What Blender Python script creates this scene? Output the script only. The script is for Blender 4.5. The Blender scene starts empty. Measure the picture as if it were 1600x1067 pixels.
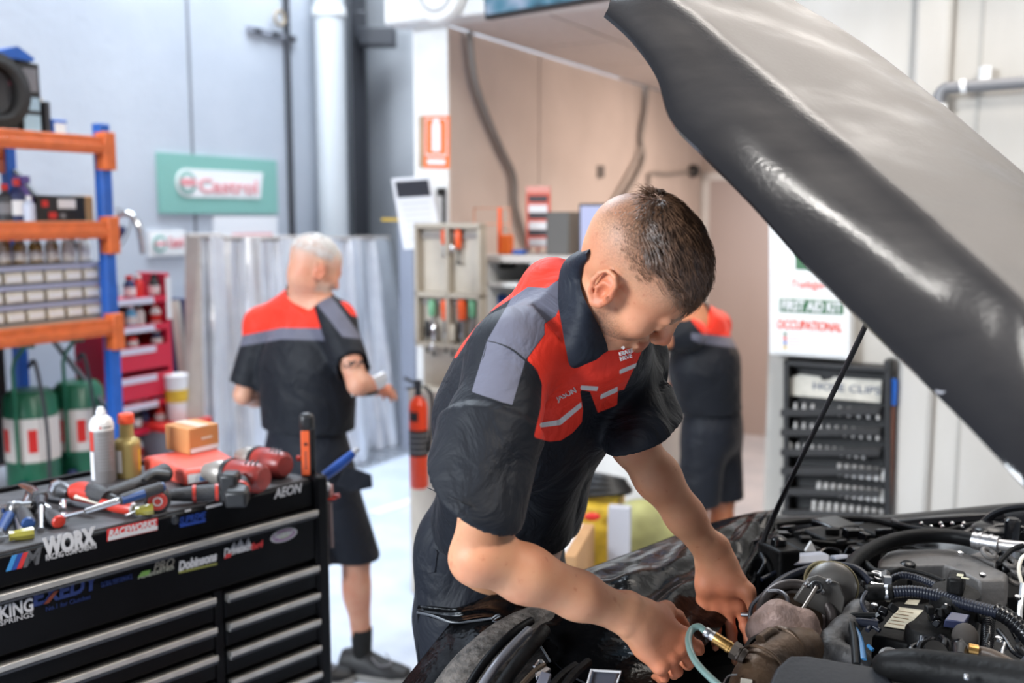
import bpy, math, random
import numpy as np
from mathutils import Vector, Matrix
random.seed(7); np.random.seed(7)
sc = bpy.context.scene
C = sc.collection
# ---------------------------------------------------------------- camera
PITCH = math.radians(7.16); FPX = 1555.6; CAMZ = 1.66
cam = bpy.data.cameras.new('camera'); co = bpy.data.objects.new('camera', cam); C.objects.link(co)
co.location = (0, 0, CAMZ); co.rotation_euler = (math.pi/2 - PITCH, 0, 0)
cam.lens = 35.0; cam.sensor_width = 36.0; cam.clip_start = 0.02; cam.clip_end = 200
cam.dof.use_dof = True; cam.dof.focus_distance = 1.60; cam.dof.aperture_fstop = 2.4
sc.camera = co
# ---------------------------------------------------------------- world, exposure, large lights
sc.view_settings.view_transform = 'Standard'; sc.view_settings.look = 'None'
sc.view_settings.gamma = 1.0; sc.view_settings.use_curve_mapping = False
sc.view_settings.exposure = 0.16
w = bpy.data.worlds.new('world'); sc.world = w; w.use_nodes = True
nt = w.node_tree; bg = nt.nodes['Background']
tc = nt.nodes.new('ShaderNodeTexCoord'); sx = nt.nodes.new('ShaderNodeSeparateXYZ')
rmp = nt.nodes.new('ShaderNodeValToRGB')
nt.links.new(tc.outputs['Generated'], sx.inputs[0])
mr = nt.nodes.new('ShaderNodeMapRange'); mr.inputs[1].default_value = -1; mr.inputs[2].default_value = 1
nt.links.new(sx.outputs['Z'], mr.inputs[0]); nt.links.new(mr.outputs[0], rmp.inputs[0])
e = rmp.color_ramp.elements
e[0].position = 0.0; e[0].color = (.16, .17, .19, 1)
e[1].position = 1.0; e[1].color = (.75, .80, .90, 1)
m_ = rmp.color_ramp.elements.new(.5); m_.color = (.36, .37, .40, 1)
nt.links.new(rmp.outputs[0], bg.inputs[0]); bg.inputs[1].default_value = 0.30
def area(name, loc, target, size, power, col, sy=None):
    l = bpy.data.lights.new(name, 'AREA'); l.energy = power; l.color = col
    l.shape = 'RECTANGLE'; l.size = size; l.size_y = sy or size
    o = bpy.data.objects.new(name, l); C.objects.link(o); o.location = loc
    o.rotation_euler = (Vector(target) - Vector(loc)).to_track_quat('-Z', 'Y').to_euler()
    return o
area('daylight_door_lamp', (-3.9, -1.2, 3.0), (0.0, 2.6, 1.0), 1.5, 400, (.86, .93, 1.0))       # the open roller door behind on the left
area('workshop_ceiling_lamp', (1.6, 0.6, 3.7), (.5, 1.9, 1.0), .9, 80, (1.0, .95, .88), .5)
area('skylight_lamp', (-1.6, 6.0, 5.2), (-1.4, 5.6, 0), 3.0, 600, (.80, .90, 1.0))
area('office_ceiling_lamp', (2.2, 5.6, 2.3), (1.4, 5.6, 0), 1.0, 55, (1.0, .80, .66))
area('bay_lamp', (1.5, 3.0, 3.6), (1.2, 3.4, 0), 1.2, 45, (1.0, .93, .86))
area('tube_lamp', (.37, .74, 3.6), (.37, 1.2, 1.6), .09, 5, (1.0, .97, .92), .05)
# ---------------------------------------------------------------- view helpers
cp, sp = math.cos(PITCH), math.sin(PITCH)
def ray(px, py):
    a = (px - 800)/FPX; b = (py - 533.5)/FPX
    return np.array([a, cp - b*sp, -sp - b*cp])
EYE = np.array([0, 0, CAMZ])
def P(px, py, D):
    r = ray(px, py); return EYE + r*(D/r[1])
def Pz(px, py, z):
    r = ray(px, py); return EYE + r*((z - CAMZ)/r[2])
UA = math.radians(29)
UD = np.array([math.sin(UA), math.cos(UA), 0]); VD = np.array([math.cos(UA), -math.sin(UA), 0])
def Pn(px, py, n, c):
    r = ray(px, py); return EYE + r*((c - n@EYE)/(n@r))
def proj(p):
    d = np.asarray(p, float) - EYE
    zc = d[..., 1]*cp - d[..., 2]*sp; yc = d[..., 1]*sp + d[..., 2]*cp
    return 800 + FPX*d[..., 0]/zc, 533.5 - FPX*yc/zc
def nrm(v):
    v = np.asarray(v, float); return v/(np.linalg.norm(v) + 1e-12)
# ---------------------------------------------------------------- materials
MC = {}
def mat(name, col, rough=.6, metal=0., noise=0., nscale=8., bump=0., bscale=60., spec=.5, coat=0., col2=None, trans=0., sheen=0., emit=None, estr=0., sss=0., stretch=None, lo=.35, hi=.65):
    if name in MC: return MC[name]
    m = bpy.data.materials.new(name); m.use_nodes = True; MC[name] = m
    n = m.node_tree; b = n.nodes['Principled BSDF']; L = n.links.new
    b.inputs['Base Color'].default_value = (*col, 1); b.inputs['Roughness'].default_value = rough
    b.inputs['Metallic'].default_value = metal; b.inputs['Specular IOR Level'].default_value = spec
    if coat: b.inputs['Coat Weight'].default_value = coat; b.inputs['Coat Roughness'].default_value = .12
    if trans: b.inputs['Transmission Weight'].default_value = trans
    if sheen: b.inputs['Sheen Weight'].default_value = sheen
    if sss:
        b.inputs['Subsurface Weight'].default_value = sss; b.inputs['Subsurface Radius'].default_value = (.012, .004, .002); b.inputs['Subsurface Scale'].default_value = 1
    if emit: b.inputs['Emission Color'].default_value = (*emit, 1); b.inputs['Emission Strength'].default_value = estr
    t = n.nodes.new('ShaderNodeTexCoord'); vec = t.outputs['Object']
    if stretch:
        mp = n.nodes.new('ShaderNodeMapping'); mp.inputs['Scale'].default_value = stretch; L(vec, mp.inputs[0]); vec = mp.outputs[0]
    if noise or col2:
        x = n.nodes.new('ShaderNodeTexNoise'); x.inputs['Scale'].default_value = nscale; x.inputs['Detail'].default_value = 6; L(vec, x.inputs[0])
        r = n.nodes.new('ShaderNodeValToRGB'); L(x.outputs[0], r.inputs[0])
        r.color_ramp.elements[0].position = lo; r.color_ramp.elements[1].position = hi
        c2 = col2 or tuple(min(1, c*(1 + noise)) for c in col)
        c1 = col if col2 else tuple(c*(1 - noise) for c in col)
        r.color_ramp.elements[0].color = (*c1, 1); r.color_ramp.elements[1].color = (*c2, 1)
        L(r.outputs[0], b.inputs['Base Color'])
    if bump:
        x = n.nodes.new('ShaderNodeTexNoise'); x.inputs['Scale'].default_value = bscale; x.inputs['Detail'].default_value = 4; L(vec, x.inputs[0])
        u = n.nodes.new('ShaderNodeBump'); u.inputs['Strength'].default_value = bump; u.inputs['Distance'].default_value = .01
        L(x.outputs[0], u.inputs['Height']); L(u.outputs[0], b.inputs['Normal'])
    return m
# ---------------------------------------------------------------- objects
FR = {}
def tag(o, label=None, cat=None, group=None, kind=None):
    if label: o['label'] = label
    if cat: o['category'] = cat
    if group: o['group'] = group
    if kind: o['kind'] = kind
    return o
def thing(name, label, cat, loc, rotz=0., group=None, local=False):
    o = bpy.data.objects.new(name, None); C.objects.link(o); o.empty_display_size = .05
    o.location = tuple(float(v) for v in loc); o.rotation_euler = (0, 0, rotz)
    tag(o, label, cat, group)
    M = Matrix.Translation(o.location) @ Matrix.Rotation(rotz, 4, 'Z')
    FR[o.name] = None if local else np.array(M.inverted())
    return o
def copy_tree(o, parent=None):
    c = o.copy(); C.objects.link(c)
    if parent: c.parent = parent
    for ch in list(o.children): copy_tree(ch, c)
    return c
def tree(o):
    r = [o]
    for ch in o.children: r += tree(ch)
    return r
class MB:
    def __init__(s): s.v = []; s.f = []; s.m = []; s.n = 0; s.M = None; s.mi = 0
    def add(s, v, f):
        v = np.asarray(v, float)
        if s.M is not None: v = v @ s.M[:3, :3].T + s.M[:3, 3]
        s.v.append(v); s.f += [tuple(i + s.n for i in q) for q in f]; s.m += [s.mi]*len(f); s.n += len(v); return s
    def box(s, c, d, R=None):
        d = np.asarray(d, float)/2; c = np.asarray(c, float)
        v = np.array([(x, y, z) for x in (-1, 1) for y in (-1, 1) for z in (-1, 1)])*d
        if R is not None: v = v @ np.asarray(R).T
        return s.add(v + c, [(0, 1, 3, 2), (4, 6, 7, 5), (0, 4, 5, 1), (2, 3, 7, 6), (0, 2, 6, 4), (1, 5, 7, 3)])
    def box2(s, a, b): a = np.asarray(a, float); b = np.asarray(b, float); return s.box((a + b)/2, np.abs(b - a))
    def hexa(s, q, off):           # quad q (4 pts) thickened by vector off
        q = np.asarray(q, float); v = np.vstack([q, q + np.asarray(off)])
        return s.add(v, [(3, 2, 1, 0), (4, 5, 6, 7), (0, 1, 5, 4), (1, 2, 6, 5), (2, 3, 7, 6), (3, 0, 4, 7)])
    def prism(s, poly, off):
        q = np.asarray(poly, float); n = len(q); v = np.vstack([q, q + np.asarray(off)])
        return s.add(v, [tuple(range(n))[::-1], tuple(range(n, 2*n))] + [(i, (i+1) % n, n + (i+1) % n, n + i) for i in range(n)])
    def rings(s, R, close=False, cap=True):
        R = [np.asarray(r, float) for r in R]; n = len(R[0]); k = len(R); f = []
        for i in range(k - 1 + (1 if close else 0)):
            a = i*n; b = ((i+1) % k)*n
            for j in range(n): f.append((a + j, a + (j+1) % n, b + (j+1) % n, b + j))
        if cap and not close: f.append(tuple(range(n))[::-1]); f.append(tuple(range((k-1)*n, k*n)))
        return s.add(np.vstack(R), f)
    def tube(s, pts, r, n=10, sub=1, flat=1.0, cap=True, close=False):
        pts = np.asarray(pts, float)
        r = np.full(len(pts), r) if np.isscalar(r) else np.asarray(r, float)
        if sub > 1:
            t = np.linspace(0, len(pts) - 1, (len(pts) - 1)*sub + 1); r = np.interp(t, range(len(r)), r); pts = spline(pts, t)
        T = np.gradient(pts, axis=0); up = np.array([0, 0, 1.]); 
        if abs(nrm(T[0])[2]) > .9: up = np.array([0, 1., 0])
        R = []; a = np.linspace(0, 2*math.pi, n, endpoint=False)
        x = nrm(np.cross(nrm(T[0]), up))
        for p, t, q in zip(pts, T, r):
            t = nrm(t); x = nrm(x - t*(x@t)); y = np.cross(t, x)
            R.append(p + q*(np.cos(a)[:, None]*x + flat*np.sin(a)[:, None]*y))
        return s.rings(R, close=close, cap=cap)
    def cyl(s, a, b, r0, r1=None, n=20): return s.tube([a, b], [r0, r0 if r1 is None else r1], n)
    def lathe(s, o, ax, prof, n=24):        # prof: (radius, height along axis)
        o = np.asarray(o, float); ax = nrm(ax); up = np.array([0, 0, 1.]) if abs(ax[2]) < .9 else np.array([1., 0, 0])
        x = nrm(np.cross(ax, up)); y = np.cross(ax, x); a = np.linspace(0, 2*math.pi, n, endpoint=False)
        return s.rings([o + ax*h + max(r, 1e-5)*(np.cos(a)[:, None]*x + np.sin(a)[:, None]*y) for r, h in prof])
    def sph(s, c, r, n=16):
        r = np.ones(3)*r; k = n//2 + 1
        return s.rings([np.asarray(c) + r*np.array([[math.sin(t)*math.cos(a), math.sin(t)*math.sin(a), -math.cos(t)] for a in np.linspace(0, 2*math.pi, n, endpoint=False)]) for t in np.linspace(.02, math.pi - .02, k)])
    def grid(s, G, thick=None, flip=False):          # G: (a,b,3) array of points
        G = np.asarray(G, float); a, b = G.shape[:2]; f = []
        for i in range(a-1):
            for j in range(b-1): q = (i*b + j, (i+1)*b + j, (i+1)*b + j+1, i*b + j+1); f.append(q[::-1] if flip else q)
        if thick is None: return s.add(G.reshape(-1, 3), f)
        du = np.gradient(G, axis=0); dv = np.gradient(G, axis=1); N = np.cross(du, dv); N /= np.linalg.norm(N, axis=2, keepdims=True) + 1e-9
        G2 = G - N*thick; o = a*b; f2 = [tuple(i + o for i in q[::-1]) for q in f]
        rim = [(0, j) for j in range(b)] + [(i, b-1) for i in range(1, a)] + [(a-1, j) for j in range(b-2, -1, -1)] + [(i, 0) for i in range(a-2, 0, -1)]
        rim = [i*b + j for i, j in rim]; k = len(rim)
        f3 = [(rim[i], rim[(i+1) % k], rim[(i+1) % k] + o, rim[i] + o) for i in range(k)]
        return s.add(np.vstack([G.reshape(-1, 3), G2.reshape(-1, 3)]), f + f2 + f3)
    def torus(s, c, ax, R, r, n=28, k=10):
        ax = nrm(ax); up = np.array([0, 0, 1.]) if abs(ax[2]) < .9 else np.array([1., 0, 0]); x = nrm(np.cross(ax, up)); y = np.cross(ax, x)
        out = []
        for a in np.linspace(0, 2*math.pi, n, endpoint=False):
            d = math.cos(a)*x + math.sin(a)*y
            out.append([np.asarray(c) + d*(R + r*math.cos(b)) + ax*r*math.sin(b) for b in np.linspace(0, 2*math.pi, k, endpoint=False)])
        return s.rings(out, close=True)
    def build(s, name, m, parent=None, bevel=0., smooth=True, ang=38, seg=2):
        V = np.vstack(s.v); 
        fr = None
        if parent is not None and FR.get(parent.name) is not None:
            fr = FR[parent.name]; V = V @ fr[:3, :3].T + fr[:3, 3]
        me = bpy.data.meshes.new(name); me.from_pydata(V.tolist(), [], s.f); 
        ms = m if isinstance(m, (list, tuple)) else [m]
        for q in ms: me.materials.append(q)
        if len(ms) > 1: me.polygons.foreach_set('material_index', s.m)
        me.update()
        if smooth:
            me.polygons.foreach_set('use_smooth', [True]*len(me.polygons)); me.set_sharp_from_angle(angle=math.radians(ang))
        o = bpy.data.objects.new(name, me); C.objects.link(o)
        if parent is not None: o.parent = parent; FR[o.name] = fr
        fixn(me)
        if bevel:
            b = o.modifiers.new('bevel', 'BEVEL'); b.width = bevel; b.segments = seg; b.limit_method = 'ANGLE'; b.angle_limit = math.radians(40)
        return o
import bmesh
def fixn(me):
    bm = bmesh.new(); bm.from_mesh(me); bmesh.ops.recalc_face_normals(bm, faces=bm.faces); bm.to_mesh(me); bm.free()
def spline(p, t):
    p = np.asarray(p, float); n = len(p); i = np.clip(np.floor(t).astype(int), 0, n-2); u = (t - i)[:, None]
    g = lambda k: p[np.clip(k, 0, n-1)]
    a, b, c, d = g(i-1), g(i), g(i+1), g(i+2)
    return .5*((2*b) + (-a + c)*u + (2*a - 5*b + 4*c - d)*u**2 + (-a + 3*b - 3*c + d)*u**3)
def frame(o, x, y, z):
    M = np.eye(4); M[:3, 0] = x; M[:3, 1] = y; M[:3, 2] = z; M[:3, 3] = o; return M
def frame_xz(o, x, z):          # x kept, z orthogonalised
    x = nrm(x); z = np.asarray(z, float); z = nrm(z - x*(z@x)); return frame(o, x, np.cross(z, x), z)
def text(s, name, o, x, z, h, m, parent, width=None, shear=0., bold=0., depth=.0012, center=False):
    """letters as a mesh: origin o, x = reading direction, z = up, h = cap height, width fits the line"""
    cu = bpy.data.curves.new(name, 'FONT'); cu.body = s; cu.shear = shear; cu.offset = bold; cu.extrude = .02; cu.size = 1
    cu.resolution_u = 3
    ob = bpy.data.objects.new(name, cu); C.objects.link(ob); dg = bpy.context.evaluated_depsgraph_get(); dg.update()
    me = bpy.data.meshes.new_from_object(ob.evaluated_get(dg)); bpy.data.objects.remove(ob); bpy.data.curves.remove(cu)
    n = len(me.vertices); V = np.zeros(n*3); me.vertices.foreach_get('co', V); V = V.reshape(-1, 3)
    V[:, 0] -= V[:, 0].min(); W = V[:, 0].max(); H = .69
    sx_ = (width/W) if width else h/H
    x = nrm(x); z = np.asarray(z, float); z = nrm(z - x*(z@x)); nn = np.cross(x, z)
    a = V[:, 0]*sx_ - (W*sx_/2 if center else 0)
    Q = np.asarray(o) + a[:, None]*x + (V[:, 1]*h/H)[:, None]*z + (V[:, 2]/.02*depth)[:, None]*nn
    if parent is not None and FR.get(parent.name) is not None:
        fr = FR[parent.name]; Q = Q @ fr[:3, :3].T + fr[:3, 3]
    me.vertices.foreach_set('co', Q.ravel()); me.materials.clear(); me.materials.append(m); me.update(); me.name = name
    r = bpy.data.objects.new(name, me); C.objects.link(r)
    if parent is not None: r.parent = parent; FR[r.name] = FR.get(parent.name)
    return r
# ---------------------------------------------------------------- signed-distance modelling
def rotm(ax, a): return np.array(Matrix.Rotation(a, 3, Vector(ax)))
class Cap:       # tapered capsule, optional k blend; sub = carve
    def __init__(s, a, b, r0, r1=None, k=.02, sub=False): s.a = np.asarray(a, float); s.b = np.asarray(b, float); s.r0 = r0; s.r1 = r0 if r1 is None else r1; s.k = k; s.sub = sub
    def d(s, p):
        ab = s.b - s.a; t = np.clip(((p - s.a)@ab)/(ab@ab + 1e-12), 0, 1)
        return np.linalg.norm(p - s.a - t[:, None]*ab, axis=1) - (s.r0 + (s.r1 - s.r0)*t)
class Ell:
    def __init__(s, c, r, R=None, k=.02, sub=False): s.c = np.asarray(c, float); s.r = np.asarray(r, float)*np.ones(3); s.R = np.eye(3) if R is None else np.asarray(R); s.k = k; s.sub = sub
    def d(s, p):
        q = (p - s.c) @ s.R; k0 = np.linalg.norm(q/s.r, axis=1); k1 = np.linalg.norm(q/s.r**2, axis=1) + 1e-9
        return np.where(k0 < 1e-3, -s.r.min(), k0*(k0 - 1)/k1)
class ECap:      # capsule with elliptical section: width along w scaled
    def __init__(s, a, b, r0, r1, w, sc_, k=.02, sub=False):
        s.a = np.asarray(a, float); s.b = np.asarray(b, float); s.r0 = r0; s.r1 = r1; s.k = k; s.sub = sub; s.w = nrm(w); s.s = sc_
    def d(s, p):
        ab = s.b - s.a; q = p - s.a; t = np.clip((q@ab)/(ab@ab), 0, 1); q = q - t[:, None]*ab
        qw = q@s.w; q = q + np.outer(qw/s.s - qw, s.w)
        return (np.linalg.norm(q, axis=1) - (s.r0 + (s.r1 - s.r0)*t))*min(1, .5 + .5*s.s if s.s < 1 else 1)
class Grp:      # a group of shapes with its own trimming, blended as one
    def __init__(s, prims, post=None, k=.02): s.p = prims; s.post = post; s.k = k; s.sub = False
    def d(s, p):
        d = ev(s.p, p); return s.post(p, d) if s.post else d
class Fn:
    def __init__(s, f, k=.0, sub=False): s.f = f; s.k = k; s.sub = sub
    def d(s, p): return s.f(p)
def smin(a, b, k):
    if k <= 0: return np.minimum(a, b)
    h = np.maximum(k - np.abs(a - b), 0)/k; return np.minimum(a, b) - h*h*k*.25
def smax(a, b, k): return -smin(-a, -b, k)
def ev(prims, p):
    d = np.full(len(p), 1e3)
    for q in prims:
        e_ = q.d(p); d = smax(d, -e_, q.k) if q.sub else smin(d, e_, q.k)
    return d
def sdf_mesh(prims, lo, hi, h, post=None, B=12):
    lo = np.asarray(lo, float); n = np.ceil((np.asarray(hi) - lo)/h/B).astype(int)*B + 1
    A = np.full(n, 1.0, np.float32); nb = (n - 1)//B
    half = B*h/2*1.7321
    ii = np.stack(np.meshgrid(*[np.arange(k) for k in nb], indexing='ij'), -1).reshape(-1, 3)
    cen = lo + (ii + .5)*B*h
    D = np.stack([q.d(cen) for q in prims], 1)
    tot = ev(prims, cen)
    loc = np.stack(np.meshgrid(*[np.arange(B + 1)]*3, indexing='ij'), -1).reshape(-1, 3)
    for b in range(len(ii)):
        o = ii[b]*B; sl = tuple(slice(o[k], o[k] + B + 1) for k in range(3))
        if abs(tot[b]) > half*1.25 + .012 + (.02 if post else 0): 
            if tot[b] < 0: A[sl] = -1
            continue
        pp = lo + (loc + o)*h
        keep = [q for j, q in enumerate(prims) if D[b, j] < max(tot[b], 0) + 2.3*half + q.k + .03]
        d = ev(keep, pp) if keep else np.full(len(pp), 1.)
        if post: d = post(pp, d)
        A[sl] = np.clip(d, -1, 1).reshape(B+1, B+1, B+1)
    S = A < 0; nx, ny, nz = n
    vid = -np.ones((nx-1, ny-1, nz-1), np.int64)
    cnt = sum(S[i:nx-1+i, j:ny-1+j, k:nz-1+k].astype(np.int8) for i in (0, 1) for j in (0, 1) for k in (0, 1))
    act = np.argwhere((cnt > 0) & (cnt < 8)); vid[tuple(act.T)] = np.arange(len(act))
    acc = np.zeros((len(act), 3)); num = np.zeros(len(act))
    cs = [(i, j, k) for i in (0, 1) for j in (0, 1) for k in (0, 1)]
    for a in cs:
        for ax in range(3):
            if a[ax]: continue
            b = list(a); b[ax] = 1
            va = A[tuple((act + a).T)]; vb = A[tuple((act + b).T)]; x = (va < 0) != (vb < 0)
            t = np.where(x, va/(va - vb + 1e-20), 0); pt = np.array(a)[None]*1. + t[:, None]*(np.array(b) - a)
            acc[x] += pt[x]; num[x] += 1
    V = lo + (act + acc/num[:, None])*h
    F = []
    for ax in range(3):
        u, v = (ax+1) % 3, (ax+2) % 3
        a0 = [slice(None)]*3; a1 = [slice(None)]*3; a0[ax] = slice(0, -1); a1[ax] = slice(1, None)
        x = S[tuple(a0)] != S[tuple(a1)]; idx = np.argwhere(x)
        ok = (idx[:, u] > 0) & (idx[:, v] > 0) & (idx[:, u] < n[u]-1) & (idx[:, v] < n[v]-1); idx = idx[ok]
        du = np.zeros(3, int); du[u] = 1; dv = np.zeros(3, int); dv[v] = 1
        q = np.stack([vid[tuple((idx - du - dv).T)], vid[tuple((idx - dv).T)], vid[tuple(idx.T)], vid[tuple((idx - du).T)]], 1)
        s_ = S[tuple(idx.T)]; q[~s_] = q[~s_][:, ::-1]; F.append(q)
    return V, np.vstack(F)
def sdf_obj(name, V, F, m, parent=None, attrs=None, smooth_iter=0):
    fr = FR.get(parent.name) if parent is not None else None
    V0 = V
    if smooth_iter:
        ed = np.vstack([F[:, [0, 1]], F[:, [1, 2]], F[:, [2, 3]], F[:, [3, 0]]])
        cn = np.zeros(len(V)); np.add.at(cn, ed[:, 0], 1)
        for _ in range(smooth_iter):
            ac = np.zeros_like(V); 
            for c in range(3): ac[:, c] = np.bincount(ed[:, 0], V[ed[:, 1], c], len(V))
            V = .5*V + .5*ac/np.maximum(cn, 1)[:, None]
    Q = V @ fr[:3, :3].T + fr[:3, 3] if fr is not None else V
    me = bpy.data.meshes.new(name); me.vertices.add(len(Q)); me.vertices.foreach_set('co', Q.ravel())
    me.loops.add(F.size); me.loops.foreach_set('vertex_index', F.ravel().astype(np.int32))
    me.polygons.add(len(F)); me.polygons.foreach_set('loop_start', np.arange(0, F.size, 4, dtype=np.int32))
    me.materials.append(m)
    if attrs:
        for k, f in attrs.items():
            a = me.attributes.new(k, 'FLOAT', 'POINT'); a.data.foreach_set('value', np.asarray(f(V), np.float32))
    me.update(calc_edges=True); me.validate(); me.polygons.foreach_set('use_smooth', [True]*len(me.polygons))
    o = bpy.data.objects.new(name, me); C.objects.link(o)
    if parent is not None: o.parent = parent; FR[o.name] = fr
    return o
def fnoise(p, s, seed=0, oct=3):
    r = np.random.RandomState(seed); out = np.zeros(len(p)); amp = 1.
    for o in range(oct):
        for _ in range(4):
            k = r.normal(size=3); k = k/np.linalg.norm(k)*s*(1.9**o)*(.7 + .6*r.rand()); out += amp*np.sin(p@k + r.rand()*6.28 + 1.3*np.sin(p@r.normal(size=3)*s*.35))
        amp *= .5
    return out/5.
def sd_poly(px, py, poly):
    """signed distance to a polygon in 2-D, negative inside"""
    v = np.asarray(poly, float); q = np.stack([px, py], 1); d = np.full(len(q), 1e9); s = np.ones(len(q))
    n = len(v)
    for i in range(n):
        j = (i - 1) % n; e = v[j] - v[i]; w_ = q - v[i]; b = w_ - np.outer(np.clip(w_@e/(e@e), 0, 1), e)
        d = np.minimum(d, (b*b).sum(1))
        c1 = q[:, 1] >= v[i][1]; c2 = q[:, 1] < v[j][1]; c3 = e[0]*w_[:, 1] > e[1]*w_[:, 0]
        f = (c1 & c2 & c3) | (~c1 & ~c2 & ~c3); s[f] *= -1
    return s*np.sqrt(d)
# ================================================================ THE SETTING
def struct(name, mb, m, **k):
    o = mb.build(name, m, **k); o['kind'] = 'structure'; return o
def W(u, v, z=0.): return UD*u + VD*v + np.array([0, 0, z])
def wbox(mb, u0, u1, v0, v1, z0, z1):
    return mb.prism([W(u0, v0, z0), W(u1, v0, z0), W(u1, v1, z0), W(u0, v1, z0)], (0, 0, z1 - z0))
def concrete(name, c1, c2, rough=.75, sc1=1.3):
    return mat(name, c1, rough, col2=c2, nscale=sc1, bump=.25, bscale=25, lo=.3, hi=.7)
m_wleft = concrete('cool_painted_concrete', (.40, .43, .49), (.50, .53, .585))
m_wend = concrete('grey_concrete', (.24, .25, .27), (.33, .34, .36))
m_office = mat('office_plaster', (.56, .485, .45), .8, noise=.06, nscale=2.5, bump=.05)
m_right = mat('white_painted_block', (.44, .415, .38), .7, col2=(.55, .53, .50), nscale=2.2, bump=.15, bscale=30, stretch=(1, 1, .35))
m_floor = mat('pale_epoxy_floor', (.50, .56, .66), .22, col2=(.62, .67, .76), nscale=3.5, bump=.05, bscale=12)
m_white = mat('white_paint', (.72, .72, .71), .5, noise=.04)
m_tile = mat('ceiling_tile', (.66, .60, .57), .85, noise=.04, nscale=30)
m_black = mat('black_plastic', (.012, .012, .013), .45, noise=.2, nscale=40)
m_dark = mat('dark_steel', (.03, .032, .04), .5)
m_orange = mat('orange_steel', (.62, .13, .03), .45, noise=.12, nscale=20)
m_blue = mat('blue_steel', (.015, .10, .42), .4, noise=.1, nscale=20)
m_red = mat('red_paint', (.62, .025, .02), .38, noise=.08)
m_chrome = mat('chrome', (.75, .75, .76), .18, 1.0, noise=.08, nscale=40)
m_steel = mat('brushed_steel', (.45, .45, .46), .36, 1.0, noise=.15, nscale=30)
m_ply = mat('raw_board', (.42, .30, .20), .8, noise=.12)
m_card = mat('cardboard', (.50, .28, .13), .85, noise=.08, nscale=12)
m_paper = mat('white_card', (.74, .74, .76), .7)
m_teal = mat('teal_sign', (.20, .42, .37), .5)
m_green = mat('green_drum', (.012, .12, .065), .35, noise=.15)
m_cream = mat('cream_plastic', (.62, .57, .48), .55, noise=.08, nscale=20)
m_beige = mat('beige_steel', (.50, .45, .38), .55, noise=.08)
m_yellow = mat('yellow_plastic', (.62, .40, .03), .5, noise=.2, nscale=20)
m_signorange = mat('safety_orange', (.85, .16, .02), .5)
m_navy = mat('navy', (.012, .02, .09), .55)
b = MB(); wbox(b, -6, 14, -9, 9, -.1, 0); struct('floor', b, m_floor)
b = MB(); wbox(b, -3, 4.35, -4.8, -4.6, 0, 6); struct('wall_left', b, m_wleft)
b = MB(); wbox(b, 4.375, 5.5, -4.8, -4.6, 0, 6); struct('wall_left_far', b, m_wleft)
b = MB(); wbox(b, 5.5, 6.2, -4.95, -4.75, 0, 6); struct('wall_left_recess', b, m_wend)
b = MB(); wbox(b, 4.34, 4.385, -4.70, -4.606, 0, 6); struct('trim_1', b, mat('joint_sealant', (.16, .17, .19), .8))
b = MB(); wbox(b, 6.2, 6.4, -4.95, 1.0, 0, 6); struct('wall_back', b, m_wend) if False else None
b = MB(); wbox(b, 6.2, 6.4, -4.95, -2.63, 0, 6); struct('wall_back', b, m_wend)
b = MB(); wbox(b, 3.86, 7.6, -2.63, -2.47, 0, 2.5); struct('wall_office', b, m_office)
b = MB(); wbox(b, 7.5, 7.65, -2.47, 2.5, 0, 2.5); struct('wall_office_end', b, m_office)
b = MB(); wbox(b, 3.81, 4.1, -.98, 4.5, 0, 6); struct('wall_right', b, m_right)
b = MB(); wbox(b, 3.765, 3.81, Pn(1406, 500, UD, 3.765)@VD, Pn(1464, 500, UD, 3.765)@VD, 0, 6); struct('wall_right_pilaster', b, m_right, bevel=.02)
b = MB(); wbox(b, 3.845, 3.86, -2.645, -2.46, 0, 2.5); struct('trim_2', b, m_white)       # white end of the office partition
b = MB(); wbox(b, 3.7, 3.86, -2.7, 3.2, 2.5, 3.3); struct('wall_mezzanine', b, m_white, bevel=.01)
b = MB()
for i in range(5):
    for j in range(7):
        wbox(b, 3.87 + i*.72, 3.87 + i*.72 + .705, -2.46 + j*.5, -2.46 + j*.5 + .488, 2.505, 2.53)
struct('ceiling', b, m_tile)
b = MB(); wbox(b, 3.86, 7.5, -2.46, 1.1, 2.53, 2.56); struct('ceiling_grid', b, mat('ceiling_gap', (.33, .28, .26), .8))
b = MB()
for u in (4.75, 6.1): wbox(b, u, u + .02, -2.475, -2.466, 0, 2.5)
struct('trim_3', b, m_office)
# office end door
b = MB(); wbox(b, 7.44, 7.5, -2.40, -1.42, 0, 1.93); struct('door_1', b, mat('door_paint', (.46, .39, .37), .6))
b = MB(); wbox(b, 7.42, 7.5, -2.46, -2.40, 0, 1.99); wbox(b, 7.42, 7.5, -1.42, -1.36, 0, 1.99); wbox(b, 7.42, 7.5, -2.46, -1.36, 1.93, 1.99)
struct('trim_4', b, m_white)
# floor grate and flat white strips far on the left
b = MB()
g0 = Pz(600, 700, 0)
for i in range(12): b.box(W(*(g0@UD - .55 + i*.1, g0@VD), .004), (.5, .02, .008), R=np.array([VD, UD, [0, 0, 1]]).T)
for i in range(9): b.box(W(g0@UD, g0@VD - .24 + i*.06, .004), (.02, 1.15, .008), R=np.array([VD, UD, [0, 0, 1]]).T)
o = b.build('floor_grate', m_steel); tag(o, 'pale steel drain grate set in the floor beyond the grey-haired man', 'grate')
b = MB(); 
for (x0, y0, x1, y1) in ((590, 690, 690, 655), (575, 800, 680, 765)):
    a = Pz(x0, y0, .003); c = Pz(x1, y1, .003); d = nrm(np.cross(c - a, (0, 0, 1)))*.09; b.prism([a, c, c + d, a + d], (0, 0, .001))
struct('trim_5', b, m_white)

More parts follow.
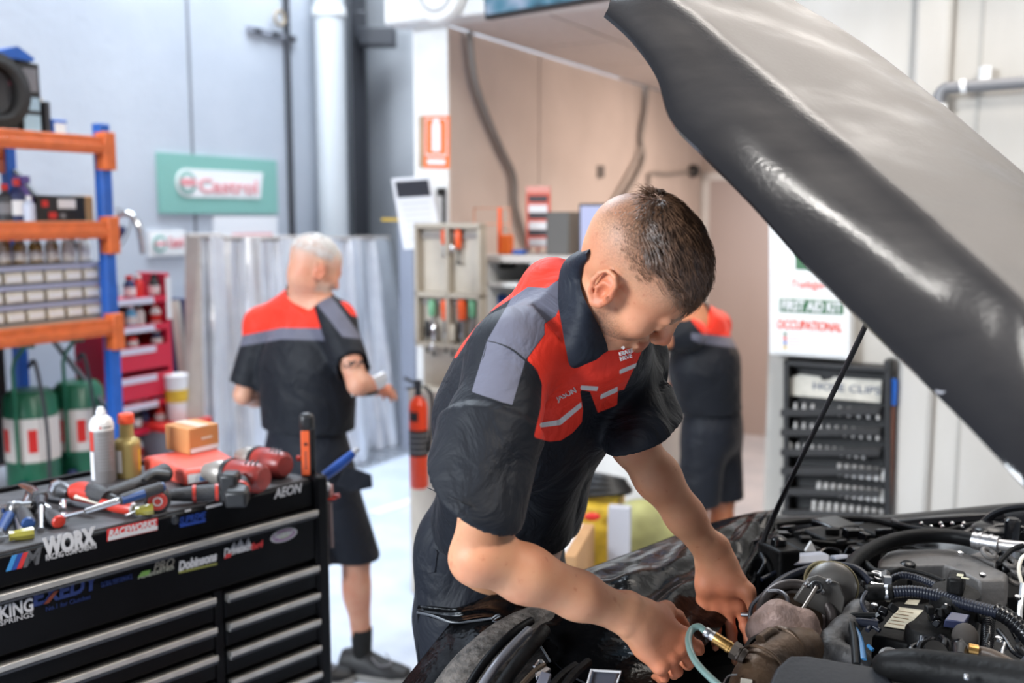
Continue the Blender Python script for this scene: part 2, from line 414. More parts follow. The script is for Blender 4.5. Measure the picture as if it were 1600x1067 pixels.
# ================================================================ LEFT WALL FITTINGS
b = MB(); p = W(5.48, -4.45); b.cyl(p, p + (0, 0, 6), .10, n=28)
t = thing('downpipe', 'tall white round downpipe running up the left wall', 'pipe', p); b.build('pipe', mat('pvc_white', (.52, .54, .56), .45), t)
for z in (.9, 3.0): b = MB(); b.cyl(p + (0, 0, z), p + (0, 0, z + .06), .112, n=28); b.build('collar', m_white, t)
p = W(6.02, -4.62); b = MB(); b.box(p + (0, 0, 3), (.10, .10, 6)); t = thing('steel_post', 'dark narrow steel post beside the white downpipe', 'post', p); b.build('post', m_dark, t)
b = MB(); q = W(5.95, -4.4, 2.93); b.box(q, (.26, .14, .13)); b.box(q + (-.13, .06, .09), (.09, .09, .2)); b.build('bracket', m_dark, t, bevel=.01)
b = MB(); p = W(5.2, -4.58); b.cyl(p, p + (0, 0, 6), .022, n=10); tag(b.build('conduit', m_dark), 'thin dark conduit running up just left of the white downpipe', 'conduit')
# number plate style strip high on the wall
def wallquad(x0, y0, x1, y1, v=-4.6, t=.02):
    """a flat panel on the wall plane between two opposite image corners"""
    a = Pn(x0, y0, VD, v); c = Pn(x1, y1, VD, v); ua, uc = a@UD, c@UD
    return ua, uc, a[2], c[2]
def wallpanel(mb, x0, y0, x1, y1, v=-4.6, t=.02):
    ua, uc, z1, z0 = wallquad(x0, y0, x1, y1, v); wbox(mb, ua, uc, v, v + t, z0, z1); return ua, uc, z0, z1
b = MB(); ua, uc, z0, z1 = wallpanel(b, 384, 40, 459, 66, t=.025)
t = thing('height_sign', 'narrow grey strip sign high on the left wall across the panel joint', 'sign', W((ua+uc)/2, -4.6, z0)); b.build('plate', mat('sign_grey', (.22, .23, .27), .6), t)
for k in range(3):
    b = MB(); uu = ua + (uc-ua)*(.12 + .36*k); wbox(b, uu, uu + (uc-ua)*.12, -4.576, -4.57, z0 + .03, z1 - .04); b.build('mark', m_dark, t)
b = MB(); p = Pn(437, 28, VD, -4.55); b.torus(p, VD, .045, .012); tag(b.build('wall_ring', mat('rust', (.30, .24, .17), .8)), 'small tan ring hook above the grey strip sign', 'hook')
def castrol(x0, y0, x1, y1, label, panelmat, v=-4.6, inset=True):
    b = MB(); ua, uc, z0, z1 = wallpanel(b, x0, y0, x1, y1, v)
    t = thing('oil_sign', label, 'sign', W((ua+uc)/2, v, z0), group=None); b.build('panel', panelmat, t)
    w_, h_ = uc - ua, z1 - z0
    def pt(a, c, d=.022): return W(ua + w_*a, v + d, z0 + h_*c)
    f = (.12, .86, .28, .76) if inset else (.02, .98, .08, .92)
    r = (f[3] - f[2])*h_/2; cy = (f[2] + f[3])/2; ru = r/w_
    n = 16; poly = [pt(f[0] + ru - ru*math.sin(a), cy + (r/h_)*math.cos(a)) for a in np.linspace(0, math.pi, n)] + [pt(f[1] - .03, f[2]), pt(f[1], f[3])]
    b = MB(); b.prism(poly, VD*.004); b.build('badge', mat('sign_white', (.78, .78, .78), .5), t)
    def disc(rr, half, m, nm, d):
        b = MB(); cen = (f[0] + ru)
        a = np.linspace(0, math.pi, 14) if half > 0 else np.linspace(math.pi, 2*math.pi, 14)
        if half == 0: a = np.linspace(0, 2*math.pi, 28, endpoint=False)
        b.prism([pt(cen + rr*ru*math.cos(x), cy + rr*(r/h_)*math.sin(x), d) for x in a], VD*.003); b.build(nm, m, t)
    disc(.80, 1, m_teal, 'roundel', .028); disc(.80, -1, m_teal, 'roundel', .028); disc(.52, 0, mat('sign_white', ()), 'roundel_centre', .032)
    b = MB(); b.prism([pt(f[0] + ru*.3, cy - .05, .036), pt(f[0] + ru*1.75, cy - .05, .036), pt(f[0] + ru*1.75, cy + .07, .036), pt(f[0] + ru*.3, cy + .07, .036)], VD*.002); b.build('roundel_bar', m_red_pale, t)
    text('Castrol', 'lettering', pt(f[0] + 2.05*ru, cy - .15, .028), UD, (0, 0, 1), r*.95, m_red_pale, t, width=(f[1] - .05 - f[0] - 2.15*ru)*w_, bold=.02, depth=.003)
m_red_pale = mat('faded_red_print', (.70, .28, .30), .6)
castrol(243, 238, 431, 334, 'large green wall sign with a white badge reading Castrol', m_teal)
castrol(229, 361, 287, 399, 'small white wall sign reading Castrol below the large green one', mat('sign_white', ()), inset=False)
b = MB(); ua, uc, z0, z1 = wallpanel(b, 331, 338, 431, 392); t = thing('notice_board', 'white notice panel on the wall just under the large green sign', 'sign', W((ua+uc)/2, -4.6, z0)); b.build('panel', m_paper, t)
b = MB(); wbox(b, ua + .25*(uc-ua), uc - .1*(uc-ua), -4.578, -4.574, z0 + .05, z0 + .12); b.build('print', m_red_pale, t)

# ================================================================ SILVER FOIL SHEETS
def foil_mat():
    m = mat('silver_foil', (.90, .92, .97), .30, .75, bump=.5, bscale=9, noise=.05); return m
# folded screens standing in front of the wall; every sheet is its own thing
sheets = [  # (px0, px1, D0, D1, ytop, ybot, matname)
    (292, 345, 5.0, 5.2, 369, 690), (345, 420, 5.3, 5.35, 372, 675), (420, 478, 5.7, 5.9, 372, 672),
    (503, 562, 6.5, 6.8, 373, 665), (556, 608, 7.0, 7.4, 372, 655)]
descr = ['brown-edged silver foil sheet at the left end of the hanging row', 'wide silver foil sheet under the white notice panel', 'silver foil sheet just left of the grey-haired man',
         'silver foil sheet just right of the grey-haired man', 'silver foil sheet at the right end of the row, flaring towards the floor']
m_foilb = mat('foil_backing', (.42, .37, .34), .5, .2, noise=.1)
for i, (x0, x1, D0, D1, yt, yb) in enumerate(sheets):
    n = 34; k = 24; G = np.zeros((n, k, 3))
    top0, top1 = P(x0, yt, D0), P(x1, yt, D1)
    fl = (8, 10, 10, 18, 46)[i]
    bot0, bot1 = P(x0 - (4 if i else 0), yb, D0 - .25), P(x1 + fl, yb - 12, D1 - .05); bot0[2] = bot1[2] = .012
    for a in range(n):
        for c in range(k):
            s_ = a/(n-1); r_ = c/(k-1); q = (top0*(1-s_) + top1*s_)*(1-r_) + (bot0*(1-s_) + bot1*s_)*r_
            am = .022 + .06*r_; ph = i*1.9
            G[a, c] = q + np.array([.25, -1, 0])*am*(math.sin(s_*9.5 + ph + r_*1.4) + .5*math.sin(s_*21 + ph*2 - r_*2.5))
    b = MB(); b.grid(G, .006); t = thing('foil_sheet', descr[i], 'foil sheet', (bot0 + bot1)/2, group='silver foil insulation sheets along the left wall')
    b.build('sheet', foil_mat(), t)
    b = MB(); b.tube([top0, top1], .014, 8); b.build('top_rail', m_foilb, t)
    if i == 0:
        b = MB(); b.prism([P(289, 369, 4.98), P(312, 369, 4.98), P(318, 690, 4.75), P(289, 690, 4.72)], (.0, .02, 0)); b.build('edge_strip', m_foilb, t)

# ================================================================ PALLET RACK
R0 = P(158, 213, 4.2); ru, rv = R0@UD, R0@VD
Z1, Z2, Z3, Z4 = 1.985, 1.64, 1.235, .545
t = thing('pallet_rack', 'steel pallet rack with blue posts and orange beams along the left wall', 'rack', W(ru, rv))
def post(u, v, top, nm='post', m=m_blue):
    b = MB(); wbox(b, u - .025, u + .025, v - .025, v + .025, 0, top); o = b.build(nm, m, t, bevel=.004)
post(ru, rv, 2.04); post(ru, rv - .62, 2.04); post(ru - 1.75, rv, 2.04); post(ru - 1.75, rv - .62, 2.04)
for z in (Z1, Z2, Z3, Z4):
    for v in (rv + .02, rv - .64):
        b = MB(); wbox(b, ru - 1.75, ru - .02, v - .02, v + .025, z - .07, z); wbox(b, ru - 1.75, ru - .02, v - .012, v + .032, z - .055, z - .03); o = b.build('beam', m_orange, t, bevel=.003)
        b = MB(); wbox(b, ru - .027, ru + .027, v - .028, v + .034, z - .135, z + .02); b.build('beam_bracket', m_orange, o, bevel=.004)
    b = MB(); wbox(b, ru - 1.73, ru - .04, rv - .61, rv, z - .018, z + .002); b.build('shelf_board', m_ply if z > 1 else mat('pale_board', (.5, .52, .58), .5), t)
b = MB()
for z in (.7, 1.28, 1.86): b.tube([W(ru, rv - .04, z - .45), W(ru, rv - .58, z)], .012, 8)
b.build('brace', m_dark, t)
def RK(u, v, z): return W(ru + u, rv + v, z)
def rx(px, dv=-.12):        # u position along the rack for an image column, at depth dv behind the front
    r = ray(px, 400); c = rv + dv; s = c/(r@VD - 0); return float((r*s)@UD) - ru
# tyre on the top shelf
c = RK(rx(-8, -.2), -.2, Z1 + .157); t2 = thing('spare_tyre', 'black tyre standing on the top rack shelf at the left edge', 'tyre', c - (0, 0, .157))
b = MB(); b.lathe(c - VD*.08, VD, [(.095, 0), (.11, -.01), (.146, .0), (.154, .02), (.156, .08), (.154, .14), (.146, .16), (.11, .17), (.095, .16), (.09, .08), (.095, 0)], 40); b.build('tread', mat('tyre_rubber', (.014, .013, .013), .75, bump=.5), t2)
b = MB(); b.lathe(c - VD*.03, VD, [(.01, .02), (.08, .03), (.092, .05), (.092, .07), (.01, .05)], 30); b.build('rim', m_dark, t2)
def rbox(name, px0, px1, z, h, label, cat, m, dv=-.14, depth=.2, band=None, bm=None, bev=.004):
    u0, u1 = rx(px0, dv), rx(px1, dv); b = MB(); wbox(b, ru + u0, ru + u1, rv + dv - depth, rv + dv, z, z + h)
    t = thing(name, label, cat, RK((u0+u1)/2, dv - depth/2, z)); b.build('carton', m, t, bevel=bev)
    if band:
        for (a, c, za, zb, mm) in band:
            b = MB(); wbox(b, ru + u0 + (u1-u0)*a, ru + u0 + (u1-u0)*c, rv + dv, rv + dv + .003, z + h*za, z + h*zb); b.build('printed_patch', mm, t)
    return t
m_lb = mat('pale_blue_print', (.35, .5, .62), .5); m_gr = mat('mid_grey', (.2, .2, .22), .6)
rbox('parts_box', 47, 78, Z1, .285, 'tall black and pale blue box on the top rack shelf beside the tyre', 'box', m_black, band=[(.1, .9, .03, .28, m_lb), (.1, .9, .34, .52, m_lb), (.15, .85, .60, .92, m_gr)])
rbox('parts_box', 10, 52, Z1 + .287, .03, 'flat blue box lying across the top of the tall box by the tyre', 'box', m_blue, dv=-.12, depth=.2) if False else None
rbox('parts_box', 28, 46, Z1, .27, 'narrow dark box between the tyre and the tall patterned box', 'box', m_dark, dv=-.16, band=[(.1, .9, .7, .82, mat('plum', (.2, .05, .09), .5))])
b = MB(); a0 = RK(rx(20), -.13, Z1 + .29); a1 = RK(rx(74), -.13, Z1 + .29); b.prism([a0, a1, a1 + (0, 0, .012), a0*.45 + a1*.55 + (0, 0, .05), a0 + (0, 0, .02)], -VD*.2)
o = b.build('flat_box', m_blue); tag(o, 'blue peaked carton lid lying on top of the tall box by the tyre', 'box')
rbox('parts_box', 84, 92, Z1, .14, 'slim dark box left of the small blue box on the top shelf', 'box', m_dark)
rbox('filter_box', 93, 116, Z1, .072, 'small blue box with white label at the right end of the top shelf items', 'box', m_blue, band=[(.15, .9, .2, .8, m_paper)])
b = MB(); c = RK(rx(96), -.2, Z1 + .073); b.lathe(c, (0, 0, 1), [(.02, 0), (.022, .05), (.012, .07), (.01, .085)], 14); tag(b.build('small_bottle', m_beige), 'small tan bottle standing on the small blue box', 'bottle')
# second shelf
def bottle(name, c, r, h, m, mc, label, group=None, neck=.4, capn='cap', band=None, n=18, up=(0, 0, 1)):
    t = thing(name, label, 'bottle', c, group=group); b = MB()
    b.lathe(c, up, [(r*.9, 0), (r, .01*h), (r, h*.62), (r*.85, h*.70), (r*neck, h*.78), (r*neck, h*.86)], n); b.build('body', m, t)
    b = MB(); b.lathe(c, up, [(r*neck*1.15, h*.84), (r*neck*1.15, h), (r*neck*.9, h*1.0)], n); b.build(capn, mc, t)
    if band:
        b = MB(); b.lathe(c, up, [(r*1.01, h*band[0]), (r*1.03, h*band[0]), (r*1.03, h*band[1]), (r*1.01, h*band[1])], n); b.build('paper_label', band[2], t)
    return t
m_purple = mat('purple_plastic', (.10, .05, .28), .4)
c = RK(rx(40), -.12, Z2); t2 = thing('spray_bottle', 'purple trigger spray bottle on the middle rack shelf', 'bottle', c)
b = MB(); b.lathe(c, (0, 0, 1), [(.038, 0), (.04, .01), (.04, .09), (.025, .12), (.016, .14), (.016, .15)], 20); b.build('body', m_purple, t2)
b = MB(); b.box(c + (0.005, -.01, .165), (.04, .07, .03)); b.tube([c + (0, -.03, .155), c + (0, -.045, .12)], .006, 8); b.build('trigger_head', m_purple, t2, bevel=.006)
bottle('additive_bottle', RK(rx(8), -.10, Z2), .03, .145, m_dark, m_red, 'dark bottle at the left frame edge of the middle rack shelf', band=(.2, .5, m_gr))
bottle('additive_bottle', RK(rx(22), -.08, Z2), .03, .165, m_navy, m_red, 'navy bottle left of the purple spray bottle', band=(.15, .5, m_paper))
bottle('additive_bottle', RK(rx(30), -.04, Z2), .022, .10, mat('pale_plastic', (.5, .55, .68), .4), m_paper, 'small pale bottle in front of the purple spray bottle')
t2 = rbox('tool_case', 62, 138, Z2, .105, 'black case with red marks and white label on the middle rack shelf', 'case', m_black, dv=-.08, depth=.25, band=[(.42, .78, .5, .85, m_paper), (.1, .22, .55, .8, m_red), (.22, .38, .1, .35, m_red), (.45, .56, .12, .3, m_gr)])
rbox('small_carton', 128, 150, Z2, .108, 'open tan carton behind the black case at the rack post', 'box', m_card, dv=-.12)
bottle('fluid_jug', RK(rx(152), -.05, Z2), .032, .13, mat('pale_yellow', (.55, .5, .28), .5), m_cream, 'pale yellow jug beside the blue rack post on the middle shelf', neck=.6, band=(.15, .5, m_paper))
# third shelf: organiser with a row of bottles on top
u0, u1 = rx(-70, -.06), rx(154, -.06); zo = Z3
t2 = thing('drawer_organiser', 'grey small-parts organiser with three rows of cream bins on the rack', 'organiser', RK((u0+u1)/2, -.2, zo))
b = MB(); wbox(b, ru+u0, ru+u1, rv-.3, rv-.27, zo, zo+.235)
for k in range(4): wbox(b, ru+u0, ru+u1, rv-.28, rv-.06, zo + k*.0755, zo + k*.0755 + .01)
b.build('frame', mat('organiser_grey', (.2, .21, .26), .5), t2)
for k in range(3):
    for j in range(7):
        ua = u0 + (u1-u0)*(j/7) + .006; ub = u0 + (u1-u0)*((j+1)/7) - .006; z = zo + .012 + k*.0755
        b = MB(); wbox(b, ru+ua, ru+ub, rv-.26, rv-.05, z, z + .045); o = b.build('bin', m_cream, t2, bevel=.004)
        b = MB(); wbox(b, ru+ua+.008, ru+ub-.008, rv-.05, rv-.046, z + .008, z + .032); b.build('bin_label', m_paper, o)
    b = MB(); wbox(b, ru+u0, ru+u1, rv-.06, rv-.045, zo + k*.0755 + .062 + .0, zo + k*.0755 + .078); b.build('front_rail', mat('lilac_rail', (.38, .40, .55), .4), t2)
m_amber = mat('amber_liquid', (.30, .20, .06), .3); m_glassy = mat('clear_white_bottle', (.75, .75, .72), .2)
for j in range(12):
    mm = m_amber if j % 3 else m_beige
    if j > 7: mm = m_glassy
    c = RK(rx(2 + j*12.6, -.1), -.1 - .02*(j % 2), zo + .24)
    bottle('sample_bottle', c, .018, .105, mm, m_dark if j % 2 else m_cream, ('white' if j > 7 else 'amber') + ' small bottle standing in the row on top of the organiser', group='white small bottles on the organiser' if j > 7 else 'amber small bottles on the organiser', n=12, band=(.1, .45, m_paper))
# drums on the lower shelf
for k, (px, lab) in enumerate(((33, 'green and white drum at the left frame edge, under the rack shelf'), (110, 'green and white drum beside the blue rack post'))):
    c = RK(rx(px, -.2), -.2, Z4 + .004); r = .105; h = .40
    t2 = thing('oil_drum', lab, 'drum', c, group=None)
    b = MB(); b.lathe(c, (0, 0, 1), [(r*.97, 0), (r, .01), (r, h*.25), (r*1.02, h*.26), (r, h*.27), (r, h*.74), (r*1.02, h*.75), (r, h*.76), (r*.97, h*.93), (r*.75, h), (.01, h)], 32); b.build('body', m_green, t2)
    b = MB(); b.lathe(c, (0, 0, 1), [(r*1.005, h*.28), (r*1.02, h*.28), (r*1.02, h*.73), (r*1.005, h*.73)], 32); o = b.build('white_band', mat('drum_label', (.62, .58, .55), .55), t2)
    for an in ((-2.2, -1.1) if k == 0 else (-1.95, -1.1)):
        b = MB(); rr = r*1.035
        b.grid([[c + (rr*math.cos(an + da), rr*math.sin(an + da), h*z) for z in (.38, .5, .62)] for da in (-.16, -.05, .05, .16)], .003); b.build('red_mark', m_red, o)
    b = MB(); q = c + np.array([.0, -r - .02, 0])
    b.tube([q + (0, 0, .1), q + (0, 0, .5), q + (.01, 0, .54), q + (.06, 0, .60)], .008, 8); b.tube([q + (-.05, 0, .6), q + (.09, 0, .6)], .012, 8); b.build('hand_pump', m_green, t2)
    b = MB(); b.tube([c + (.03, -.05, h + .1), c + (.08, -.10, h + .12), c + (.12, -.12, h*.7), c + (.12, -.12, .03)], .008, 8, sub=5); b.build('hose', m_dark, t2)
    b = MB(); b.cyl(c + (.0, -r-.02, .02), c + (.03, -r-.02, .02), .02); b.build('wheel', m_navy, t2)
b = MB(); wbox(b, ru - 1.7, ru - .1, rv - .60, rv - .585, Z4 + .01, Z3 - .1); tag(b.build('backing_board', m_black), 'dark board standing behind the green drums in the rack', 'board')

# ================================================================ RED DISPLAY STAND
ds = P(218, 560, 4.6); du, dv_ = ds@UD, ds@VD
def DS(a, bk, z): return W(du + a, dv_ + bk, z)
m_stand = mat('stand_crimson', (.58, .015, .05), .4)
t2 = thing('display_stand', 'crimson wire display stand stocked with bottles beside the blue rack post', 'stand', DS(0, -.1, 0))
hw = .185; zt = P(218, 470, 4.6)[2]
for s_ in (-1, 1):
    b = MB(); wbox(b, du + s_*hw - .012, du + s_*hw + .012, dv_ - .2, dv_, 0, zt + .12); b.build('side_panel', m_stand, t2, bevel=.004)
    b = MB(); wbox(b, du + s_*hw - .014, du + s_*hw + .014, dv_, dv_ + .006, zt - .1, zt + .1); b.build('side_label', m_paper, t2)
def zy(y): return P(218, y, 4.6)[2]
shelves = (468, 488 + 24, 545, 590, 632, 672, 720, 800)
for k, y in enumerate(shelves):
    b = MB(); wbox(b, du - hw, du + hw, dv_ - .2, dv_, zy(y) - .008, zy(y)); wbox(b, du - hw, du + hw, dv_ - .004, dv_ + .004, zy(y) - (.10 if k in (2, 3) else .02), zy(y) + .012); o = b.build('shelf', m_stand, t2)
    if k in (0, 1, 2, 3, 4): b = MB(); wbox(b, du - hw*.8, du + hw*.5, dv_ + .004, dv_ + .008, zy(y) - .022, zy(y) + .006); b.build('price_strip', mat('lilac_strip', (.6, .58, .7), .4), o)
b = MB(); wbox(b, du - hw, du + hw, dv_ - .205, dv_ - .2, 0, zt); b.build('back_panel', m_gr, t2)
cols = [m_red, m_paper, m_black, m_paper, m_navy, mat('sky_plastic', (.1, .35, .6), .4)]
for k, y in enumerate((468, 512, 545, 632, 672, 720)):
    for j in range(5):
        if k == 2 and j % 2: continue
        mm = cols[(j*2 + k) % 6]; c = DS(-hw + .045 + j*.072, -.05 - .03*(j % 2), zy(y))
        h = (.11, .10, .07, .115, .10, .12)[k]
        names = {id(m_red): 'red', id(m_paper): 'white', id(m_black): 'black', id(m_navy): 'navy'}
        cn = names.get(id(mm), 'sky blue'); rown = ('top', 'second', 'third', 'fourth', 'fifth', 'lowest')[k]; cc = cols[(j + k + 1) % 3]
        bottle('fluid_bottle', c, .026, h, mm, cc, f'{cn} bottle on the {rown} shelf of the crimson stand, {("leftmost","second from left","middle","second from right","rightmost")[j]}', group='bottles on the crimson display stand', n=12, neck=.55, band=(.15, .5, m_red if cn == 'white' else m_paper) if j % 2 == 0 else None)
# chrome arc and lamp behind the rack post
c = P(195, 350, 4.7); b = MB(); b.tube([c + (-.06, 0, .0), c + (-.02, 0, .045), c + (.03, 0, .04), c + (.065, 0, -.02), c + (.075, 0, -.14)], [.012, .014, .016, .016, .012], 10, sub=6)
t2 = thing('work_lamp', 'chrome curved arm with a dark head hanging beside the blue rack post', 'lamp', c); b.build('arm', m_chrome, t2)
b = MB(); b.tube([c + (-.05, 0, -.06), c + (0, -.02, -.02)], [.03, .018], 12); b.build('head', m_navy, t2)
b = MB(); b.tube([c + (-.06, 0, 0), c + (-.1, 0, .05), c + (-.02, .0, .07), c + (.03, 0, .02), c + (-.02, 0, -.1), c + (-.07, 0, -.06)], .003, 6, sub=8); b.build('cord', m_gr, t2)
# dark blue boards and the white bucket by the foil
a = P(279, 590, 4.95)
b = MB(); b.prism([P(262, 590, 4.95), P(300, 590, 4.95), P(292, 468, 5.1), P(258, 466, 5.1)], (.02, .05, 0)); tag(b.build('leaning_board', m_navy), 'dark blue board leaning between the crimson stand and the foil sheets', 'board')
b = MB(); b.prism([P(280, 590, 4.90), P(290, 590, 4.90), P(275, 470, 5.04), P(266, 470, 5.04)], (.01, .03, 0)); tag(b.build('timber_strip', m_beige), 'pale narrow timber strip leaning on the dark blue board', 'timber')
c = P(277, 655, 4.75); t2 = thing('bucket', 'white bucket with a yellow and black label beside the crimson stand', 'bucket', c)
b = MB(); b.lathe(c, (0, 0, 1), [(.045, 0), (.055, .21), (.058, .212), (.058, .22), (.01, .222)], 24); b.build('body', m_paper, t2)
b = MB(); b.lathe(c, (0, 0, 1), [(.0505, .09), (.053, .09), (.054, .15), (.0535, .15)], 24); b.build('label_band', m_yellow, t2)
b = MB(); wbox(b, c@UD - .15, c@UD + .12, c@VD - .15, c@VD + .1, 0, c[2] - .03); t3 = thing('side_crate', 'grey crate with a red top under the white bucket', 'crate', c*(1, 1, 0)); b.build('body', m_gr, t3, bevel=.005)
b = MB(); wbox(b, c@UD - .155, c@UD + .125, c@VD - .155, c@VD + .105, c[2] - .03, c[2]); b.build('lid', m_red, t3, bevel=.005)
# ================================================================ OFFICE CORNER
# round white ceiling speaker and television on the mezzanine front
c = Pn(692, -8, UD, 3.7); b = MB(); b.lathe(c, -UD, [(.01, 0), (.115, 0), (.125, .02), (.115, .05), (.07, .06), (.01, .045)], 40)
t = thing('round_speaker', 'round white fitting on the front of the mezzanine', 'speaker', c); b.build('dish', m_white, t)
b = MB(); b.torus(c - UD*.055, UD, .075, .006, 36, 8); b.build('ring', m_gr, t)
a = P(757, 31, 4.18); d = P(960, -3, 3.70); w_ = d - a; wl = np.linalg.norm(w_); wx = w_/wl; up = np.array([.0, -.12, 1.]); M = frame_xz(a, wx, up)
t = thing('television', 'wall television at the top with a black frame and a bright picture', 'television', a)
b = MB(); b.M = M; b.box2((0, 0, 0), (wl*1.5, .04, .55)); b.build('housing', m_black, t, bevel=.004)
def screen_mat():
    m = bpy.data.materials.new('tv_picture'); m.use_nodes = True; n = m.node_tree; b_ = n.nodes['Principled BSDF']; b_.inputs['Roughness'].default_value = .2
    t_ = n.nodes.new('ShaderNodeTexCoord'); v = n.nodes.new('ShaderNodeTexVoronoi'); v.inputs['Scale'].default_value = 9; n.links.new(t_.outputs['Object'], v.inputs[0])
    r = n.nodes.new('ShaderNodeValToRGB'); e = r.color_ramp.elements; e[0].color = (.01, .02, .04, 1); e[1].color = (.55, .62, .85, 1); x = e.new(.45); x.color = (.10, .28, .42, 1)
    n.links.new(v.outputs['Distance'], r.inputs[0]); b_.inputs['Base Color'].default_value = (0, 0, 0, 1)
    n.links.new(r.outputs[0], b_.inputs['Emission Color']); b_.inputs['Emission Strength'].default_value = .8; return m
b = MB(); b.M = M; b.box2((.012, -.003, .018), (wl*1.5 - .012, 0, .53)); b.build('screen', screen_mat(), t)
b = MB(); b.M = M; b.box2((.3, .04, .2), (.5, .3, .3)); b.build('bracket', m_dark, t)
# cables down the office wall (v = -2.46)
def wallcable(name, pts, r, m, label, cat='cable'):
    q = [Pn(x, y, VD, -2.455 + r*.5) for x, y in pts]; b = MB(); b.tube(q, r, 8, sub=6); tag(b.build(name, m), label, cat)
m_cab = mat('grey_conduit', (.26, .235, .22), .6)
wallcable('wall_cable', [(734, 50), (737, 90), (745, 135), (765, 190), (785, 235), (803, 275), (806, 320), (815, 355), (826, 392)], .016, m_cab, 'grey cable snaking down the office wall right of the white post')
wallcable('wall_cable', [(1011, 122), (1008, 170), (1001, 215), (1004, 250), (985, 290), (962, 322)], .018, m_cab, 'grey cable hanging from the office ceiling above the monitor')
wallcable('wall_cable', [(1008, 190), (998, 240), (978, 280), (955, 320)], .012, mat('pale_cable', (.45, .40, .37), .6), 'pale thinner cable beside the one above the monitor')
wallcable('wall_cable', [(1014, 320), (1014, 285), (1018, 271), (1045, 272), (1085, 268)], .012, m_cab, 'dark cable bending to a black plug left of the door frame')
p = Pn(1084, 267, VD, -2.44); b = MB(); b.sph(p, .05, 12); tag(b.build('wall_plug', m_black), 'round black plug on the office wall under the bonnet edge', 'plug')
p = Pn(938, 268, VD, -2.46); b = MB(); b.box(p, (.05, .05, .07)); tag(b.build('wall_button', m_cab, bevel=.005), 'small grey wall button above the computer monitor', 'button')
# fire extinguisher sign on the white post
q = lambda x, y, c=3.84: Pn(x, y, UD, c)
b = MB(); A, B_, D_ = q(663, 181), q(703, 181), q(663, 262); bx_, bz = B_ - A, D_ - A
def sgn(mb, a, c, d, e, off, th=.003): mb.prism([A + bx_*a + bz*d - UD*off, A + bx_*c + bz*d - UD*off, A + bx_*c + bz*e - UD*off, A + bx_*a + bz*e - UD*off], -UD*th)
t = thing('extinguisher_sign', 'orange location sign with a white extinguisher shape on the white post', 'sign', D_)
sgn(b, 0, 1, 0, 1, 0, .004); b.build('plate', m_signorange, t)
b = MB(); 
pts = [(.33, .18), (.42, .06), (.58, .06), (.67, .18), (.67, .68), (.33, .68)]
b.prism([A + bx_*x + bz*y - UD*.006 for x, y in pts], -UD*.002); b.build('extinguisher_shape', m_paper, t)
b = MB(); sgn(b, .08, .92, .05, .07, .005); sgn(b, .08, .92, .74, .77, .005); sgn(b, .08, .11, .05, .77, .005); sgn(b, .89, .92, .05, .77, .005); sgn(b, .15, .85, .83, .93, .005); b.build('border', m_paper, t)
b = MB(); A2, B2, D2 = q(655, 181), q(662, 181), q(655, 262); b.prism([A2, B2, B2 + (D2 - A2), D2], -UD*.004); tag(b.build('edge_tape', m_ply), 'tan strip along the left edge of the orange sign', 'strip')
# hanging price sheet (clipboard)
t = thing('hanging_sheet', 'white printed sheet with a dark header hanging left of the white post', 'sheet', P(655, 390, 4.4))
G = np.array([[P(612 + s_*50 + r_*20, 279 - s_*4 + r_*111, 4.42 - .12*s_ + .05*math.sin(r_*3)) for r_ in np.linspace(0, 1, 10)] for s_ in np.linspace(0, 1, 8)])
for i in range(8): G[i, :, 0] += .028*(i/7)
b = MB(); b.grid(G, .004); b.build('paper', m_paper, t)
def patch(G, a0, a1, r0, r1, off=.006):
    n, k = G.shape[:2]
    def at(a, r):
        x = a*(n-1); y = r*(k-1); i, j = min(int(x), n-2), min(int(y), k-2); fx, fy = x-i, y-j
        return (G[i, j]*(1-fx)*(1-fy) + G[i+1, j]*fx*(1-fy) + G[i, j+1]*(1-fx)*fy + G[i+1, j+1]*fx*fy)
    return np.array([[at(a, r) + np.array([0, -off, 0]) for r in np.linspace(r0, r1, 5)] for a in np.linspace(a0, a1, 5)])
b = MB(); b.grid(patch(G, .08, .93, .05, .27), .002); b.build('header', m_dark, t)
b = MB()
for k in range(7): b.grid(patch(G, .15, .85, .36 + k*.08, .375 + k*.08), .001)
b.build('print_lines', mat('faint_print', (.55, .55, .58), .6), t)
b = MB(); p = P(690, 300, 4.45); b.box(p, (.04, .02, .035)); b.box(p + (.01, 0, -.11), (.015, .01, .2)); tag(b.build('black_hook', m_black), 'black hook and strap behind the hanging sheet on the white post', 'hook')
b = MB(); p = Pn(628, 343, VD, -2.70); b.box(p, (.14, .13, .012), R=np.array([VD, UD, [0, 0, 1]]).T); tag(b.build('small_ledge', m_yellow), 'thin yellow ledge behind the hanging sheet', 'ledge')
b = MB(); p0 = P(622, 350, 7.0); wbox(b, p0@UD, p0@UD + .3, p0@VD, p0@VD + .12, 0, p0[2]); tag(b.build('grey_locker', mat('grey_locker_steel', (.33, .35, .42), .5), bevel=.006), 'grey locker standing against the far wall left of the white post', 'locker')
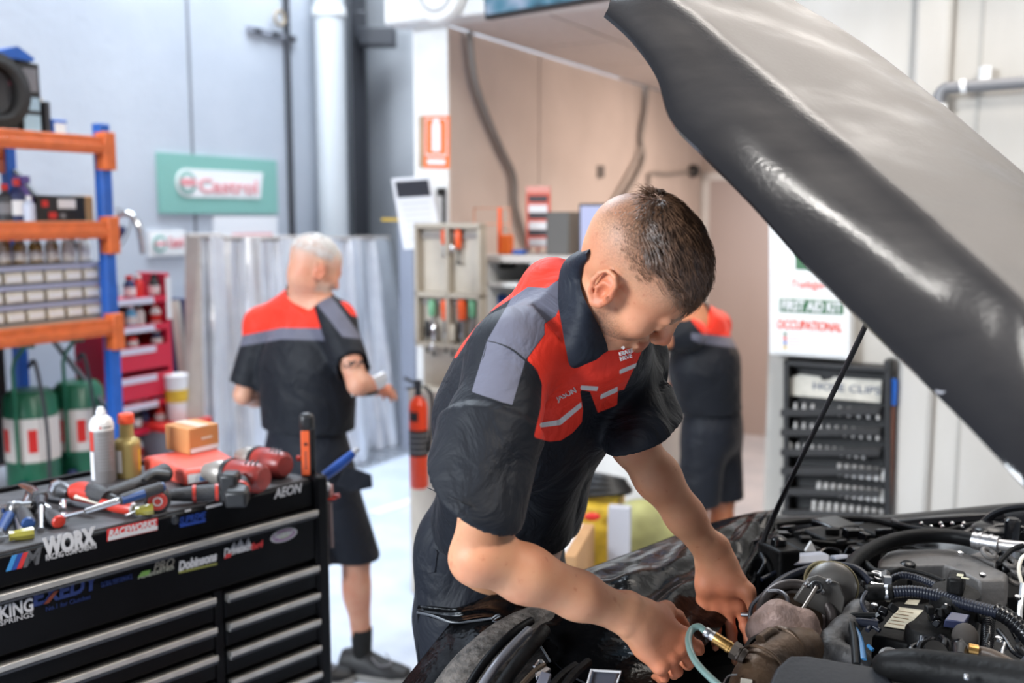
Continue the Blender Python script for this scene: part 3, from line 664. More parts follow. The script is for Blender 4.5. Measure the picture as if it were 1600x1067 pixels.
# tool shadow cabinet, facing the camera
cu = 3.62; qa, qb = Pn(659, 352, UD, cu), Pn(757, 352, UD, cu); v0, v1 = qa@VD, qb@VD; zt_ = qa[2]
zm = Pn(659, 458, UD, cu)[2]; zl = Pn(659, 535, UD, cu)[2]
t = thing('tool_cabinet', 'beige open tool cabinet with four shallow compartments against the white post', 'cabinet', W(cu, (v0+v1)/2))
b = MB(); wbox(b, cu, cu + .02, v0, v1, 0, zt_); b.build('back_panel', m_beige, t)
b = MB()
for v in (v0, (v0+v1)/2, v1): wbox(b, cu - .05, cu, v - .007, v + .007, zl, zt_)
for z in (zl, zm, zt_): wbox(b, cu - .05, cu, v0 - .007, v1 + .007, z - .01, z + .01)
b.build('frame', mat('tan_steel', (.42, .37, .30), .5), t)
b = MB(); wbox(b, cu - .12, cu, v0, v1 - .02, 0, Pn(659, 600, UD, cu)[2]); b.build('base_unit', m_beige, t, bevel=.006)
for (ya, yb) in ((362, 372), (466, 475)):
    for k in range(2):
        b = MB()
        va = v0 + (v1-v0)*(k*.5 + .03); wbox(b, cu - .012, cu - .002, va, va + (v1-v0)*.43, Pn(659, yb, UD, cu)[2], Pn(659, ya, UD, cu)[2]); b.build('hanger_strip', m_cab, t)
def hung(px, py, h, m, label, mh=None, name='hung_tool', cat='tool', wd=.012):
    p = Pn(px, py, UD, cu - .03); t = thing(name, label, cat, p - (0, 0, h), group='tools hung in the beige cabinet')
    b = MB(); b.lathe(p, (0, 0, -1), [(wd*.6, 0), (wd, .01), (wd*.9, h*.5), (wd*.6, h*.55)], 12); b.build('handle', m, t)
    b = MB(); b.lathe(p, (0, 0, -1), [(wd*.35, h*.5), (wd*.35, h*.9), (wd*.7, h*.93), (wd*.6, h)], 10); b.build('shaft', mh or m_steel, t)
m_or = mat('orange_grip', (.78, .10, .02), .4); m_gg = mat('green_grip', (.15, .38, .22), .5)
hung(693, 358, .12, m_or, 'orange-handled tool in the upper left compartment')
hung(716, 358, .15, m_or, 'orange-handled tool with a black head in the upper right compartment', m_black, wd=.016)
hung(675, 468, .13, m_gg, 'green-handled tool at the left of the lower compartments', wd=.018)
hung(696, 468, .16, m_or, 'wide orange-handled tool left of centre in the lower compartments', wd=.022)
hung(722, 468, .16, m_or, 'wide orange-handled tool right of centre in the lower compartments', wd=.022)
hung(738, 468, .14, m_gg, 'green-handled tool at the right of the lower compartments', wd=.018)
labs = ['black pliers hung low at the left of the cabinet', 'chrome ring spanner hung low in the cabinet', 'dark ratchet hung low in the cabinet centre', 'cream-handled brush hung low in the cabinet', 'dark cutter hung low at the right of the cabinet']
for k, (px, mm) in enumerate(((668, m_black), (678, m_chrome), (697, m_dark), (707, m_cream), (719, m_black))): hung(px, 500 + (k % 2)*6, .14, mm, labs[k], m_dark)
for px, py in ((676, 541), (707, 388)):
    b = MB(); b.sph(Pn(px, py, UD, cu - .06), .014, 12); tag(b.build('chrome_knob', m_chrome), 'chrome ball catching light ' + ('low on the left of' if px == 676 else 'in the upper right of') + ' the beige cabinet', 'knob')
# bench unit right of it
c0 = Pn(760, 398, UD, 3.75); c1 = Pn(905, 398, UD, 3.75); zb = c0[2]; va, vb = c0@VD, c1@VD
t = thing('bench_unit', 'white bench unit with an open shelf behind the bending mechanic', 'bench', W(3.9, (va+vb)/2))
b = MB(); wbox(b, 3.72, 4.3, va, vb + .28, zb - .03, zb); b.build('worktop', mat('bench_top', (.50, .46, .43), .6), t, bevel=.004)
z2 = Pn(760, 440, UD, 3.75)[2]
b = MB(); wbox(b, 3.74, 4.3, va, vb + .28, z2 - .02, z2); wbox(b, 4.28, 4.3, va, vb + .28, 0, zb - .03); b.build('shelf', m_white, t)
b = MB(); wbox(b, 3.74, 4.28, va, va + .02, 0, zb - .03); wbox(b, 3.74, 4.28, (va+vb)/2, (va+vb)/2 + .02, 0, zb - .03); wbox(b, 3.8, 4.28, va, vb + .28, 0, z2 - .25); b.build('carcass', m_white, t)
def bb(px, py, w_, h_, d_, m, name, label, cat, u=3.85, bev=.006):
    p = Pn(px, py, UD, u); b = MB(); b.box(p + (0, 0, h_/2), (w_, d_, h_), R=np.array([VD, UD, [0, 0, 1]]).T); return tag(b.build(name, m, bevel=bev), label, cat)
bb(771, 420, .05, .035, .06, m_chrome, 'metal_tin', 'bright metal tin on the bench shelf', 'tin', bev=.012)
bb(793, 420, .07, .03, .06, m_black, 'black_case', 'small black case on the bench shelf beside the bright tin', 'case', bev=.012)
bb(840, 420, .08, .04, .06, m_dark, 'dark_case', 'dark case at the right of the bench shelf', 'case', bev=.012)
bb(778, 478, .08, .055, .08, m_blue, 'blue_cloth', 'blue folded cloth in the lower bench compartment', 'cloth', bev=.02)
bb(812, 397, .055, .018, .05, m_blue, 'blue_tray', 'blue little tray on the bench beside the orange cup', 'tray')
bb(790, 397, .06, .085, .05, m_signorange, 'orange_cup', 'orange cup on the bench under the wire frame', 'cup', u=3.85)
p = Pn(781, 397, UD, 3.83); b = MB(); b.box(p + (0, 0, .11), (.018, .018, .19)); tag(b.build('orange_marker', m_or, bevel=.005), 'orange marker standing left of the orange cup', 'marker')
# orange wire frame
t = thing('wire_frame', 'thin orange wire frame standing on the bench against the wall', 'frame', Pn(770, 397, UD, 3.95)); b = MB()
fr = [Pn(x, y, UD, 3.95) for x, y in ((741, 397), (741, 325), (797, 325), (797, 397))]; b.tube(fr, .005, 6); b.tube([Pn(741, 350, UD, 3.95), Pn(797, 350, UD, 3.95)], .004, 6); b.build('wire', mat('pale_orange', (.6, .3, .2), .5), t)
# red and white certificate strip on the wall
b = MB(); x0, x1, y0, y1 = 822, 859, 291, 387; q = lambda x, y, o=0: Pn(x, y, UD, 4.1 - o)
t = thing('hazard_sign', 'red sign with white and dark bands behind the bending mechanic', 'sign', q(840, 387)); b.prism([q(x0, y0), q(x1, y0), q(x1, y1), q(x0, y1)], UD*.01); b.build('plate', mat('sign_red', (.62, .10, .06), .5), t)
for k in range(3):
    for nm, a, c, mm in (('dark_band', 15, 24, m_dark), ('white_band', 29, 41, m_paper)):
        yy = 291 + k*26.5; b = MB(); b.prism([q(826, yy + a, .004), q(855, yy + a, .004), q(855, yy + c, .004), q(826, yy + c, .004)], UD*.003); b.build(nm, mm, t)
b = MB(); b.prism([q(822, 291, .004), q(859, 291, .004), q(859, 301, .004), q(822, 301, .004)], UD*.003); b.build('header', mat('sign_pink', (.7, .3, .25), .5), t)
b = MB(); b.box2(q(824, 420) , q(857, 387)) if False else None
p = q(840, 388); b = MB(); b.box(p + (0, 0, -(p[2] - zb)/2), (.01, .01, p[2] - zb)); b.build('stand_rod', m_red, t)
# grey box and monitor
p = Pn(886, 397, UD, 4.0); b = MB(); h_ = Pn(886, 331, UD, 4.0)[2] - p[2]; b.box(p + (0, 0, h_/2), (.11, .2, h_), R=np.array([VD, UD, [0, 0, 1]]).T); tag(b.build('computer_tower', mat('tower_grey', (.10, .095, .09), .6), bevel=.005), 'dark grey computer tower left of the monitor', 'computer')
t = thing('computer_monitor', 'computer monitor with a pale blue screen behind the bending mechanic', 'monitor', Pn(940, 420, UD, 3.9))
A, B_ = Pn(904, 318, UD, 3.9), Pn(1050, 326, UD, 3.9); D_ = Pn(904, 412, UD, 3.9); B_[2] = A[2]
b = MB(); b.prism([A, B_, B_ + (D_ - A), D_], UD*.03); b.build('housing', m_black, t, bevel=.004)
i_ = (B_ - A)*.025; j_ = (D_ - A)*.04
b = MB(); b.prism([A + i_ + j_ - UD*.003, B_ - i_ + j_ - UD*.003, B_ - i_ + (D_-A) - j_ - UD*.003, D_ + i_ - j_ - UD*.003], UD*.003); b.build('screen', mat('screen_light', (.05, .05, .06), .3, emit=(.55, .60, .95), estr=.75), t)
b = MB(); c = (D_ + (B_ - A)/2) + UD*.02; b.box(c - (0, 0, .03), (.05, .04, .06)); b.box(c - (0, 0, (c[2]-zb) - .008), (.2, .15, .015)); b.box(c - (0, 0, (c[2]-zb)/2), (.04, .03, c[2]-zb)); b.build('stand', m_black, t)
# fire extinguisher hung on the cabinet side
c = P(655, 762, 4.0); k_ = 4.0/FPX; t = thing('fire_extinguisher', 'red fire extinguisher with black bands hanging beside the beige tool cabinet', 'extinguisher', c); r = 15*k_
H = 150*k_
b = MB(); b.lathe(c, (0, 0, 1), [(r*.8, 0), (r, .01), (r, H*.88), (r*.85, H*.94), (r*.4, H*.985), (r*.35, H)], 28); b.build('cylinder', mat('extinguisher_red', (.80, .06, .015), .3), t)
b = MB(); b.lathe(c, (0, 0, 1), [(r*1.01, H*.36), (r*1.03, H*.36), (r*1.03, H*.64), (r*1.01, H*.64)], 28); o = b.build('instruction_band', m_black, t)
b = MB()
for k in range(4): b.lathe(c, (0, 0, 1), [(r*1.032, H*(.40 + k*.06)), (r*1.045, H*(.40 + k*.06)), (r*1.045, H*(.42 + k*.06)), (r*1.032, H*(.42 + k*.06))], 28)
b.build('band_print', m_gr, o)
b = MB(); b.grid([[c + (r*1.03*math.cos(a), r*1.03*math.sin(a), H*z) for z in (.74, .84)] for a in np.linspace(-2.6, -1.5, 8)], .003); b.build('black_patch', m_black, t)
b = MB(); b.cyl(c + (0, 0, H), c + (0, 0, H + .04), .014); b.box(c + (.0, 0, H + .05), (.03, .02, .03)); b.tube([c + (-.01, 0, H + .05), c + (-.055, -.01, H + .075)], .007, 8); b.tube([c + (-.01, 0, H + .035), c + (-.05, -.01, H + .03)], .006, 8); b.build('valve', m_dark, t)
b = MB(); b.tube([c + (.02, 0, H + .04), c + (.055, 0, H + .0), c + (.055, -.01, H*.7), c + (.045, -.02, H*.4)], .008, 8, sub=6); b.build('hose', m_black, t)
b = MB(); b.tube([c + (.01, .02, H*.9), c + (.01, .14, H*.9)], .008, 8); b.build('wall_hook', m_dark, t)
# floor boxes seen under the chest of the bending mechanic
bx = Pz(870, 905, .45)
def standbox(px, yb, yt, D, wpx, m, name, label, cat, dpt=.3, bev=.004):
    p0 = P(px, yb, D); z1 = P(px, yt, D)[2]; w_ = wpx*D/FPX; b = MB(); c = p0*(1, 1, 0)
    b.box(c + (0, dpt/2, z1/2), (w_, dpt, z1), R=rotm((0, 0, 1), -.25)); t = thing(name, label, cat, c); b.build('body', m, t, bevel=bev); return t, c, z1, w_
t, c, z1, w_ = standbox(893, 905, 868, 3.05, 60, m_card, 'cardboard_box', 'tan cardboard box standing on the floor left of the white board', 'box', .35)
b = MB(); b.box(c + (0, .17, z1 + .001), (w_*.3, .33, .002), R=rotm((0, 0, 1), -.25)); b.build('tape', m_paper, t)
t, c, z1, w_ = standbox(945, 900, 795, 3.50, 60, m_yellow, 'yellow_carton', 'yellow carton with a red mark and black coil on top behind the cardboard box', 'box', .3)
p = P(925, 806, 3.44); b = MB(); b.sph(p + (0, -.01, 0), (.03, .01, .016), 12); b.build('red_mark', m_red, t)
b = MB(); c2 = c + (.02, .15, z1 + .03)
for k in range(4): b.torus(c2 + (0, 0, k*.018 - .01), (.1*k - .1, .2, 1), .085 - .008*k, .014, 24, 6)
o = b.build('hose_coil', m_black); tag(o, 'black coiled hose lying on top of the yellow carton', 'hose')
t, c, z1, w_ = standbox(968, 905, 793, 3.28, 36, mat('pale_panel', (.42, .42, .46), .6), 'divider_board', 'pale grey board standing between the yellow carton and the green sack', 'panel', .04)
c = P(1000, 900, 3.42)*(1, 1, 0)
prs = [Ell(c + (.04, .1, .22), (.16, .12, .26)), Ell(c + (.0, .1, .50), (.11, .09, .14), k=.1), Ell(c + (.08, .1, .46), (.09, .09, .14), k=.1)]
V, F = sdf_mesh(prs, c + (-.25, -.15, 0), c + (.35, .35, .75), .02, post=lambda p, d: np.maximum(d + .012*fnoise(p, 18, 3), -p[:, 2]))
o = sdf_obj('green_sack', V, F, mat('sack_green', (.34, .33, .13), .7, noise=.25, nscale=8, bump=.6, bscale=14)); tag(o, 'crumpled olive green sack standing against the wall', 'sack')

# ================================================================ RIGHT WALL
uw = 3.81
q = lambda x, y, o=.0: Pn(x, y, UD, uw - o)
def qpanel(mb, x0, y0, x1, y1, off, th):
    A, B_, D_ = q(x0, y0, off), q(x1, y0, off), q(x0, y1, off); B_[2] = A[2]; mb.prism([A, B_, B_ + (D_ - A), D_], UD*th); return A, B_ - A, D_ - A
t = thing('first_aid_cabinet', 'white wall cabinet lettered FIRST AID KIT and OCCUPATIONAL with a green cross', 'cabinet', q(1265, 556))
b = MB(); A, ax, az = qpanel(b, 1201, 345, 1330, 554, .10, .10); b.build('case', m_white, t, bevel=.006)
b = MB(); qpanel(b, 1210, 350, 1322, 549, .106, .006); dr = b.build('door', mat('cabinet_white', (.80, .80, .79), .4), t, bevel=.004)
wx = nrm(ax)
def at(x, y, off=.108): return q(x, y, off)
m_sg = mat('sign_green', (.03, .13, .05), .5)
b = MB(); qpanel(b, 1243, 352, 1290, 421, .109, .002); qq = b.build('cross_panel', m_sg, dr)
b = MB(); qpanel(b, 1262, 356, 1273, 417, .112, .002); qpanel(b, 1247, 381, 1288, 392, .112, .002); 
for (x0, y0, x1, y1) in ((1247, 356, 1259, 403),): pass
b.build('cross', m_paper, dr)
b = MB(); qpanel(b, 1218, 466, 1318, 487, .109, .002); b.build('green_bar', m_sg, dr)
text('FIRST AID KIT', 'lettering', at(1221, 484, .111), wx, (0, 0, 1), 15*3.75/FPX, m_paper, dr, width=np.linalg.norm(at(1315, 484) - at(1221, 484)), bold=.03)
m_sr = mat('lettering_red', (.72, .08, .05), .5)
text('OCCUPATIONAL', 'lettering', at(1214, 513, .109), wx, (0, 0, 1), 14*3.75/FPX, m_sr, dr, width=np.linalg.norm(at(1316, 513) - at(1214, 513)), bold=.02)
text('Trafalgar', 'lettering', at(1236, 449, .109), wx, (0, 0, 1), 12*3.75/FPX, m_sr, dr, width=np.linalg.norm(at(1294, 449) - at(1236, 449)), shear=.4)
for k, (yy, cc) in enumerate(((519, m_sg), (526, m_red), (533, m_blue), (540, m_yellow))):
    b = MB(); qpanel(b, 1224, yy, 1229, yy + 5, .109, .001); b.build('colour_key', cc, dr)
b = MB()
for yy in (520, 525, 530, 535, 540): qpanel(b, 1232, yy, 1252, yy + 1.5, .109, .001); qpanel(b, 1262, yy, 1308, yy + 1.2, .109, .001)
b.build('small_print', mat('pink_print', (.75, .5, .48), .6), dr)
# socket tray rack
t = thing('bit_rack', 'black stepped tray rack holding rows of bits and sockets under the first aid cabinet', 'rack', q(1305, 850))
b = MB(); 
X0, X1 = 1224, 1391
A, ax, az = qpanel(b, X0, 563, X1, 850, .02, .02)
b.build('back_panel', m_black, t)
b = MB(); qpanel(b, X0, 563, X0 + 8, 850, .10, .09); qpanel(b, X1 - 10, 563, X1, 850, .10, .09); qpanel(b, X0, 563, X1, 571, .10, .09); b.build('side_frame', m_black, t, bevel=.004)
b = MB(); A = q(1232, 583, .05); Bq = q(1378, 588, .05); wq = Bq - A; wq[2] = 0
pl = [(0, .25), (.13, .0), (.35, .05), (.38, .22), (.46, .15), (.5, 0), (.62, .02), (1, 0), (1, 1), (0, 1)]
dz = q(1232, 617, .05)[2] - A[2]
b.prism([A + wq*x + np.array([0, 0, dz*y]) for x, y in pl], -UD*.003); o = b.build('torn_label', mat('dirty_label', (.62, .59, .52), .7, noise=.12, nscale=20), t)
text('HOSE CLIPS', 'lettering', A + wq*.28 + np.array([0, 0, dz*.62]) - UD*.005, wq, (0, 0, 1), .026, mat('faded_blue_print', (.10, .12, .18), .6), o, width=.24, bold=.01)
rows = [(632, 1243, 1270, 3, .035, 'top'), (632, 1312, 1388, 6, .035, 'top'), (664, 1230, 1385, 13, .038, 'second'), (693, 1235, 1350, 11, .032, 'third'), (722, 1312, 1382, 7, .045, 'fourth'), (752, 1280, 1380, 10, .045, 'fifth'), (785, 1272, 1378, 10, .055, 'sixth'), (815, 1240, 1340, 11, .055, 'lowest')]
wdir = nrm(q(1380, 700) - q(1230, 700))
shy = (638, 668, 698, 727, 758, 791, 821)
for y in shy:
    b = MB(); A = q(1230, y, 0); L_ = np.linalg.norm((q(1383, y, 0) - A)[:2]); b.M = frame(A, wdir, -UD, (0, 0, 1))
    b.box2((0, 0.02, -.004), (L_, .10, .004)); b.box2((0, .098, -.014), (L_, .104, .014)); b.build('tray', mat('tray_plastic', (.022, .021, .021), .35), t, bevel=.002)
protos = {}; m_sock = mat('socket_steel', (.70, .68, .66), .34, .45, noise=.2, nscale=40)
for (y, x0, x1, n, h, rn) in rows:
    yy = min(shy, key=lambda s: abs(s - y - 4)); z = q(1230, yy, .0)[2] + .005; rad = .0065 if h < .04 else .0105
    key = h
    for k in range(n):
        px = x0 + (x1 - x0)*k/max(1, n-1); p = q(px, y, .078); p[2] = z
        if key not in protos:
            tt = thing('steel_socket', '', 'socket', (0, 0, 0), local=True); b = MB(); b.lathe((0, 0, 0), (0, 0, 1), [(rad*.9, 0), (rad, .003), (rad, h*.5), (rad*.8, h*.62), (rad*.8, h*.97), (rad*.6, h), (rad*.5, h), (rad*.5, h*.8), (.001, h*.8)], 12); b.build('body', m_sock, tt); protos[key] = tt; o = tt
        else: o = copy_tree(protos[key])
        o.location = tuple(p + np.array([0, 0, 0])); side = ''
        if rn == 'top': side = ' left end' if x0 < 1300 else ' right end'
        tag(o, f'small steel socket standing on the {rn} tray{side} of the black rack', 'socket', f'sockets on the {rn} tray{side}')
        o.scale = (1, 1, 1)
# broom handle beside the rack
A = q(1394, 600, .06); Bt = q(1386, 860, .06); t = thing('broom', 'brown broom handle with a blue grip leaning beside the black tray rack', 'broom', Bt)
b = MB(); b.tube([A, Bt], .0125, 12); b.build('handle', mat('brown_wood', (.17, .06, .035), .5, noise=.2), t)
A0 = q(1396, 592, .06); A1 = q(1393, 632, .06); b = MB(); b.tube([A0, A1], [.014, .018], 12); b.build('grip', m_blue, t)
for k_, x_ in enumerate((1406, 1464, 1508)):
    a_ = Pn(x_, 500, UD, uw); b = MB(); wbox(b, uw - .004, uw, a_@VD - .006, a_@VD + .006, 0, 6); struct('trim_%d' % (6 + k_), b, mat('wall_seam', (.38, .365, .34), .8))  # thin, slightly darker strips along the vertical seams of the wall
# pipe at the top right
uw2 = 3.81; pp = [Pn(1468, 172, UD, 3.74), Pn(1468, 150, UD, 3.74), Pn(1478, 138, UD, 3.74), Pn(1500, 136, UD, 3.74), Pn(1640, 126, UD, 3.74)]
t = thing('wall_pipe', 'grey elbow pipe clipped to the white wall at the top right', 'pipe', pp[0]); b = MB(); b.tube(pp, .02, 14, sub=6); b.build('pipe', mat('pipe_grey', (.17, .17, .18), .4), t)
b = MB(); b.cyl(pp[3], pp[3] + wdir*.02, .024); b.cyl(pp[0], pp[0] + (0, 0, .02), .024); b.build('coupling', m_white, t)
b = MB(); p = Pn(1538, 132, UD, 3.76); b.box(p + (0, 0, .035), (.03, .03, .05)); b.cyl(p - wdir*.012, p + wdir*.012, .025); b.build('clip', m_white, t)
# ================================================================ TOOL CHEST
ZT = 1.0
KC = Pz(491, 747, ZT); KL = Pz(0, 864, ZT); ka = nrm(KC - KL); kb = np.array([-ka[1], ka[0], 0])   # ka to the right end, kb to the back
kn = -kb
LEN = 1.32; DEP = .46
def K(a, b_, z): return KC + ka*a + kb*b_ + np.array([0, 0, z - ZT])      # a <= 0 leftwards
def kbox(mb, a0, a1, b0, b1, z0, z1): return mb.prism([K(a0, b0, z0), K(a1, b0, z0), K(a1, b1, z0), K(a0, b1, z0)], (0, 0, z1 - z0))
def KF(px, py, off=0.): return Pn(px, py, kb, KC@kb - off)
m_chest = mat('chest_black', (.004, .004, .005), .34, noise=.15, nscale=6, spec=.12)
m_mat = mat('worn_mat', (.035, .034, .037), .62, col2=(.075, .072, .078), nscale=9, bump=.25, bscale=50, stretch=(1, 3, 1))
m_alu = mat('aluminium_strip', (.52, .49, .45), .42, .75, noise=.1, nscale=30)
t = thing('tool_chest', 'long black roller tool chest with aluminium drawer pulls and race stickers', 'tool chest', K(-LEN/2, DEP/2, 0))
CH = t
b = MB(); kbox(b, -LEN, 0, .012, DEP, .10, ZT - .03); b.build('body', m_chest, t, bevel=.006)
b = MB(); kbox(b, -LEN, .0, 0, DEP, ZT - .075, ZT - .006); b.build('top_rim', m_chest, t, bevel=.006)
b = MB(); kbox(b, -LEN + .01, -.012, .008, DEP - .01, ZT - .008, ZT); b.build('top_mat', m_mat, t, bevel=.002)
b = MB(); kbox(b, -LEN, 0, DEP - .012, DEP, ZT - .01, ZT + .012); b.build('back_lip', m_chest, t, bevel=.003)
b = MB(); kbox(b, -.005, .035, -.012, .05, .06, ZT + .004); kbox(b, -.005, .03, .05, DEP, .1, ZT - .03); b.build('end_post', m_chest, t, bevel=.008)
for a in (-.06, -LEN + .08):
    for bb_ in (.06, DEP - .06):
        c = K(a, bb_, .05); b = MB(); b.cyl(c - kb*.02, c + kb*.02, .05); b.box(c + (0, 0, .035), (.05, .05, .05)); b.build('castor', m_black, t)
# drawers: rows follow the pulls seen in the photograph
def zf(px, py): return KF(px, py)[2]
zh = [zf(482, 798), zf(484, 884), zf(486, 926), zf(487, 967), zf(488, 1008)]
step = np.mean(np.diff(zh[1:])); zh += [zh[-1] + step*k for k in (1, 2, 3)]
aR = -.004; aM0 = (KF(348, 900) - KC)@ka; aM1 = (KF(330, 900) - KC)@ka
def drawer(a0, a1, ztop, zbot, dark=False):
    b = MB(); kbox(b, a0, a1, -.004, .03, zbot, ztop); d = b.build('drawer', m_chest, t, bevel=.003)
    b = MB(); kbox(b, a0 + .002, a1 - .002, -.018, -.002, ztop - .022, ztop - .004); kbox(b, a0 + .002, a1 - .002, -.024, -.016, ztop - .013, ztop - .000)
    p = b.build('pull', m_alu, d, bevel=.0015)
    b = MB(); kbox(b, a0 + .004, a1 - .004, -.0225, -.0195, ztop - .020, ztop - .015); b.build('pull_groove', m_dark, p)
    return d
drawer(-LEN + .01, aR, zh[0] + .004, zh[1] + .016)
for k in range(1, len(zh) - 1):
    if zh[k+1] < .12: break
    drawer(aM0, aR, zh[k] + .002, zh[k+1] + .010)
    b_ = zh[k]
# left bank: pulls a little lower, aligned to x<330
zl = [KF(330, y)[2] for y in (931, 978, 1022)]; st = zl[0] - zl[1]; zl += [zl[-1] - st*k for k in (1, 2, 3, 4)]
for k in range(len(zl) - 1):
    if zl[k+1] < .12: break
    drawer(-LEN + .01, aM1, zl[k] + .002, zl[k+1] + .010)
b = MB(); kbox(b, aM1 + .004, aM0 - .004, -.002, .02, .12, zh[1] + .01); b.build('divider', m_chest, t)
b = MB(); p = KF(271, 812); b.cyl(p + kn*.0, p + kn*.008, .0095, n=24); o = b.build('lock', m_chrome, t); b = MB(); b.box(p + kn*.009, (.002, .002, .009)); b.build('keyhole', m_black, o)
# stickers on the front
m_sw = mat('sticker_silver', (.55, .54, .55), .4); m_sr_ = mat('sticker_red', (.55, .03, .03), .4); m_sb = mat('sticker_blue', (.015, .05, .28), .4)
def fr(px, py, off=.0): return Pn(px, py, kb, KC@kb - off)
def sticker(nm, quad, m, off, parent=t, th=.0008):
    b = MB(); b.prism([fr(x, y, off) for x, y in quad], kn*th); return b.build(nm, m, parent)
def stext(s, x0, y0, x1, hpx, m, off=.002, parent=t, shear=0., bold=0., name='lettering'):
    """baseline starts at image (x0,y0) and ends in column x1, running along the chest"""
    a = fr(x0, y0, off); e_ = fr(x1, y0 - 50, off); wd = (e_ - a)@ka; h = (fr(x0, y0 - hpx, off) - a)[2]
    return text(s, name, a, ka, (0, 0, 1), h, m, parent, width=wd, shear=shear, bold=bold, depth=.0006)
# tricolour M mark
for k, mm in enumerate((mat('m_light_blue', (.05, .25, .55), .4), mat('m_dark_blue', (.02, .06, .28), .4), m_sr_)):
    x = 9 + k*8.5; sticker('colour_bar', [(x, 893 - k*2), (x + 8, 891 - k*2), (x + 18, 866 - k*2), (x + 10, 868 - k*2)], mm, .001)
stext('M', 36, 886, 64, 23, mat('m_chrome', (.20, .20, .21), .25, .6), .001, shear=.25, bold=.04)
stext('WORX', 68, 872 - 2, 149, 27, m_sw, .001, bold=.06)
stext('RACING COMPONENTS', 72, 876, 149, 9, m_sw, .001, bold=.01)
sq = sticker('racing_sticker', [(167, 846), (246, 828), (246, 809), (167, 827)], m_sr_, .001)
stext('RACEWORKS', 170, 839, 243, 10, m_sw, .002, parent=sq, shear=.25, bold=.03)
sticker('sticker_strip', [(169, 845), (246, 827), (246, 821), (169, 839)], m_sw, .002, parent=sq)
stext('SUPREME', 280, 822 - 2, 321, 11, m_sb, .001, shear=.3, bold=.01)
sticker('blue_print', [(281, 824), (321, 815), (321, 811), (281, 820)], m_sb, .001)
sticker('small_print', [(289, 800), (298, 798), (298, 795), (289, 797)], m_sw, .001); sticker('small_print', [(322, 795), (347, 789), (347, 785), (322, 791)], m_sw, .001)
stext('AEON', 428, 779, 471, 14, m_sw, .002, shear=.25, bold=.02)
# second row, on the wide drawer
stext('KING', 0, 968, 50, 20, m_sw, .007, bold=.03); stext('SPRINGS', 0, 978, 50, 8, m_sw, .007)
stext('EXEDY', 52, 947, 155, 24, mat('dim_blue', (.01, .025, .12), .4), .007, shear=.1, bold=.04); stext('No.1 for Clutches', 72, 955, 140, 7, mat('dim_blue', ()), .007)
stext('GLOBAL PERFORMANCE', 158, 918, 205, 8, mat('dim_blue', ()), .007)
sticker('orange_slash', [(68, 944), (76, 942), (92, 922), (84, 924)], mat('dim_orange', (.16, .03, .01), .4), .0085)
stext('PRO', 240, 893, 271, 13, mat('sticker_tan', (.20, .18, .15), .4), .007, shear=.3, bold=.02); stext('AdvancedTech', 216, 905, 270, 8, mat('sticker_pale', (.36, .36, .30), .4), .007, shear=.1)
sticker('green_mark', [(215, 902), (232, 898), (235, 890), (222, 893)], mat('sticker_green', (.14, .28, .06), .4), .007)
stext('Dobinsons', 279, 892, 338, 14, m_sw, .007, shear=.2, bold=.05); sticker('green_underline', [(279, 896), (339, 882), (339, 879), (279, 893)], mat('olive_line', (.25, .25, .06), .4), .007)
stext('Drivetech', 350, 870, 392, 12, m_sw, .007, shear=.2, bold=.04); stext('4x4', 390, 860, 410, 10, m_sr_, .007, shear=.2, bold=.04)
sticker('grey_peak', [(356, 864), (366, 846), (369, 854), (376, 842), (382, 853), (388, 840), (392, 852), (392, 856), (360, 862)], m_gr, .0065)
sticker('red_slash', [(350, 873), (360, 870), (362, 864), (353, 866)], m_sr_, .0075)
for sc_, mm, of in ((1, m_sw, .0065), (.86, mat('oval_lilac', (.30, .18, .30), .4), .0075), (.5, mat('oval_green', (.38, .42, .30), .4), .0085)):
    c = fr(443.5, 836, of); b = MB(); b.prism([c + ka*(.0395*sc_*math.cos(a)) + np.array([0, 0, .0165*sc_*math.sin(a)]) for a in np.linspace(0, 2*math.pi, 32, endpoint=False)], kn*.0006); b.build('oval_sticker', mm, t)
stext('Superior', 428, 842, 458, 8, m_sw, .0095, shear=.3, bold=.02)

# ================================================================ THINGS ON THE CHEST
def T(px, py, h=0.):        # point on (or h above) the chest top
    return Pz(px, py, ZT + h)
def lay(pts, rad, name, m, parent, n=12, sub=1, flat=1.): b = MB(); b.tube(pts, rad, n, sub=sub, flat=flat); return b.build(name, m, parent)
m_grip = mat('dark_grip', (.028, .027, .03), .5, bump=.4, bscale=220); m_gripred = mat('grip_red', (.48, .035, .02), .4); m_clear = mat('yellow_clear_handle', (.42, .38, .07), .15, trans=.35, coat=.5)
m_bluegrip = mat('blue_grip', (.015, .05, .17), .4); m_case = mat('red_case', (.72, .10, .07), .42)
# spray can
c = T(163, 752); H = P(163, 636, c[1])[2] - c[2]; r = 18.3*c[1]/FPX
t = thing('spray_can', 'grey and white aerosol can with a red side stripe on the tool chest', 'can', c)
b = MB(); b.lathe(c, (0, 0, 1), [(r*.94, 0), (r, .004), (r, H*.76), (r*.96, H*.785)], 32); b.build('body', mat('can_grey', (.22, .21, .215), .38, .2), t)
b = MB(); b.lathe(c, (0, 0, 1), [(r*1.0, H*.70), (r*1.012, H*.70), (r*1.012, H*.775), (r*.93, H*.81), (r*.84, H*.85), (r*.55, H*.885), (r*.42, H*.89)], 32); b.build('shoulder', mat('can_white', (.66, .65, .64), .35, .1), t)
b = MB(); b.lathe(c, (0, 0, 1), [(r*.36, H*.88), (r*.40, H*.90), (r*.40, H*.945), (r*.3, H*.965), (r*.27, H*.995), (r*.2, H)], 24); b.build('nozzle', m_paper, t)
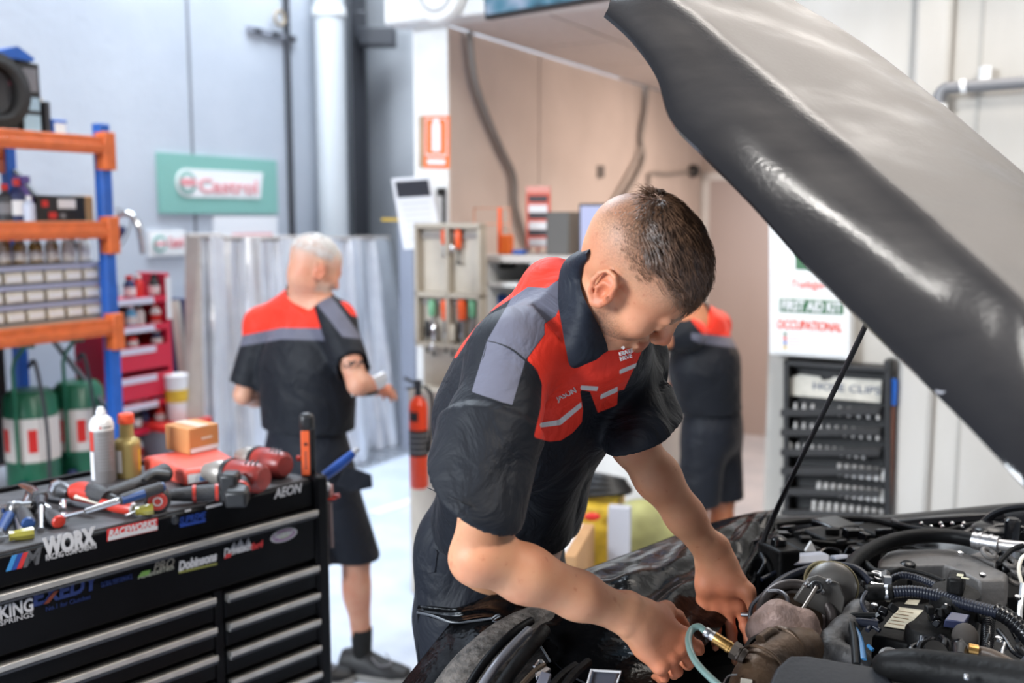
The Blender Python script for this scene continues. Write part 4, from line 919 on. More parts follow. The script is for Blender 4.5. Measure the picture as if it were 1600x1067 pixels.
def wrap(c, r, a0, a1, z0, z1, m, nm, par, th=.0008):
    b = MB(); b.grid([[c + (r*math.cos(a), r*math.sin(a), z) for z in (z0, z1)] for a in np.linspace(a0, a1, 10)], th); return b.build(nm, m, par)
dirc = math.atan2(-c[1], -c[0])
wrap(c, r*1.012, dirc - 1.45, dirc - .75, H*.44, H*.70, m_gripred, 'red_stripe', t); wrap(c, r*1.012, dirc - 1.5, dirc - .85, H*.05, H*.42, m_paper, 'side_panel', t)
wrap(c, r*1.02, dirc - .18, dirc + .0, H*.735, H*.765, m_gripred, 'logo', t); wrap(c, r*1.02, dirc + .12, dirc + .9, H*.742, H*.757, m_dark, 'wordmark', t)
for k in range(11): wrap(c, r*1.013, dirc - .45, dirc + .9 - (k % 3)*.15, H*(.18 + k*.043), H*(.187 + k*.043), mat('fine_print', (.33, .33, .34), .5), 'print_line', t)
# gold bottle
c = T(201, 744); H = P(201, 646, c[1])[2] - c[2]; r = 20*c[1]/FPX
t = thing('fuel_additive_bottle', 'gold bottle with a red screw cap behind the aerosol can', 'bottle', c)
b = MB(); b.lathe(c, (0, 0, 1), [(r*.95, 0), (r, .005), (r, H*.50), (r*1.0, H*.56), (r*.85, H*.60), (r*.60, H*.63), (r*.55, H*.66), (r*.53, H*.85)], 32); b.build('body', mat('gold_plastic', (.40, .31, .12), .38, .45), t)
b = MB(); b.lathe(c, (0, 0, 1), [(r*.62, H*.85), (r*.64, H*.86), (r*.62, H*.985), (r*.55, H), (.001, H)], 28); b.build('cap', mat('cap_red', (.72, .08, .03), .4), t)
wrap(c, r*1.01, dirc - 1.0, dirc - .5, H*.1, H*.45, m_paper, 'paper_label', t); wrap(c, r*1.01, dirc + .9, dirc + 1.2, H*.1, H*.45, m_yellow, 'side_strip', t)
# red flat case with cardboard box on it
RT = lambda px, py, z: Pz(px, py, z)
zc = ZT + .042
Q = [RT(222, 713, zc), RT(288, 735, zc), RT(378, 722, zc), RT(330, 694, zc)]
Qc = sum(Q)/4; Q = [Qc + (q - Qc)*1.0 for q in Q]
t = thing('red_case', 'flat red plastic case under the small cardboard box', 'case', Qc - (0, 0, .042)); b = MB(); b.prism([q - (0, 0, .042) for q in Q], (0, 0, .042)); b.build('shell', m_case, t, bevel=.010, seg=3)
A = Q[1]*.95 + Q[2]*.05; B_ = Q[1]*.45 + Q[2]*.55; nn = nrm(np.cross(B_ - A, (0, 0, 1)))
b = MB(); b.prism([A + nn*.001 - (0, 0, .034), B_ + nn*.001 - (0, 0, .034), B_ + nn*.001 - (0, 0, .012), A + nn*.001 - (0, 0, .012)], nn*.0015); o = b.build('side_label', m_paper, t)
A2 = A*.6 + B_*.4; b = MB(); b.prism([A2 + nn*.003 - (0, 0, .031), B_*.95 + A*.05 + nn*.003 - (0, 0, .031), B_*.95 + A*.05 + nn*.003 - (0, 0, .02), A2 + nn*.003 - (0, 0, .02)], nn*.001); b.build('blue_print', mat('print_blue', (.05, .2, .5), .5), o)
zb_ = zc; f0 = RT(259, 702, zb_); f1 = RT(296, 711, zb_); f2 = RT(343, 700, zb_); hh = P(296, 671, f1[1])[2] - zb_
f3 = f0 + (f2 - f1)
t = thing('cardboard_carton', 'small orange-brown cardboard carton resting on the red case', 'box', (f0+f2)/2)
b = MB(); b.prism([f0, f1, f2, f3], (0, 0, hh)); b.build('carton', mat('orange_cardboard', (.50, .22, .075), .75, noise=.06, nscale=15), t, bevel=.003)
def onbox(a, c, u0, u1, w0, w1, m, nm):
    nn = nrm(np.cross(c - a, (0, 0, 1))); q = lambda u, w_: a + (c - a)*u + np.array([0, 0, hh*w_]) + nn*.0008
    b = MB(); b.prism([q(u0, w0), q(u1, w0), q(u1, w1), q(u0, w1)], nn*.0006); b.build(nm, m, t)
onbox(f1, f2, .05, .97, .04, .22, m_paper, 'tape_strip'); onbox(f1, f2, .4, .75, .5, .58, m_cream, 'print')
b = MB(); u = f1 - f0; v_ = f3 - f0; zz = np.array([0, 0, hh + .0008]); b.prism([f0 + v_*.32 + zz, f0 + u + v_*.32 + zz, f0 + u + v_*.68 + zz, f0 + v_*.68 + zz], (0, 0, .0006)); b.build('top_tape', mat('tape_pale', (.62, .5, .38), .3), t)
# cordless impact driver lying on its side (front one) : body, chuck, handle, battery
def driver(pc, pf, label, sc_=1., batt=True, name='cordless_driver', handle=None):
    c = np.asarray(pc); f = np.asarray(pf); ax = nrm(f - c); L_ = np.linalg.norm(f - c)
    t = thing(name, label, 'power tool', c*(1, 1, 0) + (0, 0, ZT))
    b = MB(); b.lathe(c, ax, [(.001, -.002), (.026*sc_, 0), (.036*sc_, .012), (.038*sc_, L_*.35), (.036*sc_, L_*.6), (.030*sc_, L_*.68)], 24); b.build('motor_housing', mat('tool_red', (.26, .028, .022), .36, noise=.3, nscale=20, col2=None), t)
    b = MB(); b.lathe(c, ax, [(.031*sc_, L_*.64), (.033*sc_, L_*.66), (.031*sc_, L_*.82), (.024*sc_, L_*.92), (.020*sc_, L_), (.012*sc_, L_*1.01), (.001, L_*1.01)], 24); b.build('gear_case', mat('gear_grey', (.34, .31, .28), .4, .5), t)
    b = MB(); b.lathe(c, ax, [(.0365*sc_, L_*.55), (.0385*sc_, L_*.55), (.0385*sc_, L_*.62), (.035*sc_, L_*.62)], 24); b.build('rubber_ring', m_black, t)
    up = np.array([0, 0, 1.])
    b = MB()
    for k in (.12, .2, .28): b.box(c + ax*L_*k + up*.034*sc_, (.004, .03, .01))
    b.build('vent', m_black, t)
    if handle is not None:
        h = np.asarray(handle); s0 = c + ax*L_*.30; b = MB(); b.tube([s0, s0*.4 + h*.6, h], [.022*sc_, .019*sc_, .021*sc_], 14, sub=4); b.build('handle', m_grip, t)
        hd = nrm(h - s0); b = MB(); R = np.array([nrm(np.cross(hd, up)), up, hd]).T; b.box(h + hd*.012, (.052*sc_, .040*sc_, .045), R=R); b.build('battery', m_black, t, bevel=.008)
        b = MB(); b.tube([s0*.3 + h*.7, s0*.2 + h*.8], [.0225*sc_, .0222*sc_], 14); b.build('handle_band', m_gripred, t)
    return t
def bow(p, q, n=2): return p
c1 = T(413, 752, .037); f1_ = T(326, 741, .037)
# angle grinder style tool in the middle: long dark grip with red bands plus square foot
driver(T(413, 748, .038), T(322, 736, .037), 'red-brown cordless drill lying at the middle of the tool chest', handle=T(372, 772, .022), sc_=1.0)
driver(T(446, 728, .036), T(375, 712, .034), 'second red-brown cordless drill near the right end of the chest', sc_=.95)
# grip cordless ratchet: from (262,765) to (345,755)
g0, g1 = T(352, 768, .022), T(264, 774, .022)
t = thing('cordless_ratchet', 'slim dark cordless ratchet with red bands in front of the drill', 'power tool', (g0+g1)/2*(1, 1, 0) + (0, 0, ZT))
ax = g1 - g0
lay([g0, g0 + ax*.5, g0 + ax*.85, g1], [.019, .019, .015, .012], 'grip', m_grip, t, 16, 4)
for k in (.12, .52): b = MB(); b.tube([g0 + ax*k, g0 + ax*(k + .06)], .0205, 16); b.build('red_band', m_gripred, t)
b = MB(); b.box(g0 - nrm(ax)*.012 + (0, 0, .012), (.042, .05, .068)); b.build('battery_foot', m_black, t, bevel=.008)
# big black bodied grinder with red round end  (500..620,250..360 in crop => 205..262, 725..780)
g0, g1 = T(248, 775, .026), T(165, 792, .03)
t = thing('tape_measure', 'round red and black tape measure at the tip of the torque wrench', 'tape measure', T(246, 778)); c = T(246, 780, .029); axv = nrm(EYE*(1, 1, 0) - c*(1, 1, 0) + (0, 0, .0))
b = MB(); b.lathe(c - axv*.018, axv, [(.001, 0), (.022, 0), (.029, .006), (.029, .030), (.024, .036), (.001, .036)], 28); b.build('casing', m_black, t)
b = MB(); b.lathe(c + axv*.0185, axv, [(.001, 0), (.021, 0), (.019, .002), (.001, .0025)], 24); o = b.build('red_face', m_gripred, t)
b = MB(); b.torus(c + axv*.021, axv, .009, .0018, 20, 6); b.build('face_mark', m_sw, o)
b = MB(); q_ = T(252, 791, .003); b.box(q_, (.014, .006, .004)); b.build('tape_hook', m_sw, t)
t = thing('heat_gun', 'dark grey gun-shaped air tool lying behind the tape measure', 'power tool', T(225, 752))
h0, h1, h2 = T(258, 738, .04), T(215, 757, .035), T(160, 775, .03)
lay([h0, h0*.5 + h1*.5, h1, h2], [.024, .022, .018, .014], 'barrel', m_grip, t, 16, 4)
lay([T(262, 744, .052), T(240, 742, .06), T(225, 752, .052)], [.014, .012, .008], 'upper_ridge', m_black, t, 10, 4)
lay([h1, T(205, 766, .014), T(172, 770, .010)], [.014, .012, .009], 'handle', m_grip, t, 10, 4)
# red and black pistol-grip ratchet tool: (108..185, 752..782)
t = thing('pneumatic_drill', 'red and black air tool with a knurled steel chuck at the back of the chest', 'power tool', T(140, 770))
lay([T(112, 770, .028), T(128, 768, .032), T(150, 774, .030), T(165, 780, .024)], [.018, .024, .022, .016], 'body', m_gripred, t, 16, 4)
lay([T(138, 768, .034), T(152, 772, .034), T(166, 778, .028)], [.0205, .0225, .018], 'rubber_overmold', m_grip, t, 14, 3)
lay([T(166, 779, .024), T(182, 782, .020)], [.016, .011], 'boot', m_black, t, 14)
lay([T(110, 770, .028), T(100, 766, .030), T(88, 762, .030)], [.013, .020, .020], 'chuck', mat('gunmetal', (.12, .12, .125), .35, .7), t, 14)
b = MB(); b.lathe(T(91, 764, .032), nrm(T(80, 752, .04) - T(91, 764, .03)), [(.018, -.01), (.02, 0), (.014, .022), (.008, .024)], 8); b.build('nozzle', m_chrome, t)
# torque wrench: chrome shaft from (100,815) up to (205,768), grip to (252,748)
t = thing('torque_wrench', 'long chrome torque wrench with a blue and black grip laid across the tools', 'wrench', T(170, 795))
w0, w1, w2, w3 = T(96, 808, .020), T(133, 799, .038), T(186, 782, .050), T(252, 761, .060)
lay([w1, w2], [.0062, .0075], 'shaft', m_chrome, t, 14); lay([w2, w2*.9 + w3*.1, w2*.5 + w3*.5, w3], [.009, .0125, .0135, .0125], 'grip', m_grip, t, 16, 3)
dw = nrm(w3 - w2); sd = nrm(np.cross(dw, (0, 0, 1)))
lay([w2 + dw*.004 + sd*.004, w2*.45 + w3*.55 + sd*.007], [.0095, .0105], 'blue_inlay', m_bluegrip, t, 10); lay([w3 - dw*.008, w3 + dw*.006], [.0115, .010], 'end_cap', m_bluegrip, t, 14)
lay([w1, w1*.6 + w0*.4, w0], [.0055, .0085, .0115], 'yoke', m_chrome, t, 10, 2, .6); b = MB(); b.lathe(w0 - (0, 0, .008), (0, 0, 1), [(.001, 0), (.015, 0), (.016, .004), (.016, .014), (.009, .017), (.001, .018)], 20); b.build('ratchet_head', m_chrome, t)
b = MB(); b.box(w1*.5 + w0*.5 + sd*.008, (.03, .004, .007), R=np.array([nrm(w1 - w0), sd, np.cross(nrm(w1 - w0), sd)]).T); b.build('direction_switch', m_dark, t)
def screwdriver(p0, p1, pt_, rad, mh, label, tipr=.0032, ms=None, cap=None, group=None, blade='flat', name='screwdriver'):
    t = thing(name, label, 'screwdriver' if name == 'screwdriver' else name.split('_')[-1], (p0 + p1)/2*(1, 1, 0) + (0, 0, ZT)); ax = p1 - p0
    lay([p0, p0 + ax*.06, p0 + ax*.5, p0 + ax*.82, p1], [rad*.8, rad, rad*.96, rad*.75, rad*.85], 'handle', mh, t, 8 if mh is m_clear else 16, 2)
    L2 = pt_ - p1; lay([p1, p1 + L2*.85, pt_], [tipr, tipr, tipr*1.5], 'blade', ms or m_steel, t, 10, 1, .8)
    if cap: b = MB(); b.lathe(p0 - nrm(ax)*.001, nrm(ax), [(.001, -.004), (rad*.7, -.003), (rad*.92, .002), (rad*.9, .012)], 20); b.build('end_cap', cap, t)
    return t
screwdriver(T(53, 832, .012), T(14, 838, .012), T(-60, 846, .010), .013, m_clear, 'yellow clear-handled screwdriver lying at the front left corner of the chest top')
screwdriver(T(240, 795, .016), T(212, 799, .014), T(196, 806, .010), .013, m_clear, 'yellow clear-handled screwdriver behind the racing sticker edge')
screwdriver(T(209, 795, .017), T(160, 788, .017), T(118, 776, .030), .015, m_gripred, 'red and black handled screwdriver with white tip under the torque wrench', cap=mat('cap_silver', (.45, .4, .38), .4, .3), ms=m_cream, tipr=.004)
screwdriver(T(92, 815, .016), T(73, 801, .018), T(70, 790, .022), .016, m_grip, 'short stubby driver with a round red end cap facing forward', cap=m_gripred, name='stubby_driver')
screwdriver(T(44, 818, .017), T(33, 795, .018), T(46, 770, .020), .0155, m_grip, 'dark-handled driver with a blue end cap between the sockets', cap=m_bluegrip, tipr=.007, ms=m_chrome)
screwdriver(T(63, 772, .036), T(64, 790, .034), T(64, 828, .006), .011, m_dark, 'dark hammer-headed punch with a flat steel blade pointing forward', tipr=.0055, name='punch')
b = MB(); b.lathe(T(63, 776, .036), nrm((0, 0, 1)), [(.001, -.016), (.014, -.014), (.017, 0), (.014, .012), (.001, .015)], 18); tag(b.build('ball_joint_tool', m_grip), 'round dark ball-shaped tool head on top of the punch', 'tool')
# ratchet handle across, T-bar
t = thing('breaker_bar', 'dark steel breaker bar lying behind the torque wrench', 'bar', T(110, 790)); lay([T(72, 781, .02), T(150, 793, .02)], .006, 'bar', m_dark, t, 12); lay([T(98, 784, .028), T(99, 797, .020)], .007, 'drive', m_chrome, t, 10)
# sockets
def sock(px, py, h, r, up, m, label, lift=.0, nm='wrench_socket'):
    c = T(px, py, lift); up = nrm(up); t = thing(nm, label, 'socket', c); b = MB()
    b.lathe(c, up, [(r*.8, 0), (r, .002), (r, h*.5), (r*.86, h*.58), (r*.86, h*.97), (r*.8, h), (r*.55, h), (r*.55, h*.7), (.001, h*.7)], 20); b.build('body', m, t)
    b = MB(); b.lathe(c, up, [(r*1.0, h*.2), (r*1.02, h*.22), (r*1.02, h*.3), (r*1.0, h*.32)], 20); b.build('knurled_ring', m_dark if m is m_chrome else m_steel, t)
m_gun = mat('gunmetal', ())
sock(12, 796, .050, .019, (1, .2, .0), m_gun, 'big dark impact socket lying at the left frame edge', .019)
sock(26, 795, .040, .015, (1, .2, .0), m_gun, 'dark impact socket touching the big one at the left', .015)
sock(99, 806, .030, .009, (0, 0, 1), m_chrome, 'chrome socket standing behind the torque wrench head') 
sock(4, 812, .03, .014, (0, 0, 1), m_chrome, 'chrome socket standing at the left frame edge'); sock(44, 781, .028, .012, (.3, .3, 1), m_chrome, 'chrome socket standing beside the dark-handled driver', .0)
sock(78, 800, .026, .010, (-.7, .3, .5), m_chrome, 'small chrome socket tipped beside the red-capped driver', .012)
b = MB(); b.tube([T(32, 757, .03), T(48, 763, .03), T(56, 770, .028)], [.007, .013, .009], 10, flat=.4); tag(b.build('scraper_blade', m_chrome), 'bright scraper blade pointing left at the back of the tool pile', 'scraper')
t = thing('ratchet', 'small blue and chrome ratchet at the left frame edge', 'ratchet', T(8, 815)); lay([T(0, 830, .012), T(14, 806, .014)], [.009, .012], 'handle', m_bluegrip, t, 12); lay([T(-4, 838, .012), T(0, 830, .012)], [.014, .009], 'head', m_chrome, t, 12)
screwdriver(T(34, 834, .010), T(26, 812, .010), T(24, 800, .010), .006, m_steel, 'thin bare steel bit shank between the left drivers')
# knife-like orange and black tool standing in a holder at the right corner
p0 = K(-.02, .035, ZT); c0 = Pn(481, 742, kb, p0@kb); zt_ = Pn(481, 645, kb, p0@kb)[2]
t = thing('work_light', 'slim black inspection light with an orange front standing at the right corner of the chest', 'light', c0); hx = 8.5*c0[1]/FPX*1.0
vdir = nrm((EYE - c0)*(1, 1, 0)); rt = np.array([-vdir[1], vdir[0], 0])
def slab(a0, a1, z0, z1, d0, d1, m, nm, par, bev=.003):
    b = MB(); b.prism([c0 + rt*a0 + vdir*d0 + (0, 0, z0), c0 + rt*a1 + vdir*d0 + (0, 0, z0), c0 + rt*a1 + vdir*d1 + (0, 0, z0), c0 + rt*a0 + vdir*d1 + (0, 0, z0)], (0, 0, z1 - z0)); return b.build(nm, m, par, bevel=bev)
Hh = zt_ - c0[2]
slab(-hx*1.15, hx*.75, 0, Hh*.75, -.004, .010, m_black, 'body', t); slab(-hx*1.35, hx*1.4, Hh*.70, Hh, -.022, .010, m_black, 'head', t, .012); slab(hx*.1, hx*1.5, -.01, Hh*.9, -.03, -.004, m_black, 'back_clip', t, .005)
slab(-hx*1.1, hx*.45, .002, Hh*.73, .010, .013, mat('orange_front', (.78, .12, .03), .4), 'orange_front', t, .002)
b = MB(); b.cyl(c0 + vdir*.012 + (0, 0, Hh*.52) - rt*hx*.3, c0 + vdir*.0155 + (0, 0, Hh*.52) - rt*hx*.3, .004); b.build('button', m_black, t)
for k in range(6): slab(-hx*.5, hx*-.1, Hh*(.12 + k*.05), Hh*(.145 + k*.05), .0131, .0136, m_dark, 'print_mark', t, 0)
b = MB(); b.sph(c0 + rt*-hx*1.6 + (0, 0, .045), .008, 10); b.build('red_knob', m_gripred, t)
# screwdrivers in the side holder, hanging on the right end of the chest
e0 = K(.045, .05, ZT)
t = thing('screwdriver', 'blue-handled screwdriver sticking out of the side holder at the right end of the chest', 'screwdriver', P(535, 725, 2.62))
lay([P(507, 744, 2.6), P(528, 728, 2.62), P(552, 708, 2.64)], [.013, .014, .011], 'handle', mat('bright_blue', (.02, .08, .35), .35), t, 14, 4)
lay([P(552, 708, 2.64), P(560, 700, 2.645)], [.0085, .007], 'collar', m_sw, t, 12)
b = MB(); b.box(K(.05, .11, ZT - .06), (.05, .16, .05), R=np.array([ka, kb, [0, 0, 1]]).T); t2 = tag(b.build('side_holder', m_black, bevel=.006), 'black holder clipped to the right end of the tool chest', 'holder')
t = thing('cutting_tool', 'long tool with a red ring hanging from the right end of the chest', 'tool', P(516, 850, 2.55))
lay([P(513, 758, 2.55), P(514, 775, 2.55)], [.012, .012], 'collar', mat('dull_pink', (.45, .22, .2), .4, .3), t, 12); b = MB(); b.lathe(P(515, 776, 2.55), (0, 0, -1), [(.01, 0), (.018, .001), (.019, .005), (.01, .006)], 16); b.tube([P(515, 777, 2.55), P(530, 774, 2.55)], .006, 8); b.build('red_ring', m_gripred, t)
lay([P(514, 785, 2.55), P(518, 855, 2.55)], [.008, .006], 'shaft', mat('brownish_steel', (.22, .16, .15), .4, .5), t, 10)
b = MB(); b.sph(P(510, 760, 2.53), .012, 10); b.build('pivot', m_sw, t)
# ================================================================ THE CAR (front end, bonnet raised)
CAR = thing('car', 'black car with its dusty bonnet raised over the open engine bay', 'car', (0.75, 1.35, 0))
m_paint = mat('dark_paint', (.010, .010, .012), .25, coat=.4)
def attr_mat(name, base, attr, col, rough=.5, rough2=None, noise=.0, ns=6., lo=-.002, hi=.002):
    m = mat(name, base, rough); n = m.node_tree; b = n.nodes['Principled BSDF']; return m
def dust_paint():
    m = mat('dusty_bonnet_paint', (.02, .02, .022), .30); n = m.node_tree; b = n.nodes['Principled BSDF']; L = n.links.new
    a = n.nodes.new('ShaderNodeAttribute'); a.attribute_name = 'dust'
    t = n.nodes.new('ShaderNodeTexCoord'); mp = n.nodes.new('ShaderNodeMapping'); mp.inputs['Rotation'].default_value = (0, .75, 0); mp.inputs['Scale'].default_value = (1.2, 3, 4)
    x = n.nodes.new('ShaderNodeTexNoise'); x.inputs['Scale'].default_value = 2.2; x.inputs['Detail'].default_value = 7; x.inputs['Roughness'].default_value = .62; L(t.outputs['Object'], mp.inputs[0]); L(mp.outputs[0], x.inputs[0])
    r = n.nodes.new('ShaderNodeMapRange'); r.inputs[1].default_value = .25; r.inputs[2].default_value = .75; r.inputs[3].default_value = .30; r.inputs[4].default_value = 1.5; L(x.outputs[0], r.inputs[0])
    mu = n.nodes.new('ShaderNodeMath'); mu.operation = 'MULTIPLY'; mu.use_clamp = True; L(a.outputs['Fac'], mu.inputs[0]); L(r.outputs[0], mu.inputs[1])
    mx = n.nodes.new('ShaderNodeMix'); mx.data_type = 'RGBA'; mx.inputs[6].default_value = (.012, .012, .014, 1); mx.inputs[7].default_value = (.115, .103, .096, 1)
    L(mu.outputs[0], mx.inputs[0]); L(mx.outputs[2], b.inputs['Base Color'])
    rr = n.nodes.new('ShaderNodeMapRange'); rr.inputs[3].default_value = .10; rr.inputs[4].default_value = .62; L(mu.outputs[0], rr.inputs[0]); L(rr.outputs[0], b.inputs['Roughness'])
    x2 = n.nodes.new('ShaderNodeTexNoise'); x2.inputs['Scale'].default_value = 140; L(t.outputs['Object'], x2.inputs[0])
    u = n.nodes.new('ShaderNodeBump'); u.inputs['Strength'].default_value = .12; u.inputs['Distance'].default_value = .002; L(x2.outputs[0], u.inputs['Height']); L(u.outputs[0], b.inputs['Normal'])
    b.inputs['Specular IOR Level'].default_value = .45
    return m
# bonnet: each row runs across the panel, from the near rolled edge to the far edge
S = np.linspace(0, 1, 12)
near = [(948, 24), (992, 66), (1030, 122), (1052, 190), (1100, 240), (1178, 318), (1262, 412), (1350, 500), (1440, 588), (1520, 668), (1610, 762), (1760, 915)]
crs = [(962, -12), (1010, -22), (1075, 18), (1140, 72), (1200, 122), (1275, 186), (1345, 245), (1415, 308), (1490, 374), (1560, 438), (1640, 512), (1790, 660)]
sil = [(1010, -130), (1100, -90), (1180, -38), (1250, 14), (1305, 46), (1368, 88), (1425, 132), (1482, 178), (1540, 228), (1605, 284), (1680, 352), (1820, 480)]
Dn = np.interp(S, [0, .35, 1], [1.52, 1.30, .86])
NR = 78; NC = 44
def rs(a, n): a = np.asarray(a, float); return spline(a, np.linspace(0, len(a)-1, n))
nn_, cc_, ss_ = rs(near, NR), rs(crs, NR), rs(sil, NR); Dn = rs(Dn[:, None], NR)[:, 0]
G = np.zeros((NR, NC, 3)); DU = np.zeros((NR, NC))
for i in range(NR):
    pn = P(*nn_[i], Dn[i]); pc = P(*cc_[i], Dn[i] + .10); ps = P(*ss_[i], Dn[i] + .46)
    far = ps + (ps - pc)*.55 + np.array([.05, .10, -.10])
    v = pn - pc; vs = ps - pc; outv = nrm(np.cross(ps - pc, P(*cc_[min(i+1, NR-1)], Dn[i] + .1) - P(*cc_[max(i-1, 0)], Dn[i] + .1)))
    if outv[2] < 0: outv = -outv
    # near rolled flank: pn -> belly -> pc ; lip turns inward below pn
    ctrl = [pn + np.array([.006, .02, .006]), pn + np.array([.001, .004, .002]), pn, pn*.86 + pc*.14 + np.array([0, -.008, 0]), pn*.55 + pc*.45 + np.array([-.002, -.018, .0]), pn*.22 + pc*.78 + np.array([-.003, -.010, .002]), pc, pc*.86 + ps*.14 + outv*.006, pc*.55 + ps*.45 + outv*.020, pc*.2 + ps*.8 + outv*.012, ps, far]
    G[i] = spline(np.array(ctrl), np.linspace(0, len(ctrl)-1, NC)); c = np.linspace(0, len(ctrl)-1, NC)
    f = i/(NR-1)
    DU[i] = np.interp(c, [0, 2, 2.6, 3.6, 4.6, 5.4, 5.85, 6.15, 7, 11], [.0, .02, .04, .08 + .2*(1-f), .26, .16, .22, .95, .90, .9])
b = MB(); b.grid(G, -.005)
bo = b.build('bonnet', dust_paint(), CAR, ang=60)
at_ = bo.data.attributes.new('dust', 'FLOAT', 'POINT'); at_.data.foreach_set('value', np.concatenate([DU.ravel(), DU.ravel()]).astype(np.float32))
# small clips along the near edge of the bonnet
for (x, y, D) in ((1232, 374, 1.22), (1252, 392, 1.2), (1470, 608, 1.02)):
    b = MB(); b.tube([P(x, y, D), P(x + 9, y + 12, D + .01)], .006, 8); b.build('edge_clip', m_gr, bo)
# prop strut
b = MB(); st0, st1 = P(1357, 498, 1.52), P(1240, 740, 1.83)
b.tube([st0, P(1330, 556, 1.60), st1, P(1212, 800, 1.9), P(1193, 845, 1.92), P(1190, 880, 1.92)], [.0042, .0045, .0046, .0055, .0055, .007], 10, sub=4); b.build('gas_strut', m_black, CAR)
m_gl = mat('gloss_black', (.005, .005, .006), .24, spec=.3); m_rub = mat('rubber_black', (.005, .005, .0055), .45, spec=.12, noise=.2, nscale=30, bump=.1)
m_plas = mat('bay_plastic', (.0075, .0072, .0072), .50, spec=.14, noise=.3, nscale=14, bump=.15, bscale=90); m_alloy = mat('grey_alloy', (.135, .127, .122), .55, .25, noise=.12, nscale=16, bump=.2, bscale=120)
m_turbo = mat('rusty_casting', (.20, .125, .095), .6, .35, col2=(.34, .235, .20), nscale=26, bump=.35, bscale=90)
m_exh = mat('burnt_steel', (.045, .030, .022), .42, .6, col2=(.14, .085, .05), nscale=12, bump=.25, bscale=60)
m_hosb = mat('blue_black_hose', (.011, .013, .022), .38, spec=.3); m_brass = mat('brass', (.42, .24, .08), .32, .9, noise=.2, nscale=60)
m_dirty = mat('dusty_dark', (.035, .030, .026), .7, col2=(.13, .11, .095), nscale=40, bump=.7, bscale=70, stretch=(1, 1, 3))
# bay tub and far wing
b = MB(); tub = [(0.10, 1.30), (-.10, 1.62), (.02, 1.86), (.55, 2.32), (1.02, 2.30), (1.75, 1.75), (1.2, .95)]
b.prism([(x, y, .55) for x, y in tub], (0, 0, .10)); b.build('bay_floor', m_rub, CAR)
b = MB()
wl_ = [(1185, 815, 2.24), (1230, 812, 2.26), (1300, 812, 2.22), (1400, 812, 2.14), (1500, 803, 2.07), (1600, 794, 2.0), (1700, 790, 1.94)]
top = np.array([P(*q) for q in wl_]); G = np.array([[t_ + (0, .10, -.06), t_ + (0, .05, -.01), t_, t_ + (0, -.03, -.012), t_ + (-.01, -.045, -.035), t_ + (-.01, -.05, -.36)] for t_ in rs(top, 30)]); b.grid(G, .006); b.build('far_wing', m_gl, CAR)
b = MB(); b.prism([P(1398, 813, 2.09), P(1570, 800, 2.0), P(1575, 812, 1.99), P(1398, 822, 2.08)], (0, .03, -.005)); b.build('wing_edge', m_gl, CAR, bevel=.003)
# slam panel / bumper on the left
b = MB()
path = rs([P(690, 1110, 1.44), P(722, 1050, 1.50), P(765, 1000, 1.57), P(820, 962, 1.64), P(900, 935, 1.72)], 26)
for q in [0]:
    R = []
    for i, p in enumerate(path):
        tn = nrm(path[min(i+1, 25)] - path[max(i-1, 0)]); sd = nrm(np.cross(tn, (0, 0, 1)))
        R.append([p + sd*(.055*math.cos(a)) + np.array([0, 0, -.05 + .055*math.sin(a)]) for a in np.linspace(-.35, math.pi*.95, 14)])
    b.grid(np.array(R), .008)
b.build('dusty_bumper', m_dirty, CAR)
def tb(name, pts, r, m, n=12, sub=5, par=CAR, flat=1.):
    b = MB(); b.tube([P(*q) for q in pts], r, n, sub=sub, flat=flat); return b.build(name, m, par)
tb('bumper_trim', [(742, 1090, 1.42), (775, 1040, 1.46), (808, 1003, 1.52), (826, 985, 1.56)], .0075, mat('trim_grey', (.20, .20, .22), .35, .3), 14)
tb('inner_trim', [(765, 1100, 1.40), (802, 1045, 1.45), (835, 1005, 1.50), (850, 985, 1.55)], .011, m_plas, 14)
tb('gasket', [(722, 1090, 1.43), (757, 1035, 1.49), (800, 990, 1.55), (830, 970, 1.6)], .007, m_rub, 12)
# box with a pale rim, brackets and dark ribs near the bottom edge
def slabq(name, quad, th, m, par=CAR, bev=.002, D=None):
    b = MB(); b.prism([P(*q) for q in quad], th); return b.build(name, m, par, bevel=bev)
o = slabq('relay_box', [(913, 1090, 1.36), (925, 1046, 1.42), (968, 1050, 1.41), (955, 1095, 1.35)], (0, .03, -.05), mat('slate', (.06, .065, .085), .4), bev=.004)
b = MB(); b.tube([P(912, 1090, 1.352), P(924, 1047, 1.412), P(970, 1050, 1.402), P(963, 1070, 1.39), P(956, 1094, 1.342)], .0022, 8); b.build('pale_rim', m_sw, o)
slabq('bracket', [(828, 1090, 1.36), (846, 1048, 1.42), (862, 1052, 1.41), (845, 1095, 1.35)], (0, .02, -.02), mat('slate_light', (.14, .14, .17), .4))
slabq('bracket', [(838, 1060, 1.42), (862, 1045, 1.46), (853, 1040, 1.46), (836, 1050, 1.43)], (0, .01, -.01), m_steel)
tb('clip', [(835, 1042, 1.47), (843, 1032, 1.48), (850, 1040, 1.47), (842, 1048, 1.46)], .003, m_steel, 8)
tb('bracket_rod', [(812, 1075, 1.4), (835, 1050, 1.44), (850, 1040, 1.47)], .005, mat('brown_metal', (.10, .07, .045), .5, .5), 8)
for k in range(2): tb('radiator_rib', [(845 + k*22, 1100, 1.34), (872 + k*20, 1062 - k*3, 1.40), (900 + k*20, 1040 - k*6, 1.44)], .007, m_plas, 8)
slabq('radiator_shroud', [(840, 1170, 1.44), (900, 1080, 1.62), (1090, 1040, 1.72), (1110, 1170, 1.44)], (0, .02, -.06), m_rub)
slabq('headlamp_back', [(1000, 1090, 1.66), (1080, 1050, 1.76), (1180, 1030, 1.78), (1120, 1130, 1.55)], (0, .0, -.05), m_rub)
